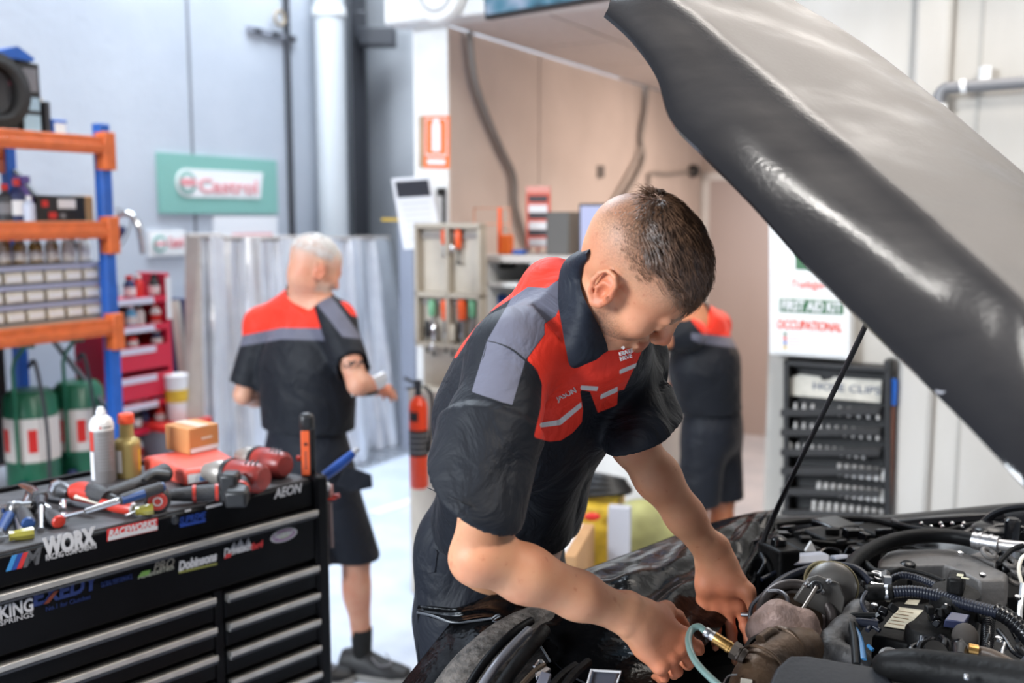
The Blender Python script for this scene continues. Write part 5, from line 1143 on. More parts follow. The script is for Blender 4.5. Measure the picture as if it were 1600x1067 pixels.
# clutter behind the left hand: fuse boxes, wiring, filler caps
for (x0, y0, x1, y1, D, m, nm) in ((1205, 852, 1240, 905, 1.86, m_plas, 'fuse_box'), (1172, 880, 1205, 910, 1.90, m_rub, 'relay_block'), (1275, 832, 1335, 862, 2.02, m_plas, 'control_unit'), (1288, 815, 1335, 838, 2.08, m_gl, 'control_unit_lid'),
    (1240, 850, 1275, 872, 1.94, m_plas, 'sensor_block'), (1335, 842, 1368, 868, 1.98, m_rub, 'junction_box'), (1350, 822, 1440, 842, 2.08, m_plas, 'cowl_panel'), (1180, 840, 1212, 868, 1.98, m_gl, 'headlamp_housing')):
    b = MB(); A = P(x0, y1, D); B2 = P(x1, y0, D + .02); b.box((A + B2)/2 + (0, .03, -.02), (abs(B2 - A)[0], .08, abs(B2 - A)[2] + .03), R=rotm((0, 0, 1), .35)); b.build(nm, m, CAR, bevel=.006)
b = MB(); c = P(1216, 868, 1.9)
b.lathe(c - (0, 0, .01), (0, 0, 1), [(.018, 0), (.018, .014), (.014, .016), (.018, .018), (.018, .028), (.014, .03), (.016, .032), (.015, .045), (.008, .05), (.001, .05)], 16); b.build('filler_cap', m_gl, CAR)
slabq('white_bracket', [(1258, 862, 1.93), (1268, 846, 1.95), (1276, 862, 1.94)], (0, .01, 0), m_white, bev=.001)
slabq('pale_reservoir', [(1238, 884, 1.86), (1300, 880, 1.86), (1298, 866, 1.88), (1240, 870, 1.88)], (0, .05, -.01), mat('pale_grey_tank', (.36, .37, .42), .4), bev=.006)
slabq('pale_reservoir_neck', [(1304, 876, 1.88), (1326, 873, 1.88), (1326, 866, 1.89), (1304, 868, 1.89)], (0, .03, -.01), mat('pale_grey_tank', ()), bev=.003)
wires = [([(1190, 905, 1.85), (1230, 888, 1.88), (1300, 876, 1.9), (1370, 858, 1.95)], .0045, m_hosb), ([(1200, 822, 2.15), (1280, 812, 2.18), (1360, 812, 2.15), (1420, 826, 2.08), (1480, 832, 2.0)], .008, m_rub),
    ([(1225, 838, 2.06), (1280, 826, 2.1), (1350, 830, 2.1), (1400, 840, 2.06)], .005, m_gl), ([(1260, 845, 2.0), (1310, 850, 2.0), (1360, 846, 2.0), (1420, 838, 2.0)], .005, m_rub),
    ([(1275, 870, 1.93), (1290, 858, 1.95), (1310, 860, 1.94), (1318, 872, 1.93)], .004, m_gl), ([(1320, 868, 1.93), (1328, 855, 1.94), (1345, 856, 1.94), (1350, 868, 1.93)], .0035, m_gl),
    ([(1500, 838, 1.96), (1530, 822, 1.97), (1555, 802, 1.96), (1590, 793, 1.93), (1650, 792, 1.88)], .0075, m_gl), ([(1395, 812, 2.1), (1410, 820, 2.05), (1450, 828, 2.0), (1500, 832, 1.97)], .005, m_gl),
    ([(1165, 868, 1.95), (1175, 850, 1.98), (1192, 846, 1.98)], .006, m_gl), ([(1185, 898, 1.85), (1195, 880, 1.87), (1190, 865, 1.9)], .004, m_gl), ([(1440, 822, 2.02), (1475, 828, 2.0), (1520, 818, 2.0), (1560, 820, 1.96)], .004, m_rub),
    ([(1535, 835, 1.9), (1560, 822, 1.92), (1600, 826, 1.9)], .006, m_gl), ([(1560, 880, 1.75), (1580, 860, 1.78), (1600, 852, 1.78)], .005, m_rub), ([(1590, 1000, 1.5), (1575, 975, 1.55), (1560, 965, 1.56)], .004, m_gl)]
for i, (pts, r, m) in enumerate(wires): tb('cable', pts, r, m, 8)
for k in range(8): 
    x = 1440 + k*11 + (k % 3)*4; b = MB(); b.sph(P(x, 818 + (k % 2)*5, 2.0 - k*.004), .0045, 8); b.build('bolt', m_chrome, CAR)
b = MB(); c = P(1550, 832, 1.93); b.lathe(c, (0, 0, 1), [(.035, -.02), (.038, 0), (.034, .006), (.038, .01), (.03, .016), (.001, .018)], 24); b.build('reservoir_cap', m_gl, CAR)
b = MB(); c = P(1580, 852, 1.86); b.lathe(c, (0, 0, 1), [(.008, -.02), (.008, .012), (.014, .014), (.015, .05), (.010, .054), (.001, .054)], 14); b.build('service_port', m_gl, CAR)
b = MB(); b.cyl(c - (0, 0, .03), c + (0, 0, .014), .009); b.build('port_stem', m_steel, CAR)
# thick hose with crimped fitting and alloy pipe
o = tb('coolant_hose', [(1322, 900, 1.72), (1342, 872, 1.78), (1385, 848, 1.85), (1440, 837, 1.88), (1485, 838, 1.87), (1524, 844, 1.84)], .0142, m_rub, 16, 8)
b = MB()
for k in range(5): b.tube([P(1521 + k*8.5, 844 + k*1.6, 1.84 - k*.006), P(1526 + k*8.5, 845 + k*1.6, 1.836 - k*.006)], .0165 if k % 2 == 0 else .0178, 18)
b.tube([P(1520, 844, 1.84), P(1560, 851, 1.81)], .0155, 18); b.build('crimp', m_steel, o)
tb('alloy_pipe', [(1556, 850, 1.815), (1580, 853, 1.80), (1640, 858, 1.76)], .0105, mat('pipe_alloy', (.50, .48, .48), .35, .7), 14)
# cam cover in grey alloy with chamfered top
zc_ = 1.015
out = [(1372, 872), (1384, 861), (1400, 857), (1488, 856), (1518, 866), (1548, 882), (1577, 896), (1574, 906), (1532, 907), (1502, 893), (1476, 882), (1370, 886)]
Q = np.array([Pz(x, y, zc_) for x, y in out]); cen = Q.mean(0)
b = MB(); R0_ = [Q - (0, 0, .15), Q - (0, 0, .02), cen + (Q - cen)*.985 - (0, 0, .006), cen + (Q - cen)*.955]; b.rings(R0_); cov = b.build('cam_cover', m_alloy, CAR, bevel=.004)
for (x, y) in ((1418, 893), (1560, 872), (1570, 885)):
    c = Pz(x, y, 1.0); b = MB(); b.lathe(c, (0, 0, 1), [(.012, -.03), (.012, 0), (.009, .004), (.014, .008), (.014, .016), (.008, .02), (.001, .02)], 14); b.build('rubber_plug', m_gl, cov)
o = slabq('cover_arm', [(1515, 866, 1.85), (1545, 858, 1.86), (1562, 868, 1.83), (1555, 880, 1.8)], (0, 0, -.03), m_alloy, par=cov); 
for (x, y) in ((1545, 864), (1578, 878), (1590, 890), (1585, 905)): b = MB(); b.torus(P(x, y, 1.8), (.2, -.6, 1), .011, .005, 16, 8); b.build('casting_lug', m_alloy, cov)
tb('dipstick_loop', [(1597, 912, 1.7), (1592, 890, 1.71), (1597, 872, 1.72), (1610, 868, 1.72), (1616, 900, 1.7)], .0035, m_cream, 8)
tb('dipstick_tube', [(1598, 912, 1.70), (1594, 950, 1.67), (1592, 985, 1.62)], .005, m_steel, 8)
# oil filler cap
c = P(1493, 930, 1.60); b = MB(); b.lathe(c, (0, -.1, 1), [(.040, -.05), (.040, 0), (.037, .008), (.026, .012), (.001, .012)], 30); oc = b.build('oil_cap', m_plas, CAR)
b = MB(); R = rotm((0, 0, 1), -.5); b.box(c + (0, 0, .022), (.026, .052, .03), R=R); b.build('cap_grip', m_plas, oc, bevel=.006)
b = MB(); b.box(c + (.002, -.008, .038), (.010, .012, .001), R=R); b.box(c + (.004, -.022, .038), (.012, .005, .001), R=R); b.build('cap_symbol', mat('cream_mark', (.5, .47, .33), .5), oc)
b = MB(); b.torus(c + (-.026, -.006, .009), (0, -.1, 1), .008, .0015, 16, 6); b.build('moulded_ring', m_gr, oc)
# ribbed hoses
def ribbed(name, pts, r, pitch, m, amp=.12, n=14, D=None):
    q = np.array([P(*a) for a in pts]); q = spline(q, np.linspace(0, len(q)-1, 60)); L_ = np.concatenate([[0], np.cumsum(np.linalg.norm(np.diff(q, axis=0), axis=1))]); k = int(L_[-1]/pitch*4)
    s_ = np.linspace(0, L_[-1], k); pp = np.stack([np.interp(s_, L_, q[:, j]) for j in range(3)], 1); rr = r*(1 + amp*np.array([(1, 1, -.6, -.6)[i % 4] for i in range(k)])*.5)
    b = MB(); b.tube(pp, rr, n); return b.build(name, m, CAR, ang=60)
rh = ribbed('corrugated_hose', [(1392, 925, 1.62), (1430, 924, 1.61), (1470, 932, 1.59), (1510, 944, 1.56), (1560, 957, 1.53)], .0098, .0048, m_hosb, .10)
ribbed('corrugated_hose', [(1558, 955, 1.535), (1580, 968, 1.51), (1602, 990, 1.48), (1625, 1020, 1.44)], .0115, .0085, m_gl, .35)
ribbed('corrugated_hose', [(1393, 905, 1.68), (1410, 899, 1.68), (1435, 904, 1.67), (1462, 915, 1.64)], .0065, .005, m_hosb, .14)
ribbed('corrugated_hose', [(1545, 968, 1.56), (1543, 990, 1.52), (1541, 1030, 1.46)], .0095, .006, m_gl, .22)
b = MB(); b.tube([P(1352, 927, 1.63), P(1382, 926, 1.625)], .0145, 18); b.tube([P(1376, 926, 1.625), P(1396, 925, 1.62)], .013, 18); b.tube([P(1352, 927, 1.63), P(1350, 940, 1.62)], .009, 12); b.build('hose_union', m_plas, CAR, bevel=.003)
b = MB(); b.tube([P(1384, 926, 1.625), P(1390, 926, 1.622)], .0152, 18); b.box(P(1386, 906, 1.61), (.012, .01, .012)); b.build('hose_clamp', m_steel, CAR)
b = MB(); b.torus(P(1370, 905, 1.66), (.1, -.3, 1), .016, .003, 20, 6); b.torus(P(1372, 899, 1.67), (.1, -.3, 1), .011, .002, 20, 6); b.build('spring_clip', m_steel, CAR)
for k, (x, y) in enumerate(((1360, 900), (1384, 898), (1368, 912), (1352, 912))): b = MB(); b.box(P(x, y, 1.66), (.012, .012, .012), R=rotm((1, 1, 0), k)); b.build('fitting', m_alloy if k % 2 else m_plas, CAR, bevel=.002)
tb('vacuum_hose', [(1196, 930, 1.64), (1225, 905, 1.68), (1262, 890, 1.70), (1305, 884, 1.70), (1338, 890, 1.68), (1362, 910, 1.65)], .0078, m_hosb, 14, 6)
tb('breather_pipe', [(1322, 885, 1.78), (1340, 875, 1.79), (1352, 879, 1.77), (1368, 892, 1.73), (1395, 893, 1.71), (1410, 889, 1.71), (1445, 896, 1.69), (1475, 908, 1.66)], [.0058]*4 + [.0052] + [.004]*3, m_plas, 12, 6)
tb('sensor_wire', [(1354, 925, 1.6), (1347, 940, 1.58), (1355, 958, 1.56), (1372, 972, 1.54)], .0038, m_hosb, 8)
tb('thin_line', [(1352, 905, 1.66), (1335, 925, 1.66), (1322, 950, 1.62), (1315, 962, 1.6)], .0012, m_steel, 6)
# boost actuator
ca = P(1298, 915, 1.64); axa = nrm(EYE + (.0, 0, -.15) - ca + np.array([-.35, 0, .55]))
b = MB(); b.lathe(ca - axa*.035, axa, [(.032, 0), (.040, .008), (.042, .02), (.042, .028), (.036, .034), (.020, .040), (.001, .040)], 32); ac = b.build('boost_actuator', mat('actuator_grey', (.12, .11, .10), .4, .5, noise=.2), CAR)
b = MB(); b.torus(ca - axa*.014, axa, .0425, .0028, 40, 8); b.build('crimped_rim', mat('gold_rim', (.34, .29, .17), .35, .8), ac)
b = MB(); b.torus(ca - axa*.035 + np.array([-.02, 0, .018]), axa, .030, .003, 32, 8); b.build('crimped_rim', mat('gold_rim', ()), ac)
pl = [(1240, 938), (1262, 905), (1278, 900), (1312, 912), (1322, 935), (1316, 968), (1300, 972), (1282, 958)]
b = MB(); b.prism([P(x, y, 1.60) for x, y in pl], (0, .008, .0)); br = b.build('actuator_bracket', mat('bracket_grey', (.13, .12, .11), .45, .4, noise=.2), CAR, bevel=.003)
for (x, y) in ((1262, 915), (1284, 926), (1272, 915), (1296, 910), (1303, 970)):
    c = P(x, y, 1.592); b = MB(); b.lathe(c + (0, .006, 0), (0, -1, .3), [(.0055, 0), (.0055, .005), (.003, .007), (.001, .006)], 6 if x != 1272 else 16); b.build('hex_bolt', m_steel, br)
b = MB(); b.torus(P(1276, 917, 1.585), (0, -1, .4), .008, .0025, 20, 8); b.build('rod_seal', m_black, br)
o = tb('actuator_rod', [(1276, 917, 1.582), (1262, 940, 1.565), (1240, 974, 1.54)], .0034, mat('rod_steel', (.42, .36, .31), .35, .8), 12, 3)
b = MB(); b.tube([P(1240, 970, 1.54), P(1236, 981, 1.535)], [.0062, .0055], 6); b.build('clevis', mat('rod_steel', ()), o)
# turbocharger: compressor ring, casting, exhaust elbow
ct = P(1244, 965, 1.60); axt = nrm(np.array([-.15, -.75, .62]))
b = MB(); b.torus(ct, axt, .058, .009, 48, 10); b.torus(ct - axt*.012, axt, .048, .007, 48, 8); tu = b.build('turbo_housing', mat('housing_dark', (.09, .075, .07), .45, .55, noise=.3, nscale=30), CAR)
b = MB(); b.lathe(ct - axt*.03, axt, [(.05, 0), (.056, .01), (.052, .022), (.03, .026), (.001, .02)], 36); b.build('backplate', m_exh, tu)
prs = [Cap(P(1188, 985, 1.56), P(1215, 962, 1.545), .020, .022), Cap(P(1215, 962, 1.545), P(1258, 972, 1.54), .022, .018, k=.02), Cap(P(1258, 972, 1.54), P(1282, 996, 1.54), .015, .007, k=.02),
       Cap(P(1235, 985, 1.535), P(1260, 1000, 1.52), .020, .018, k=.02), Cap(P(1260, 1000, 1.52), P(1278, 1004, 1.53), .012, .012, k=.015), Cap(P(1200, 985, 1.56), P(1240, 1010, 1.55), .025, .025, k=.03), Cap(P(1275, 994, 1.53), P(1287, 998, 1.525), .007, .008, k=.004), Ell(P(1272, 998, 1.515), (.006, .006, .006), k=.003, sub=True)]
lo = np.min([q.a for q in prs if hasattr(q, 'a')] + [q.b for q in prs if hasattr(q, 'b')], 0) - .04; hi = np.max([q.a for q in prs if hasattr(q, 'a')] + [q.b for q in prs if hasattr(q, 'b')], 0) + .04
V, F = sdf_mesh(prs, lo, hi, .003, post=lambda p, d: d + .0009*fnoise(p, 160, 5)); sdf_obj('turbine_casting', V, F, m_turbo, tu)
text('3K07', 'cast_mark', P(1222, 999, 1.51), (.8, .1, -.35), (0, -.3, 1), .007, m_exh, tu, width=.024, depth=.001)
b = MB(); pe = [P(1262, 1010, 1.50), P(1235, 1015, 1.47), P(1205, 1032, 1.44), P(1182, 1066, 1.40), P(1168, 1120, 1.36)]
b.tube(pe, [.029, .032, .035, .037, .037], 26, sub=6); b.build('exhaust_elbow', m_exh, CAR)
b = MB(); e_ = P(1228, 1004, 1.47); b.torus(e_ - (0, 0, .01), nrm(pe[1] - pe[2]), .032, .0045, 36, 8); b.torus(P(1190, 1042, 1.42), nrm(pe[2] - pe[3]), .0365, .0025, 36, 8); b.build('v_band_clamp', m_exh, CAR)
tb('clamp_bolt', [(1188, 1000, 1.44), (1205, 988, 1.46), (1215, 996, 1.46), (1216, 1006, 1.45)], .0085, m_exh, 12)
tb('heat_shield_edge', [(1160, 1020, 1.42), (1175, 1000, 1.45), (1200, 988, 1.47)], .004, m_rub, 8)
slabq('heat_tag', [(1155, 1085, 1.34), (1158, 1060, 1.36), (1176, 1063, 1.36), (1175, 1088, 1.34)], (0, .003, 0), m_cream)
# lambda sensor and hose
s0, s1 = P(1101, 986, 1.43), P(1160, 1024, 1.40); ax = s1 - s0; L_ = np.linalg.norm(ax); ax = ax/L_
b = MB(); b.lathe(s0, ax, [(.007, 0), (.0078, .002), (.0078, .007), (.0068, .009), (.0078, .011), (.0078, .016)], 20); so = b.build('sensor_collar', m_steel, CAR)
b = MB(); b.lathe(s0 + ax*.016, ax, [(.0085, 0), (.0088, .001), (.0088, L_*.35), (.0095, L_*.36), (.0095, L_*.42), (.0085, L_*.43), (.0085, L_*.5)], 22); b.build('sensor_body', m_brass, so)
b = MB(); b.lathe(s0 + ax*(.016 + L_*.48), ax, [(.0135, 0), (.0135, .010)], 6); b.lathe(s0 + ax*(.026 + L_*.48), ax, [(.012, 0), (.012, .003), (.0105, .004), (.012, .006), (.0105, .012)], 20); b.build('sensor_hex', mat('dark_hex', (.07, .055, .045), .4, .7), so)
tb('sensor_lead', [(1103, 988, 1.43), (1092, 979, 1.435), (1080, 985, 1.43), (1076, 1005, 1.40), (1088, 1035, 1.36), (1120, 1068, 1.32), (1150, 1090, 1.3)], .0052, mat('grey_green_hose', (.14, .22, .20), .3, coat=.3), 14, 8)
tb('heater_pipe', [(1172, 1010, 1.62), (1172, 965, 1.64), (1176, 944, 1.64), (1198, 926, 1.63), (1218, 924, 1.62), (1230, 934, 1.60), (1232, 956, 1.585)], .0038, mat('pipe_dark', (.10, .095, .10), .35, .6), 12, 6)
tb('sensor_stub', [(1158, 960, 1.66), (1180, 961, 1.65), (1196, 963, 1.64)], [.0038, .0038, .006], m_steel, 12, 2)
tb('thin_wire', [(1130, 1068, 1.36), (1138, 1056, 1.37), (1152, 1054, 1.37)], .0012, m_steel, 6)
# alloy castings in the middle
prs = [Cap(P(1285, 1010, 1.52), P(1320, 985, 1.55), .018, .02), Cap(P(1320, 985, 1.55), P(1345, 955, 1.6), .018, .02, k=.02), Cap(P(1290, 1040, 1.48), P(1300, 1000, 1.52), .012, .012, k=.02), Cap(P(1300, 1015, 1.50), P(1345, 1030, 1.48), .014, .016, k=.02), Ell(P(1312, 1000, 1.48), (.010, .02, .010), k=.004, sub=True), Cap(P(1325, 965, 1.6), P(1335, 950, 1.62), .012, .016, k=.01)]
V, F = sdf_mesh(prs, P(1280, 1080, 1.4) - .1, P(1350, 930, 1.65) + .1, .0035, post=lambda p, d: d + .001*fnoise(p, 90, 9)); sdf_obj('inlet_casting', V, F, mat('dull_alloy', (.075, .07, .068), .6, .3, noise=.3, nscale=30, bump=.3, bscale=90), CAR)
slabq('block_side', [(1260, 1075, 1.50), (1300, 975, 1.72), (1560, 915, 1.78), (1640, 1075, 1.5)], (0, 0, -.12), m_rub)
slabq('block_rear', [(1150, 950, 1.88), (1200, 880, 2.05), (1640, 830, 2.1), (1640, 930, 1.86)], (0, 0, -.12), m_rub)
for i, (pts, r, m) in enumerate([([(1318, 968, 1.56), (1335, 962, 1.56), (1368, 962, 1.55)], .0055, m_rub), ([(1320, 978, 1.55), (1340, 972, 1.55), (1372, 975, 1.54)], .0075, m_hosb), ([(1330, 975, 1.54), (1335, 1000, 1.50), (1338, 1040, 1.44)], .0065, m_rub),
    ([(1355, 985, 1.53), (1362, 978, 1.54), (1375, 985, 1.53)], .004, m_hosb), ([(1560, 985, 1.5), (1572, 1000, 1.47), (1585, 1020, 1.44), (1610, 1030, 1.42)], .004, m_gl), ([(1570, 1005, 1.46), (1566, 1025, 1.43), (1580, 1032, 1.41)], .003, m_steel)]): tb('engine_lead', pts, r, m, 10)
tb('blue_strap', [(1320, 974, 1.545), (1335, 980, 1.53), (1345, 1000, 1.50), (1350, 1030, 1.45)], .0045, mat('bright_blue_strap', (.01, .12, .28), .4), 8, flat=.4)
tb('blue_clip', [(1356, 1008, 1.46), (1364, 1016, 1.45)], .003, mat('bright_blue_strap', ()), 8)
rg = np.random.RandomState(12)
for k in range(26):
    x = rg.uniform(1360, 1600); y = rg.uniform(945, 1030) if k % 2 else rg.uniform(905, 945); D = 1.62 - (y - 900)*.0016
    if x < 1500 or y < 955: x, y, D = x*.5 + 760, 990 + (y - 905)*.25, 1.50
    p = [(x, y, D), (x + rg.uniform(-25, 25), y + rg.uniform(5, 25), D - .02), (x + rg.uniform(-30, 45), y + rg.uniform(20, 50), D - .05)]
    tb('loom_wire', p, rg.uniform(.0018, .0042), (m_gl, m_rub, m_hosb)[k % 3], 8, 4)
for k in range(16):
    x = rg.uniform(1200, 1420); y = rg.uniform(826, 868); D = 2.06 - (y - 826)*.004
    b = MB(); b.box(P(x, y, D), (rg.uniform(.012, .035), .02, rg.uniform(.008, .02)), R=rotm((.2, .3, 1), rg.uniform(-1, 1))); b.build('connector', (m_gl, m_plas)[k % 2], CAR, bevel=.002)
for (x, y, D) in ((1250, 875, 1.9), (1338, 858, 1.95), (1500, 866, 1.8), (1535, 900, 1.7), (1480, 948, 1.57), (1366, 948, 1.58), (1560, 1000, 1.46), (1405, 1022, 1.42), (1310, 975, 1.56), (1590, 935, 1.62)):
    b = MB(); b.lathe(P(x, y, D), (0, -.3, 1), [(.0055, 0), (.0055, .005), (.003, .006), (.001, .006)], 6); b.build('hex_bolt', m_chrome, CAR)
# coil cover with label and round cap
zt2 = .962
o_ = [(1370, 985), (1388, 942), (1402, 938), (1455, 944), (1500, 958), (1500, 985), (1420, 1005), (1362, 992)]
Q = np.array([Pz(x, y, zt2) for x, y in o_]); cen = Q.mean(0); b = MB(); b.rings([Q - (0, 0, .1), Q - (0, 0, .006), cen + (Q - cen)*.97]); cv = b.build('coil_cover', m_plas, CAR, bevel=.003)
lb = [(1381, 979), (1405, 949), (1443, 954), (1413, 984)]; Q = np.array([Pz(x, y, zt2 + .001) for x, y in lb]); b = MB(); b.prism(Q, (0, 0, .0008)); lo_ = b.build('paper_label', mat('label_cream', (.62, .56, .42), .6, noise=.1, nscale=60), cv)
u_ = Q[3] - Q[0]; v_ = Q[1] - Q[0]; b = MB()
for k in range(5): b.prism([Q[0] + u_*.1 + v_*(.15 + k*.16) + (0, 0, .001), Q[0] + u_*(.85 - .1*(k % 2)) + v_*(.15 + k*.16) + (0, 0, .001), Q[0] + u_*(.85 - .1*(k % 2)) + v_*(.18 + k*.16) + (0, 0, .001), Q[0] + u_*.1 + v_*(.18 + k*.16) + (0, 0, .001)], (0, 0, .0004))
b.build('label_print', mat('label_tan', (.40, .27, .16), .6), lo_)
lb = [(1413, 944), (1419, 937), (1438, 938), (1433, 946)]; b = MB(); b.prism([Pz(x, y, zt2 + .001) for x, y in lb], (0, 0, .0008)); b.build('paper_label', mat('label_cream', ()), cv)
c = Pz(1452, 980, .985); b = MB(); b.lathe(c, (0, 0, 1), [(.038, -.12), (.0385, -.015), (.037, -.005), (.032, 0), (.001, .0005)], 40); b.build('round_cap', m_plas, CAR)
b = MB(); c = P(1460, 1022, 1.42); axq = nrm((0, -.5, .8)); b.lathe(c, axq, [(.024, -.03), (.026, 0), (.022, .006), (.018, .002), (.016, .012), (.001, .012)], 26); b.build('sensor_cap', m_plas, CAR)
b = MB(); c = P(1393, 1028, 1.42); b.lathe(c, axq, [(.018, -.03), (.019, 0), (.014, .005), (.001, .006)], 22); b.build('sensor_cap', m_alloy, CAR)
b = MB(); c = P(1508, 995, 1.5); b.sph(c, (.02, .02, .022), 16); b.build('dusty_bulb', mat('dusty_brown', (.03, .024, .02), .8), CAR)
b = MB(); c = P(1463, 945, 1.6); b.tube([c, c + (.03, .0, -.005)], .012, 14); b.build('brown_plug', mat('tan_rubber', (.22, .17, .145), .6), CAR)
slabq('blue_connector', [(1476, 968, 1.52), (1486, 955, 1.54), (1516, 960, 1.53), (1508, 972, 1.51)], (0, .005, -.015), mat('indigo_plastic', (.025, .03, .07), .4))
for k, (x, y) in enumerate(((1452, 952), (1460, 962), (1470, 957), (1464, 972), (1478, 952), (1380, 955), (1395, 950), (1372, 965))):
    b = MB(); b.box(P(x, y, 1.56), (.012, .014, .012), R=rotm((1, .4, .3), k*.7)); b.build('connector', m_gl if k % 2 else m_plas, CAR, bevel=.002)
tb('elbow_duct', [(1528, 965, 1.57), (1538, 962, 1.57), (1545, 975, 1.55)], .0105, m_plas, 14, 4)
# air box lid and intake duct at the bottom
Q = np.array([P(1180, 1110, 1.22), P(1212, 1040, 1.30), P(1232, 1022, 1.33), P(1262, 1022, 1.33), P(1380, 1042, 1.30), P(1440, 1110, 1.20)])
b = MB(); cen = Q.mean(0); b.rings([Q - (0, 0, .08), Q - (0, 0, .008), cen + (Q - cen)*.97]); b.build('air_box', mat('air_box_slate', (.012, .0125, .016), .5, noise=.1, nscale=20, bump=.1, bscale=150), CAR, bevel=.006, seg=3)
b = MB(); b.tube([P(1372, 1044, 1.30), P(1388, 1040, 1.29), P(1430, 1042, 1.27), P(1500, 1052, 1.24), P(1580, 1064, 1.2), P(1680, 1080, 1.15)], [.012, .020, .024, .026, .027, .028], 24, sub=6); b.build('intake_duct', m_plas, CAR)
b = MB(); b.sph(P(1510, 1058, 1.19), .0042, 10); b.build('silver_bolt', m_steel, CAR)
tb('brown_pipe', [(1512, 1015, 1.40), (1550, 1022, 1.38), (1600, 1048, 1.34)], .0075, mat('brown_rubber', (.055, .035, .022), .5), 12)
tb('black_boot', [(1495, 1000, 1.42), (1500, 1012, 1.41), (1500, 1030, 1.38)], [.008, .012, .012], m_gl, 12)
tb('brass_tag', [(1513, 1013, 1.392), (1528, 1016, 1.388)], .0082, m_brass, 12)
# wing cover: black vinyl drape over the front panel
farE = [(655, 950, 1.80), (720, 955, 1.80), (800, 932, 1.84), (888, 903, 1.87), (1000, 862, 2.00), (1100, 824, 2.14), (1180, 803, 2.25), (1210, 800, 2.30)]
nearE = [(652, 958, 1.72), (708, 973, 1.66), (770, 968, 1.66), (830, 1000, 1.60), (900, 1062, 1.47), (1010, 1085, 1.43), (1110, 1000, 1.62), (1165, 925, 1.80), (1215, 868, 1.95)]
fe = rs([P(*q) for q in farE], 90); ne = rs([P(*q) for q in nearE], 90)
G = np.zeros((90, 40, 3))
for i in range(90):
    for j in range(40):
        r_ = j/39; p = fe[i]*(1-r_) + ne[i]*r_; s_ = i/89
        crown = .035*math.sin(math.pi*min(1, r_*1.0))*min(1, s_*2.0)
        wr = .006*math.sin(r_*15 + s_*7 + 1.6*math.sin(s_*9)) * (.3 + s_)*math.sin(math.pi*r_) + .005*(1 - 2*abs(math.sin(r_*13 - s_*9 + 1.2*math.sin(s_*11)))) *math.sin(math.pi*r_)
        wr += .004*math.sin(s_*70 + r_*12 + 2*math.sin(r_*7))*math.sin(math.pi*r_)*(s_ > .3)
        G[i, j] = p + np.array([0, 0, crown + wr])
m_vinyl = mat('black_vinyl', (.002, .002, .0023), .15, bump=.6, bscale=15, spec=.12)
DR = thing('wing_cover', 'glossy black vinyl cover draped over the front edge of the car', 'cover', (fe[45] + ne[45])/2)
b = MB(); b.grid(G, .004); b.build('drape', m_vinyl, DR, ang=70)
# hanging flap on the far side and the corner on the near left
H_ = np.array([[fe[i] + np.array([-.004, .012, 0]) + np.array([-.015*math.sin(i*.4)*r_, .01*r_, -.42*r_]) for r_ in np.linspace(0, 1, 12)] for i in range(90)])
b = MB(); b.grid(H_, .004); b.build('far_flap', m_vinyl, DR, ang=70)
cr = [P(652, 958, 1.72), P(706, 972, 1.665), P(770, 968, 1.66)]
b = MB(); b.prism([P(706, 972, 1.665), P(780, 966, 1.655), P(742, 1010, 1.60), P(690, 1060, 1.55), P(640, 1130, 1.5), P(615, 1085, 1.6)], (0, .006, 0)); b.build('corner_flap', m_vinyl, DR)
b = MB(); b.prism([P(826, 990, 1.58), P(870, 1010, 1.55), P(868, 1040, 1.52), P(858, 1028, 1.53)], (0, .004, 0)); b.build('loose_corner', m_vinyl, DR)
hem = [P(652, 957, 1.718), P(675, 962, 1.69), P(706, 972, 1.662), P(740, 970, 1.658), P(768, 966, 1.655)]
b = MB(); b.tube(hem, .0022, 8, sub=4); b.tube([P(768, 967, 1.652), P(776, 961, 1.65), P(782, 962, 1.65), P(770, 970, 1.65), P(790, 973, 1.645), P(814, 969, 1.64), P(820, 972, 1.64)], .0018, 8, sub=2); b.tube([P(806, 974, 1.63), P(826, 990, 1.577), P(845, 1010, 1.545), P(860, 1034, 1.525)], .002, 8, sub=2); b.build('hem', mat('hem_grey', (.06, .065, .075), .35), DR)
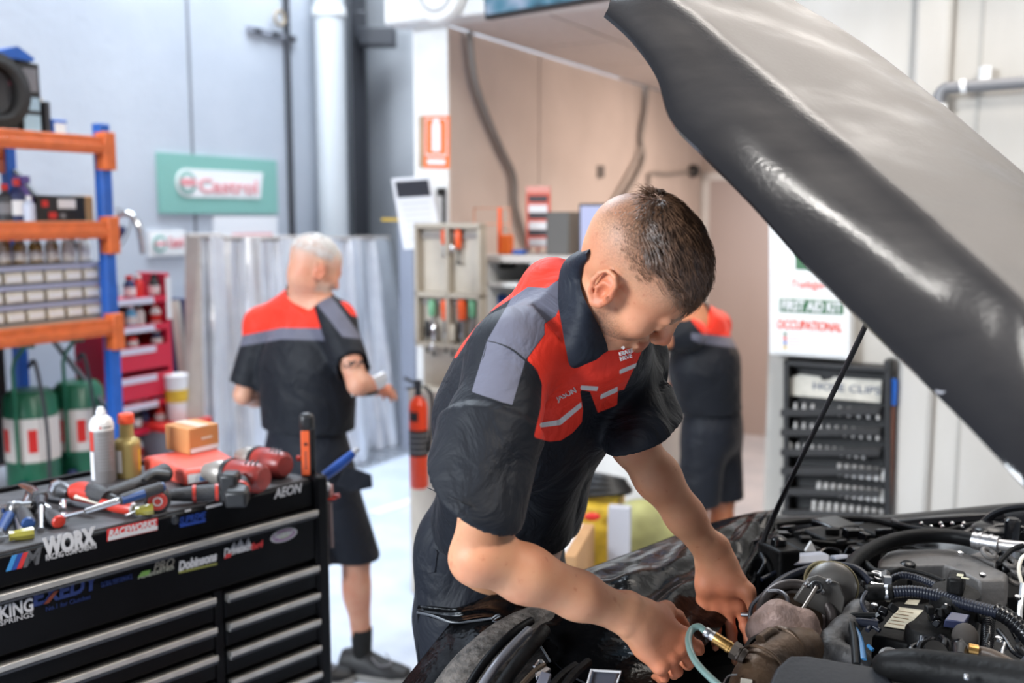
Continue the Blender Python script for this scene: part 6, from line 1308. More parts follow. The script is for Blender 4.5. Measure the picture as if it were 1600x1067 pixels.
# ================================================================ PEOPLE
def head_frame(o, yaw_dir, pitch, roll, s=1.):
    h = nrm([yaw_dir[0], yaw_dir[1], 0]); p = math.radians(pitch); a = math.radians(roll)
    f = h*math.cos(p) + np.array([0, 0, -math.sin(p)]); up0 = h*math.sin(p) + np.array([0, 0, math.cos(p)]); r0 = np.cross(f, up0)
    up = up0*math.cos(a) + r0*math.sin(a); r = r0*math.cos(a) - up0*math.sin(a)
    R = np.stack([r, f, up], 1); return np.asarray(o, float), R, s
def head_prims(hf, detail=True):
    o, R, s = hf
    w = lambda *p: o + R@(np.array(p, float)*s)
    def E(c, r, k=.02, sub=False, Rl=None): return Ell(w(*c), np.array(r)*s, R if Rl is None else R@Rl, k*s, sub)
    def Cp(a, b, r0, r1=None, k=.02, sub=False): return Cap(w(*a), w(*b), r0*s, (r0 if r1 is None else r1)*s, k*s, sub)
    L = [E((0, -.016, .043), (.077, .095, .077)), E((0, .040, .046), (.064, .048, .056), .03), E((0, .040, -.018), (.062, .050, .076), .03),
         E((0, -.045, .0), (.056, .040, .050), .03), E((0, .025, -.070), (.048, .050, .036), .03), E((0, .076, -.103), (.021, .018, .018), .025)]
    for sg in (-1, 1):
        L += [Cp((sg*.050, -.004, -.058), (sg*.016, .066, -.104), .020, .017, .03), E((sg*.046, .060, -.022), (.021, .020, .020), .025),
              E((sg*.032, .100, .002), (.017, .013, .012), .014, True)]
    L += [Cp((-.036, .084, .018), (-.008, .090, .015), .009, .008, .014), Cp((.036, .084, .018), (.008, .090, .015), .009, .008, .014)]
    if detail:
        for sg in (-1, 1): L += [E((sg*.032, .081, .001), (.0135, .0125, .0115), .004), Cp((sg*.021, .091, -.002), (sg*.043, .086, -.003), .0022, .0022, .004)]
    L += [Cp((0, .092, .012), (0, .107, -.026), .0085, .0115, .012), E((0, .109, -.031), (.0125, .012, .0105), .008)]
    if detail:
        for sg in (-1, 1): L += [E((sg*.0125, .100, -.036), (.0085, .010, .008), .006), E((sg*.009, .101, -.0445), (.0035, .006, .004), .003, True)]
        L += [E((0, .091, -.062), (.024, .012, .0065), .006), E((0, .089, -.071), (.021, .0125, .0075), .005), Cp((-.020, .100, -.0665), (.020, .100, -.0665), .0012, .0012, .003, True)]
    for sg in (-1, 1):
        c = np.array([sg*.079, -.012, -.006]); Re = np.array(Matrix.Rotation(sg*-.42, 3, 'Z')) @ np.array(Matrix.Rotation(.20, 3, 'X'))
        L.append(E(c, (.0065, .019, .031), .010, False, Re))
        if detail:
            q = lambda y, z, x=0.: c + Re@np.array([sg*x, y, z])
            arc = [q(.013, .006, .004), q(.012, .022, .008), q(.003, .032, .010), q(-.010, .031, .011), q(-.020, .018, .012), q(-.021, .002, .012), q(-.016, -.014, .009), q(-.005, -.027, .005)]
            for a, b in zip(arc[:-1], arc[1:]): L.append(Cp(a, b,   .0038, .0038, .003))
            L.append(Cp(q(-.001, -.027, .002), q(.008, -.022, .002), .0065, .005, .005))
            an = [q(.003, .014, .006), q(-.008, .010, .007), q(-.010, -.004, .007), q(-.004, -.014, .006)]
            for a, b in zip(an[:-1], an[1:]): L.append(Cp(a, b, .0028, .0028, .004))
            L.append(E(q(.001, -.003, .010), (.011, .0085, .0125), .003, True, Re)); L.append(E(q(-.012, .018, .010), (.007, .0035, .010), .002, True, Re)); L.append(Cp(q(.013, -.006, .002), q(.011, -.002, .008), .004, .003, .003))
    return L
def hand_prims(W_, d, n, thumb, curls, s=1., tcurl=.5, spread=1.):
    """W_ wrist, d finger direction, n palm-side normal, thumb = +1/-1 side of d x n"""
    d = nrm(d); n = np.asarray(n, float); n = nrm(n - d*(n@d)); a = nrm(np.cross(d, n))*thumb; L = []
    off = [(.031, .088), (.010, .092), (-.011, .087), (-.030, .078)]; ln = [(.042, .025, .020), (.046, .029, .021), (.043, .027, .020), (.034, .020, .018)]; rad = [.0088, .0090, .0085, .0075]
    def rot(v, ang): return v*math.cos(ang) + n_axis(v, ang)
    for i in range(4):
        K_ = W_ + s*(a*off[i][0] + d*off[i][1] - n*.004); root = W_ + s*(a*off[i][0]*.55 + d*.012)
        L.append(Cap(root, K_, .0150*s, .0108*s, .016*s)); L.append(Cap(root*.5 + K_*.5 + n*.006*s, K_ + n*.004*s, .012*s, .008*s, .014*s))
        L.append(Ell(K_ - n*.0035*s, .0105*s, None, .008*s))
        ang = 0.; p = K_; dd = nrm(d + a*(.10*(1.5 - i))*spread)
        for j, l in enumerate(ln[i]):
            ang += curls[i][j]; v = dd*math.cos(ang) + n*math.sin(ang); q = p + v*l*s
            r0 = rad[i]*s*(1.08, .97, .88)[j]; r1 = rad[i]*s*(.97, .88, .74)[j]; L.append(Cap(p, q, r0, r1, .006*s if j else .010*s))
            if j: L.append(Ell(p - (n*math.cos(ang) - dd*math.sin(ang))*.0012*s, r0*1.07, None, .004*s))
            if j == 2: L.append(('nail', q, v, n*math.cos(ang) - dd*math.sin(ang), rad[i]*s*.74))
            p = q
    T0 = W_ + s*(d*.022 + a*.022 + n*.008); t1 = nrm(d*.72 + a*.62 + n*.34); T1 = T0 + t1*.046*s; t2 = nrm(d*(.92) + a*.24 + n*.30*tcurl*2); T2 = T1 + t2*.034*s; t3 = nrm(d*.95 + a*.02 + n*.6*tcurl); T3 = T2 + t3*.027*s
    L += [Cap(T0, T1, .0175*s, .0125*s, .022*s), Cap(T1, T2, .0115*s, .0100*s, .008*s), Cap(T2, T3, .0102*s, .0080*s, .005*s), Ell(T1, .0125*s, None, .008*s)]
    L.append(Ell(W_ + s*(d*.045 + a*.018 + n*.012), np.array([.018, .018, .018])*s, None, .02*s)); L.append(Ell(W_ + s*(d*.045 - a*.020 + n*.010), np.array([.015]*3)*s, None, .02*s))
    L.append(Cap(W_ - d*.02*s + a*.008*s, W_ + d*.02*s + a*.010*s, .021*s, .019*s, .02*s)); L.append(Cap(W_ - d*.02*s - a*.010*s, W_ + d*.02*s - a*.012*s, .020*s, .018*s, .02*s))
    L.append(Ell(W_ - d*.012*s - a*.024*s - n*.010*s, .009*s, None, .012*s))
    return [q for q in L if not isinstance(q, tuple)], [q for q in L if isinstance(q, tuple)]
def n_axis(v, a): return v*0
def limb(pts, radii, k=.03):
    return [Cap(a, b, r0, r1, k) for a, b, r0, r1 in zip(pts[:-1], pts[1:], radii[:-1], radii[1:])]
def lerp(a, b, t): return np.asarray(a)*(1-t) + np.asarray(b)*t
def arm_prims(S_, E_, W_, s=1., out=None):
    ax = nrm(W_ - E_); bk = nrm(S_ - E_ ); 
    L = limb([S_, lerp(S_, E_, .45), E_], [.056*s, .046*s, .0375*s], .03) + limb([E_, lerp(E_, W_, .28), lerp(E_, W_, .62), W_], [.0370*s, .0385*s, .0325*s, .0255*s], .02)
    L.append(Ell(E_ - (ax + bk)*.010*s, .027*s, None, .02*s))
    return L
# ---- skin
def skin(name, base, hairc, dens='hairm'):
    m = bpy.data.materials.new(name); m.use_nodes = True; n = m.node_tree; b = n.nodes['Principled BSDF']; L = n.links.new
    b.inputs['Roughness'].default_value = .54; b.inputs['Subsurface Weight'].default_value = .12; b.inputs['Subsurface Radius'].default_value = (.01, .003, .0015); b.inputs['Subsurface Scale'].default_value = 1.
    t = n.nodes.new('ShaderNodeTexCoord'); x = n.nodes.new('ShaderNodeTexNoise'); x.inputs['Scale'].default_value = 16; x.inputs['Detail'].default_value = 5; L(t.outputs['Object'], x.inputs[0])
    r = n.nodes.new('ShaderNodeValToRGB'); e = r.color_ramp.elements; e[0].position = .32; e[1].position = .7
    e[0].color = (base[0]*.90, base[1]*.74, base[2]*.70, 1); e[1].color = (*base, 1); L(x.outputs[0], r.inputs[0])
    x3 = n.nodes.new('ShaderNodeTexNoise'); x3.inputs['Scale'].default_value = 70; x3.inputs['Detail'].default_value = 2; L(t.outputs['Object'], x3.inputs[0])
    r3 = n.nodes.new('ShaderNodeMapRange'); r3.inputs[1].default_value = .66; r3.inputs[2].default_value = .74; r3.inputs[4].default_value = .35; L(x3.outputs[0], r3.inputs[0])
    mf = n.nodes.new('ShaderNodeMix'); mf.data_type = 'RGBA'; mf.inputs[7].default_value = (base[0]*.62, base[1]*.32, base[2]*.25, 1); L(r3.outputs[0], mf.inputs[0]); L(r.outputs[0], mf.inputs[6])
    def mix(prev, attr, col, fine=None):
        a = n.nodes.new('ShaderNodeAttribute'); a.attribute_name = attr; f = a.outputs['Fac']
        if fine:
            y = n.nodes.new('ShaderNodeTexNoise'); y.inputs['Scale'].default_value = fine; y.inputs['Detail'].default_value = 3; L(t.outputs['Object'], y.inputs[0])
            q = n.nodes.new('ShaderNodeMapRange'); q.inputs[1].default_value = .35; q.inputs[2].default_value = .65; q.inputs[3].default_value = .55; q.inputs[4].default_value = 1.2; L(y.outputs[0], q.inputs[0])
            mu = n.nodes.new('ShaderNodeMath'); mu.operation = 'MULTIPLY'; mu.use_clamp = True; L(f, mu.inputs[0]); L(q.outputs[0], mu.inputs[1]); f = mu.outputs[0]
        m_ = n.nodes.new('ShaderNodeMix'); m_.data_type = 'RGBA'; L(f, m_.inputs[0]); L(prev, m_.inputs[6]); m_.inputs[7].default_value = (*col, 1); return m_.outputs[2]
    c = mix(mf.outputs[2], 'ruddy', (base[0]*.88, base[1]*.42, base[2]*.32)); c = mix(c, 'hairm', hairc, 420); c = mix(c, 'lip', (base[0]*.62, base[1]*.30, base[2]*.26)); L(c, b.inputs['Base Color'])
    v = n.nodes.new('ShaderNodeTexNoise'); v.inputs['Scale'].default_value = 160; v.inputs['Detail'].default_value = 3; L(t.outputs['Object'], v.inputs[0])
    u = n.nodes.new('ShaderNodeBump'); u.inputs['Strength'].default_value = .10; u.inputs['Distance'].default_value = .003; L(v.outputs[0], u.inputs['Height']); L(u.outputs[0], b.inputs['Normal'])
    return m
def sst(x, a, b): t = np.clip((x - a)/(b - a), 0, 1); return t*t*(3 - 2*t)
def head_attrs(hf, hands=(), fade=True, amount=.75, redk=.35):
    o, R, s = hf
    def loc(V): return ((V - o)@R)/s
    def hairm(V):
        q = loc(V); x, y, z = q.T; ins = (np.linalg.norm(q - [0, -.01, .04], axis=1) < .135)
        g = z - .022 - .10*np.clip(y - .02, -.1, 1) - np.clip(y - .055, 0, 1)*1.0
        side = sst(g, -.03, .075)*amount
        top = sst(z - (.082 - .32*y + .2*np.clip(-y - .05, 0, 1)), -.022, .010)*sst(-y, -.094, -.082)
        h = np.maximum(side*.85, top*.97)*(y < .096)*sst(-(y + .0) + z*.35, -.085, -.060)
        ear = (np.abs(x) > .076) & (np.abs(y + .01) < .03) & (z < .032); h[ear] = 0
        st = sst(-z, -.0, .03)*sst(y, -.015, .01)*.62*(z > -.14)
        st *= sst(-((z + .03) + .9*np.clip(y - .06, 0, 1)*0), -.02, .03)
        br = ((np.abs(z - .0215 - .10*(.03 - np.abs(np.abs(x) - .022))) < .0045) & (np.abs(x) > .010) & (np.abs(x) < .044) & (y > .07))*.75
        return np.where(ins, np.maximum(np.maximum(h, st), br), 0)
    def lip(V):
        q = loc(V); return ((np.abs(q[:, 2] + .0665) < .011) & (np.abs(q[:, 0]) < .024) & (q[:, 1] > .088)).astype(float)*.8
    def ruddy(V):
        q = loc(V); r = np.zeros(len(V))
        e = np.linalg.norm((np.abs(q[:, 0]) - .079)[:, None]*np.array([[1., 0, 0]]) + (q - [[0, -.012, -.006]])*np.array([[0, 1, 1]]), axis=1); r = np.maximum(r, .62*sst(-e, -.045, -.015)*(np.abs(q[:, 0]) > .068))
        r = np.maximum(r, .55*sst(-np.linalg.norm(q - [0, .115, -.03], axis=1), -.03, -.01)); r = np.maximum(r, .25*sst(-np.linalg.norm(np.abs(q) - [.045, .065, .02], axis=1), -.045, -.01))
        for c in hands: r = np.maximum(r, .68*sst(-np.linalg.norm(V - c, axis=1), -.13, -.03))
        return r
    return {'hairm': hairm, 'lip': lip, 'ruddy': ruddy}
# ---- cloth
def cloth(name, base, layers, rough=.62, wl=.0006):
    """layers: list of (attribute with a signed distance in metres, colour)"""
    m = bpy.data.materials.new(name); m.use_nodes = True; n = m.node_tree; b = n.nodes['Principled BSDF']; L = n.links.new; b.inputs['Roughness'].default_value = rough; b.inputs['Sheen Weight'].default_value = .05; b.inputs['Sheen Roughness'].default_value = .4
    b.inputs['Specular IOR Level'].default_value = .28
    prev = None
    rgb = n.nodes.new('ShaderNodeRGB'); rgb.outputs[0].default_value = (*base, 1); prev = rgb.outputs[0]
    for at, col in layers:
        a = n.nodes.new('ShaderNodeAttribute'); a.attribute_name = at; r = n.nodes.new('ShaderNodeMapRange'); r.inputs[1].default_value = wl; r.inputs[2].default_value = -wl; L(a.outputs['Fac'], r.inputs[0])
        x = n.nodes.new('ShaderNodeMix'); x.data_type = 'RGBA'; L(r.outputs[0], x.inputs[0]); L(prev, x.inputs[6]); x.inputs[7].default_value = (*col, 1); prev = x.outputs[2]
    L(prev, b.inputs['Base Color'])
    t = n.nodes.new('ShaderNodeTexCoord'); v = n.nodes.new('ShaderNodeTexNoise'); v.inputs['Scale'].default_value = 380; L(t.outputs['Object'], v.inputs[0])
    v2 = n.nodes.new('ShaderNodeTexNoise'); v2.inputs['Scale'].default_value = 10; v2.inputs['Detail'].default_value = 4; v2.inputs['Distortion'].default_value = .8; L(t.outputs['Object'], v2.inputs[0])
    u = n.nodes.new('ShaderNodeBump'); u.inputs['Strength'].default_value = .12; u.inputs['Distance'].default_value = .002; L(v.outputs[0], u.inputs['Height'])
    u2 = n.nodes.new('ShaderNodeBump'); u2.inputs['Strength'].default_value = .6; u2.inputs['Distance'].default_value = .028; L(v2.outputs[0], u2.inputs['Height']); L(u.outputs[0], u2.inputs['Normal']); L(u2.outputs[0], b.inputs['Normal'])
    return m
RED = (.80, .036, .016); GREY = (.125, .125, .165); NAVY = (.0050, .0065, .0108); WHITE = (.62, .60, .58)
def poly_attr(polys, D):
    def f(V):
        px, py = proj(V); d = np.full(len(V), 1e3)
        for p in polys: d = np.minimum(d, sd_poly(px, py, p))
        return d*D/FPX
    return f
def march(prims, px, py, D0, D1, post=None):
    """first point of a modelled body met along the sight line of an image point"""
    ds = np.linspace(D0, D1, 160); r = ray(px, py); pts = EYE + r*(ds/r[1])[:, None]; d = ev(prims, pts)
    if post: d = post(pts, d)
    k = np.argmax(d < 0); return pts[k] if d.min() < 0 else pts[len(ds)//2]

# ================================================================ the mechanic at the car
J = {}
pel = P(775, 925, 1.93); rsh = P(797, 562, 1.50); lsh = P(985, 560, 1.76); nb = P(938, 490, 1.565); nbo = P(893, 468, 1.60)
sv = nrm((lsh - rsh)*[1, 1, 0]); fwd = nrm(np.cross(sv, (0, 0, -1))); fwd = fwd if fwd[0] > 0 else -fwd
rel_, rwr = P(750, 868, 1.33), P(992, 966, 1.42)
lel, lwr = P(991, 694, 1.66), P(1117, 872, 1.70)
HF = head_frame((0, 0, 0), (1, -.08), 49, 29, .97)
HF = (P(946, 454, 1.43) - HF[1]@np.array([.079, -.012, -.006])*HF[2], HF[1], HF[2])
hp = head_prims(HF)
rh, _ = hand_prims(rwr, nrm(P(1062, 1030, 1.44) - rwr), (.25, .62, -.62), 1, [(.30, .45, .3), (.42, .5, .3), (.48, .55, .35), (.5, .6, .4)], .98, .5)
lh, _ = hand_prims(lwr, nrm(P(1128, 955, 1.70) - lwr), (-.25, -1, -.12), -1, [(.12, .2, .15), (.16, .25, .2), (.35, .7, .45), (.55, .9, .55)], 1.0, .25)
rhT = {'a': rh, 'b': lh}
neck0 = HF[0] + HF[1]@np.array([0, -.012, -.050])
spine = [pel + (0, 0, .02), P(800, 790, 1.84), P(826, 650, 1.70), nbo - (0, 0, .085)]
s_ax = sv
hipL, hipR = pel + sv*.09 - (0, 0, .03), pel - sv*.09 - (0, 0, .03)
fL, fR = hipL*(1, 1, 0) + fwd*-.06 + (0, 0, .07), hipR*(1, 1, 0) + fwd*.02 - sv*.03 + (0, 0, .07)
kL, kR = lerp(hipL, fL, .5) + fwd*.03, lerp(hipR, fR, .5) + fwd*.03
tors = [ECap(spine[0], spine[1], .105, .10, s_ax, 1.35, .03), ECap(spine[1], spine[2], .10, .115, s_ax, 1.35, .05), ECap(spine[2], spine[3], .115, .08, s_ax, 1.3, .04),
        Cap(rsh + sv*.03, nb - (0, 0, .03), .055, .055, .04), Cap(lsh - sv*.03, nb - (0, 0, .03), .055, .055, .04)]
legs = limb([hipL, kL, fL + (0, 0, .02)], [.09, .06, .04]) + limb([hipR, kR, fR + (0, 0, .02)], [.09, .06, .04])
body = hp + [Cap(nb - (0, 0, .03), neck0, .054, .050, .02)] + tors + arm_prims(rsh, rel_, rwr, 1.0) + arm_prims(lsh, lel, lwr, .98) + rh + lh + legs
allp = [q.a for q in body if hasattr(q, 'a')] + [q.b for q in body if hasattr(q, 'b')] + [q.c for q in body if hasattr(q, 'c')]
lo, hi = np.min(allp, 0) - .13, np.max(allp, 0) + .13; lo[2] = max(lo[2], .0)
JP = thing('person', 'person in a navy and red work shirt bending over the open engine bay', 'person', pel*(1, 1, 0))
def veins(p, d): return d + .0006*fnoise(p, 60, 11, 2)
hh_ = .0028
V, F = sdf_mesh(body, lo, hi, hh_, post=veins)
sk = skin('fair_skin', (.63, .315, .175), (.085, .050, .033))
sdf_obj('body', V, F, sk, JP, head_attrs(HF, hands=(rwr + nrm(P(1062, 1030, 1.44) - rwr)*.11, lwr + nrm(P(1128, 955, 1.70) - lwr)*.10)), smooth_iter=1)
# hair strands on top of the head
def strands(name, hf, n, parent, m, reg, length=(.014, .034), r=.00045, lift=.5, seed=3, comb=(0, 1, -.3)):
    o, R, s = hf; rg = np.random.RandomState(seed); V = []; F = []; cnt = 0
    cc = np.array([0, -.018, .045]); rr = np.array([.078, .097, .084]); k = 0
    while k < n:
        v = rg.normal(size=3); v /= np.linalg.norm(v); 
        if v[2] < 0: v[2] = -v[2]
        p = cc + v*rr
        if p[1] > .03: p = p + np.array([0, .004*(p[1] - .03)/.05, 0])
        if not reg(p, rg): continue
        nn = nrm(v/rr); cd = np.array(comb, float); 
        wv = p - np.array([0, -.062, .12]); rad = nrm(wv*[1, 1, 0]) if np.linalg.norm(wv[:2]) > .004 else cd     # hair leaves the whorl radially and is combed forwards
        cd = nrm(.75*rad + .6*np.array([0, 1, 0])*(1 if p[1] > -.05 else .2) + .18*rg.normal(size=3)); cd = nrm(cd - nn*(cd@nn)); clump = .25*np.sin(p[0]*190 + 3*np.sin(p[1]*60)) ; side = np.cross(nn, cd); cd = nrm(cd + side*clump)
        l = rg.uniform(*length)*(.55 + .6*sst(np.array([p[1]]), -.06, .06)[0]); pts = []
        lf = lift*(.7 + .6*rg.rand())
        for j in range(5):
            t = j/4; q = p + cd*l*t + nn*(l*lf*math.sin(t*2.2)*.42 + .001)
            e = (q - cc)/(rr*1.01); el = np.linalg.norm(e)
            if el < 1: q = cc + e/el*rr*1.012
            if j == 4: q = q - nn*l*.03
            pts.append(q)
        pts = np.array(pts); x = nrm(np.cross(cd, nn)); 
        for j in range(5):
            rad_ = r*(1, 1, .9, .65, .15)[j]
            for a in (0, 2.09, 4.19): V.append(o + R@((pts[j] + (x*math.cos(a) + nn*math.sin(a))*rad_)*s))
        for j in range(4):
            for a in range(3): b0 = cnt + j*3; F.append((b0 + a, b0 + (a+1) % 3, b0 + 3 + (a+1) % 3, b0 + 3 + a))
        cnt += 15; k += 1
    b = MB(); b.add(np.array(V), F); ob = b.build(name, m, parent, ang=80); return ob
m_hair = mat('dark_wet_hair', (.115, .058, .032), .40, noise=.45, nscale=60, spec=.4)
def hthr(y): return .080 - .32*y + .2*np.maximum(0, -y - .05)
def reg_top(p, rg):
    x, y, z = p
    return z > hthr(y) + rg.normal()*.006 and y < .083 - .02*rg.rand()*0
strands('hair', HF, 7000, JP, m_hair, reg_top, (.018, .040), .00048, .6)
def reg_side(p, rg): return hthr(p[1]) - .045*rg.rand() < p[2] < hthr(p[1]) + .01 and abs(p[0]) > .045 and p[1] < .05
strands('short_side_hair', HF, 2200, JP, m_hair, reg_side, (.004, .009), .00035, .3, 9)
# shirt
def aniso(p, ax, f=.25): ax = nrm(ax); return p - np.outer(p@ax, ax)*(1 - f)
slR0, slR1 = rsh, P(748, 758, 1.385); slL0, slL1 = lsh, P(1003, 668, 1.64)
sh = [ECap(P(786, 800, 1.86), P(806, 720, 1.78), .118, .118, s_ax, 1.30, .03), ECap(P(806, 720, 1.78), spine[2], .118, .128, s_ax, 1.32, .05), ECap(spine[2], spine[3] + (0, 0, .005), .128, .090, s_ax, 1.34, .05),
      Cap(rsh + sv*.05, nb - (0, 0, .03), .062, .060, .05), Cap(lsh - sv*.05, nb - (0, 0, .03), .062, .060, .05), Cap(P(860, 455, 1.62), nb - (0, 0, .02), .055, .055, .05), Ell(P(768, 590, 1.66), (.065, .065, .095), None, .06), Ell(P(806, 510, 1.64), (.045, .05, .045), None, .05),
      ECap(P(786, 800, 1.86) , P(792, 842, 1.87), .122, .126, s_ax, 1.28, .03)]
axR, axL = nrm(slR1 - slR0), nrm(slL1 - slL0)
def sleeve(a, b, r0, r1, ax, hole, deep, hx):
    hx = nrm(hx)
    def post(p, d):
        h = (p - b)@ax; rr = np.linalg.norm(p - b - np.outer(h, ax), axis=1); h = (p - b)@hx
        f2 = np.abs(np.sin(fnoise(aniso(p, ax, .22), 17, 5, 2)*2.0)); d = d + .0150*(1 - f2)**1.3 - .0050
        return smax(smax(d, h - .004, .004), -np.maximum(rr - hole, -(h + deep)), .003)
    return Grp([Cap(a, lerp(a, b, .5), r0, (r0 + r1)/2, .035), Cap(lerp(a, b, .5), b + ax*.05, (r0 + r1)/2, r1, .02)], post, .035)
sh += [sleeve(slR0, slR1, .066, .0765, axR, .054, .05, (-.45, .22, -.87)), sleeve(slL0, slL1, .066, .073, axL, .054, .05, (.40, .05, -.90))]
up_arm = lambda S_, E_: Cap(S_, lerp(S_, E_, .25), .056, .05, .03)
sh.append(Grp(tors + [up_arm(rsh, rel_), up_arm(lsh, lel)], lambda p, d: d - .018, .02))
neckax = nrm(neck0 - nb)
def shirt_post(p, d):
    tax = nrm(spine[3] - spine[0]); f1 = np.abs(np.sin(fnoise(aniso(p, tax, .45), 11, 21, 2)*2.2)); d = d + .016*(1 - f1)**1.2*(np.linalg.norm(p - lerp(slR0, slR1, 1.), axis=1) > .12) - .003
    zc = P(850, 838, 1.86)[2]; wz = (np.linalg.norm(p - lerp(slR0, slR1, 1.), axis=1) > .14) | (p[:, 2] > slR1[2] + .05)
    d = np.where(wz, np.maximum(d, zc - p[:, 2]), d)
    # neck opening
    q = p - nb; h = q@neckax; rr = np.linalg.norm(q - np.outer(h, neckax), axis=1); d = smax(d, -np.maximum(rr - .060, .015 - h), .004); d = np.where(rr < .11, np.maximum(d, h - .045), d)
    return d
def shirt_post2(p, d):
    """sleeves keep their own hem height: the waist cut only applies to the trunk"""
    return shirt_post(p, d)
def cutz_fix():
    pass
ap = [q.a for q in sh if hasattr(q, 'a')] + [q.b for q in sh if hasattr(q, 'b')]
ap += [slR1 - .0, slL1, rsh, lsh]; lo, hi = np.min(ap, 0) - .15, np.max(ap, 0) + .15
V, F = sdf_mesh(sh, lo, hi, .0042, post=shirt_post)
redP = [[(900, 388), (825, 402), (770, 438), (722, 480), (690, 545), (712, 560), (722, 545), (742, 512), (765, 488), (799, 466), (825, 449), (855, 450), (868, 441), (877, 432), (900, 405)],
        [(877, 474), (868, 494), (851, 506), (851, 523), (823, 562), (840, 581), (847, 600), (845, 637), (834, 683), (858, 690), (877, 688), (895, 676), (909, 660), (911, 640), (906, 609), (922, 612), (934, 645), (964, 633), (966, 610), (975, 609), (997, 562), (1010, 532), (1000, 480), (920, 440)]]
greyP = [[(825, 448), (799, 466), (761, 532), (737, 612), (800, 634), (821, 562), (851, 522), (850, 506), (868, 494), (878, 474), (878, 436), (866, 441), (855, 450)]]
whiteP = [[(843, 661), (873, 656), (908, 628), (909, 636), (876, 664), (844, 668)], [(907, 602), (935, 604), (933, 611), (907, 609)], [(938, 617), (965, 604), (965, 612), (938, 624)], [(968, 578), (995, 567), (993, 574), (968, 585)]]
darkP = [[(884, 684), (912, 660), (909, 612), (906, 604), (915, 606), (934, 644), (926, 690)]]
shm = cloth('mechanic_shirt', NAVY, [('red', RED), ('grey', GREY), ('white', WHITE)])
SH = sdf_obj('shirt', V, F, shm, JP, {'red': poly_attr(redP, 1.5), 'grey': poly_attr(greyP, 1.5), 'white': poly_attr(whiteP, 1.5)}, smooth_iter=1)
fm = lambda x, y: march(sh, x, y, 1.15, 2.1, shirt_post)
# seam lines as thin piping
def seam(pts, name='seam', r=.0012, m=None):
    q = [fm(*a) for a in pts]; q = [p - ray(*a)/np.linalg.norm(ray(*a))*.0008 for p, a in zip(q, pts)]; b = MB(); b.tube(q, r, 6, sub=4); b.build(name, m or mat('seam_dark', (.006, .007, .010), .7), SH)
seam([(736, 609), (745, 585), (755, 560), (762, 534)]); seam([(735, 611), (757, 619), (780, 628), (800, 634)]); seam([(739, 534), (762, 533), (795, 543), (821, 563), (840, 581), (847, 602)])
seam([(668, 762), (700, 776), (740, 792), (780, 803), (815, 810)], r=.0008)
# placket fold hanging forward
pk = [(940, 572), (968, 562), (967, 600), (964, 632), (934, 645), (938, 610)]
q = [fm(*a) for a in pk]; c = sum(q)/6; pkq = np.array([lerp(p, c, 0) - ray(*a)*.012 for p, a in zip(q, pk)])
# embroidered name and crest
def word(s, x0, y0, x1, y1, hp_, m, nm='lettering'):
    a, e = fm(x0, y0), fm(x1, y1); off = nrm(ray((x0+x1)/2, y0))*.009; D = a[1]; u = fm(x0, y0 - hp_)
    xdir = nrm(e - a); nvec = -nrm(ray(x0, y0)); z = np.cross(nvec, xdir)
    text(s, nm, a - off*1.4, xdir, z, hp_*D/FPX, m, SH, width=np.linalg.norm(e - a), bold=.015, depth=.0015)
word('JASON', 871, 627, 901, 613, 9, mat('thread_white', (.75, .73, .72), .6))
word('ERATE', 969, 556, 989, 550, 6, mat('thread_white', ())); word('ERVE', 970, 564, 988, 558, 6, mat('thread_white', ())); word('9', 972, 547, 977, 545, 5, mat('thread_white', ()))
# collar: folded leaf from the neck line down to its point
inn = [(934, 386), (921, 396), (910, 412), (906, 436), (912, 462), (922, 488), (934, 512), (944, 536), (946, 548)]
out_ = [(905, 396), (888, 408), (879, 425), (876, 452), (877, 480), (882, 512), (887, 545), (893, 571), (918, 562)]
nkm = lambda x, y: march(body, x, y, 1.15, 1.9)
def colpt(x, y, k):
    a = fm(x, y); b_ = nkm(x, y); p = a if a[1] < b_[1] + .02 else b_; return p
Gc = np.zeros((30, 9, 3)); I_ = np.array([colpt(*a, 0) for a in inn]); O_ = np.array([fm(*a) for a in out_])
def retarget(pts2, Dv): return np.array([P(x, y, D) for (x, y), D in zip(pts2, Dv)])
Di = np.array([nkm(*a)[1] for a in inn]) - .006; Do = np.array([min(fm(*a)[1], nkm(*a)[1]) for a in out_]) - .012; Di[0] = Di[1] + .03; Do[0] = Do[1] + .03; Di[-1] = Do[-1] + .004
It, Ot = rs(retarget(inn, Di), 30), rs(retarget(out_, Do), 30)
for i in range(30):
    for j in range(9):
        t_ = j/8; Gc[i, j] = It[i]*(1-t_) + Ot[i]*t_ + np.array([0, -.010*math.sin(math.pi*t_)**.7, 0])
b = MB(); b.grid(Gc, .0045); b.build('collar', cloth('collar_cloth', (.0085, .0115, .020), []), SH, ang=60)
b = MB(); b.tube([nb + neckax*.03 + (.066*math.cos(a))*nrm(np.cross(neckax, (0, 1, 0))) + (.066*math.sin(a))*np.cross(neckax, nrm(np.cross(neckax, (0, 1, 0)))) for a in np.linspace(0, 2*math.pi, 24, endpoint=False)], .011, 8, close=True, cap=False); b.build('collar_stand', cloth('collar_cloth2', (.0085, .0115, .020), []), SH)
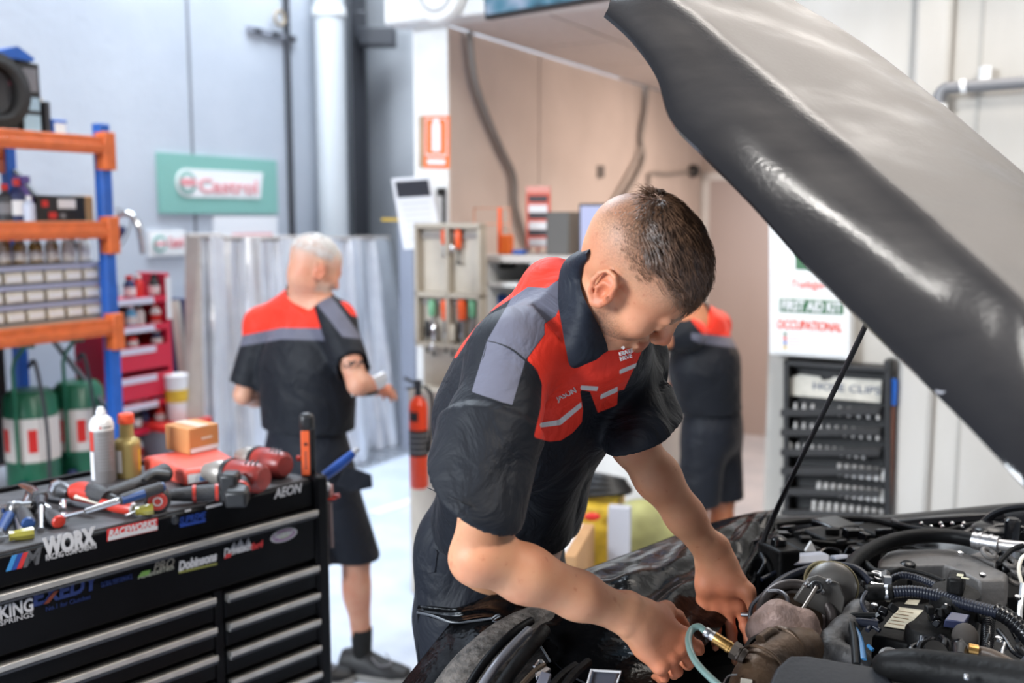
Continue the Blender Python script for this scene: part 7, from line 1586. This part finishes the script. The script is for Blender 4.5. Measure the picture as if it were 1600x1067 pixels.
# trousers / shorts
st = [ECap(pel + (.01, -.02, .19), pel + (0, 0, .08), .112, .118, s_ax, 1.28, .03), ECap(pel + (0, 0, .10), pel - (0, 0, .02), .118, .128, s_ax, 1.28, .03), Ell(pel - fwd*.05 - (0, 0, .01), (.115, .115, .12), None, .05), Cap(hipL, kL, .098, .088, .04), Cap(hipR, kR, .100, .09, .04), Ell(P(690, 868, 1.86), (.05, .05, .085), None, .04)]
def shorts_post(p, d):
    f1 = np.abs(np.sin(fnoise(aniso(p, (0, 0, 1), .4), 12, 31, 2)*2.)); d = d + .006*(1 - f1) - .002
    return np.maximum(np.maximum(d, kL[2] - p[:, 2]), p[:, 2] - (pel[2] + .23))
ap = [q.a for q in st if hasattr(q, 'a')] + [q.b for q in st if hasattr(q, 'b')]
V, F = sdf_mesh(st, np.min(ap, 0) - .2, np.max(ap, 0) + .2, .006, post=shorts_post)
shc = cloth('shorts_cloth', (.007, .009, .015), []); SO = sdf_obj('shorts', V, F, shc, JP, smooth_iter=1)
sm_ = lambda x, y: march(st, x, y, 1.4, 2.2, shorts_post)
b = MB(); pk = [(660, 838), (684, 862), (680, 895), (668, 897), (654, 868)]; q = [sm_(*a) - nrm(ray(*a))*.004 for a in pk]; b.prism(q, (0, .006, 0)); b.build('pocket_flap', shc, SO, bevel=.002)
b = MB(); b.tube([sm_(*a) - nrm(ray(*a))*.001 for a in ((702, 850), (700, 880), (698, 910), (702, 940))], .0012, 6, sub=3); b.build('seam', mat('seam_dark', ()), SO)
for f_ in (fL, fR):
    q = f_*(1, 1, 0); b = MB(); b.M = frame(q, np.cross(fwd, (0, 0, 1)), fwd, (0, 0, 1))
    b.rings([[(.05*math.cos(a)*w_, y + 0*a, z + h*math.sin(a)) if False else (.05*w_*math.cos(a), y, max(.0, z + h*math.sin(a))) for a in np.linspace(0, 2*math.pi, 16, endpoint=False)] for y, w_, z, h in ((-.09, .5, .05, .05), (-.07, .75, .06, .06), (.0, .85, .06, .07), (.08, .95, .04, .045), (.15, .9, .03, .032), (.19, .5, .025, .02))]); b.build('shoe', m_black, JP)
# ================================================================ the two mechanics further back
def simple_person(label, name_pre, HF2, nb2, shL, shR, elL, wrL, elR, wrR, pel2, kL2, kR2, aL, aR_, sc_, hairc, shirtpolys, D, hemz, slv=.62, hh=.009, fdir=None, skinc=(.60, .30, .18), shoes=None, wd=1.3, shoe_dir=None, bulk=1.):
    t = thing('person', label, 'person', pel2*(1, 1, 0)); ax2 = nrm((shR - shL)*[1, 1, 0]); n0 = HF2[0] + HF2[1]@np.array([0, -.035, -.045])*HF2[2]
    cmid = lerp(pel2, nb2, .62); hipl, hipr = pel2 - ax2*.085*sc_, pel2 + ax2*.085*sc_
    tor = [ECap(pel2, lerp(pel2, nb2, .4), .105*bulk*sc_, .10*bulk*sc_, ax2, wd, .03), ECap(lerp(pel2, nb2, .4), cmid, .10*bulk*sc_, .115*sc_, ax2, wd, .05), ECap(cmid, lerp(pel2, nb2, .9), .115*sc_, .075*sc_, ax2, wd, .05),
           Cap(shL, nb2 - (0, 0, .02), .05*sc_, .055*sc_, .05), Cap(shR, nb2 - (0, 0, .02), .05*sc_, .055*sc_, .05)]
    leg = limb([hipl, kL2, aL], [.085*sc_, .052*sc_, .036*sc_]) + limb([hipr, kR2, aR_], [.085*sc_, .052*sc_, .036*sc_])
    for k_, a_ in ((kL2, aL), (kR2, aR_)): leg.append(Ell(lerp(k_, a_, .32) + np.array([-.008, 0, 0]), (.050*sc_, .052*sc_, .10*sc_), None, .03))
    hs = []
    for w_, e_, th in ((wrL, elL, 1), (wrR, elR, -1)): hs += hand_prims(w_, nrm(w_ - e_), (0, .2, -1), th, [(.3, .4, .3)]*4, sc_*.95, .4)[0]
    bd = head_prims(HF2) + [Cap(nb2 - (0, 0, .02), n0, .06*sc_, .054*sc_, .035)] + tor + arm_prims(shL, elL, wrL, sc_) + arm_prims(shR, elR, wrR, sc_) + hs + leg
    pp = [q.a for q in bd if hasattr(q, 'a')] + [q.b for q in bd if hasattr(q, 'b')] + [q.c for q in bd if hasattr(q, 'c')]
    lo, hi = np.min(pp, 0) - .13, np.max(pp, 0) + .13; lo[2] = max(0, lo[2])
    V, F = sdf_mesh(bd, lo, hi, .0062); sdf_obj('body', V, F, skin(name_pre + '_skin', skinc, hairc), t, head_attrs(HF2, hands=(wrL, wrR), amount=.8), smooth_iter=1)
    def slv_(a, e_, ax):
        b_ = lerp(a, e_, slv) 
        def post(p, d):
            h = (p - b_)@ax; rr = np.linalg.norm(p - b_ - np.outer(h, ax), axis=1); f2 = np.abs(np.sin(fnoise(aniso(p, ax, .25), 15, 5, 2)*2.0)); d = d + .006*(1 - f2) - .001
            return smax(smax(d, h, .004), -np.maximum(rr - .055*sc_, -(h + .05)), .004)
        return Grp([Cap(a, b_ + ax*.04, .064*sc_, .072*sc_, .03)], post, .035)
    sl = [slv_(shL, elL, nrm(elL - shL)), slv_(shR, elR, nrm(elR - shR))]
    S2 = [Grp(tor, lambda p, d: d - .020*sc_, .02), ECap(lerp(pel2, nb2, .15), lerp(pel2, nb2, .5), .122*bulk*sc_, .122*bulk*sc_, ax2, wd, .05)] + sl
    na = nrm(n0 - nb2)
    def post2(p, d):
        f1 = np.abs(np.sin(fnoise(aniso(p, (0, 0, 1), .5), 10, 44, 2)*2.2)); d = d + .008*(1 - f1) - .002
        d = np.maximum(d, hemz - p[:, 2]); q = p - nb2; h = q@na; rr = np.linalg.norm(q - np.outer(h, na), axis=1)
        d = smax(d, -np.maximum(rr - .062*sc_, .015 - h), .004); return np.where(rr < .11, np.maximum(d, h - .05), d)
    V, F = sdf_mesh(S2, lo - .05, hi + .05, hh*.8, post=post2); V, F = V, F
    m = cloth(name_pre + '_shirt', NAVY, [(k, c) for k, c in (('red', RED), ('grey', GREY)) if k in shirtpolys], wl=.002)
    so = sdf_obj('shirt', V, F, m, t, {k: poly_attr(v, D) for k, v in shirtpolys.items()}, smooth_iter=1)
    x_ = nrm(np.cross(na, (0, 1, 0))); y_ = np.cross(na, x_)
    b = MB(); b.rings([[nb2 + na*h_ + (r_*sc_*math.cos(a))*x_ + (r_*sc_*math.sin(a))*y_ for a in np.linspace(0, 2*math.pi, 24, endpoint=False)] for r_, h_ in ((.074, .0), (.072, .03), (.066, .055), (.061, .05), (.064, .0))], cap=False); b.build('collar', cloth('collar_cloth3', (.006, .008, .014), []), so)
    sho = [ECap(pel2 + (0, 0, .09), pel2 - (0, 0, .03), .118*bulk*sc_, .125*bulk*sc_, ax2, wd*.98, .03), Cap(hipl, kL2 + (0, 0, .0), .100*sc_, .098*sc_, .04), Cap(hipr, kR2, .100*sc_, .098*sc_, .04)]
    def post3(p, d):
        f1 = np.abs(np.sin(fnoise(aniso(p, (0, 0, 1), .3), 11, 77, 2)*2.)); d = d + .008*(1 - f1) - .002
        return np.maximum(np.maximum(d, kR2[2] + .0 - p[:, 2]), p[:, 2] - (pel2[2] + .15*sc_))
    V, F = sdf_mesh(sho, lo - .05, hi + .05, hh, post=post3); so2 = sdf_obj('shorts', V, F, shc, t, smooth_iter=1)
    for a_, sd_ in ((aL, shoe_dir[0]), (aR_, shoe_dir[1])):
        b = MB(); b.lathe(a_*(1, 1, 0) + (0, 0, .05), (0, 0, 1), [(.036*sc_, 0), (.038*sc_, .05), (.041*sc_, .10), (.042*sc_, .13), (.038*sc_, .131)], 18); b.build('sock', mat('black_sock', (.008, .008, .008), .9), t)
        q = a_*(1, 1, 0); f_ = nrm(sd_); b = MB(); b.M = frame(q, np.cross(f_, (0, 0, 1)), f_, (0, 0, 1))
        an = np.linspace(0, 2*math.pi, 18, endpoint=False)
        b.rings([[(.052*w_*math.cos(a), y, .022 + h*max(0, math.sin(a))*1. + (.0 if math.sin(a) >= 0 else -.004)) for a in an] for y, w_, h in ((-.085, .55, .05), (-.075, .8, .07), (-.03, .88, .085), (.03, .9, .075), (.08, .98, .05), (.14, .95, .035), (.175, .7, .026), (.185, .3, .012))]); sh_ = b.build('shoe', mat('shoe_black', (.015, .015, .017), .5), t)
        b = MB(); b.M = frame(q, np.cross(f_, (0, 0, 1)), f_, (0, 0, 1)); b.rings([[(.054*w_*math.cos(a), y, .012 + .012*np.sign(math.sin(a))) for a in an] for y, w_ in ((-.09, .55), (-.078, .82), (.0, .92), (.08, 1.0), (.15, .95), (.185, .6))]); b.build('sole', mat('sole_pale', (.35, .34, .32), .6), sh_)
        b = MB(); b.M = frame(q, np.cross(f_, (0, 0, 1)), f_, (0, 0, 1)); b.tube([(.03, .05, .085), (.05, .09, .07), (.02, .12, .07), (-.03, .08, .08)], .003, 6, sub=4); b.build('laces', m_gr, sh_)
    return t, S2, post2
HF2 = head_frame(P(491, 421, 3.42), (.80, .62), 22, 4, .92)
t2, S2, post2 = simple_person('grey-haired person in a navy shirt with a red yoke, turned away by the foil sheets', 'grey_haired', HF2, P(478, 466, 3.47), P(408, 508, 3.56), P(525, 500, 3.36), P(382, 616, 3.55), P(440, 630, 3.78),
    P(560, 600, 3.24), P(583, 604, 3.36), P(482, 715, 3.46), P(478, 872, 3.36), P(556, 872, 3.45), P(468, 1010, 3.36)*(1, 1, 0) + (0, 0, .1), P(566, 1030, 3.45)*(1, 1, 0) + (0, 0, .1), .93, (.42, .40, .37),
    {'red': [[(440, 436), (392, 475), (366, 506), (362, 528), (376, 525), (440, 512), (501, 513), (490, 478), (470, 447)], [(531, 470), (560, 476), (566, 498), (548, 492)]],
     'grey': [[(362, 528), (376, 525), (440, 512), (501, 513), (507, 532), (440, 530), (376, 541), (362, 546)], [(470, 445), (492, 447), (520, 466), (568, 530), (535, 526), (512, 496), (490, 470)]]}, 3.4, P(480, 668, 3.46)[2], slv=.86, shoe_dir=((.9, .3, 0), (.92, -.25, 0)), bulk=1.12, skinc=(.62, .33, .22))
# grey hair cap strands
m_gh = mat('grey_hair', (.72, .71, .70), .5)
strands('hair', HF2, 2200, t2, m_gh, lambda p, rg: p[2] > .045 + .1*max(0, -p[1] - .03), (.006, .014), .0011, .3, 5)
strands('side_hair', HF2, 500, t2, m_gh, lambda p, rg: p[2] > .0 and p[2] < .07 and p[1] < .03, (.004, .009), .0009, .3, 6)
G_ = np.array([[P(548 + 50*s_ + 3*math.sin(r_*3), 596 - 4*s_ + 20*r_ - 12*s_*s_, 3.22 + .1*s_ + .03*r_) for r_ in np.linspace(0, 1, 6)] for s_ in np.linspace(0, 1, 10)])
b = MB(); b.grid(G_, .012); tag(b.build('white_cloth', m_paper), 'white folded cloth in the hand of the grey-haired person', 'cloth')
b = MB(); b.tube([P(552, 617, 3.22), P(580, 616, 3.25), P(590, 612, 3.28)], .006, 8); tag(b.build('dark_tool', m_black), 'dark thin tool held under the white cloth by the grey-haired person', 'tool')
b = MB(); a_ = P(558, 745, 3.33); so2 = [o for o in t2.children if o.name.startswith('shorts')][0]
b.prism([P(540, 728, 3.32), P(580, 742, 3.33), P(582, 762, 3.33), P(545, 770, 3.31), P(525, 758, 3.30)], (0, .01, 0)); b.build('pocket_flap', shc, so2, bevel=.003)
HF3 = head_frame(P(1060, 478, 3.85), (-.85, .4), 35, 0, .92)
t3, S3, post3_ = simple_person('person in dark shorts and a red-shouldered navy shirt leaning forward behind the bonnet', 'far_person', HF3, P(1092, 500, 3.88), P(1072, 520, 3.72), P(1118, 508, 4.02), P(1030, 530, 3.70), P(985, 570, 3.75),
    P(1080, 590, 4.1), P(1035, 620, 4.1), P(1112, 668, 3.93), P(1090, 778, 3.86), P(1128, 778, 3.96), P(1080, 860, 3.86)*(1, 1, 0) + (0, 0, .1), P(1132, 870, 3.98)*(1, 1, 0) + (0, 0, .1), .93, (.06, .04, .03),
    {'red': [[(1085, 470), (1160, 470), (1160, 528), (1098, 522), (1080, 500)]], 'grey': [[(1080, 520), (1098, 522), (1160, 528), (1160, 545), (1092, 536), (1080, 530)]]}, 3.9, P(1112, 640, 3.93)[2], slv=1.12, shoe_dir=((-.9, .3, 0), (-.9, .3, 0)), bulk=1.02, skinc=(.52, .22, .11))
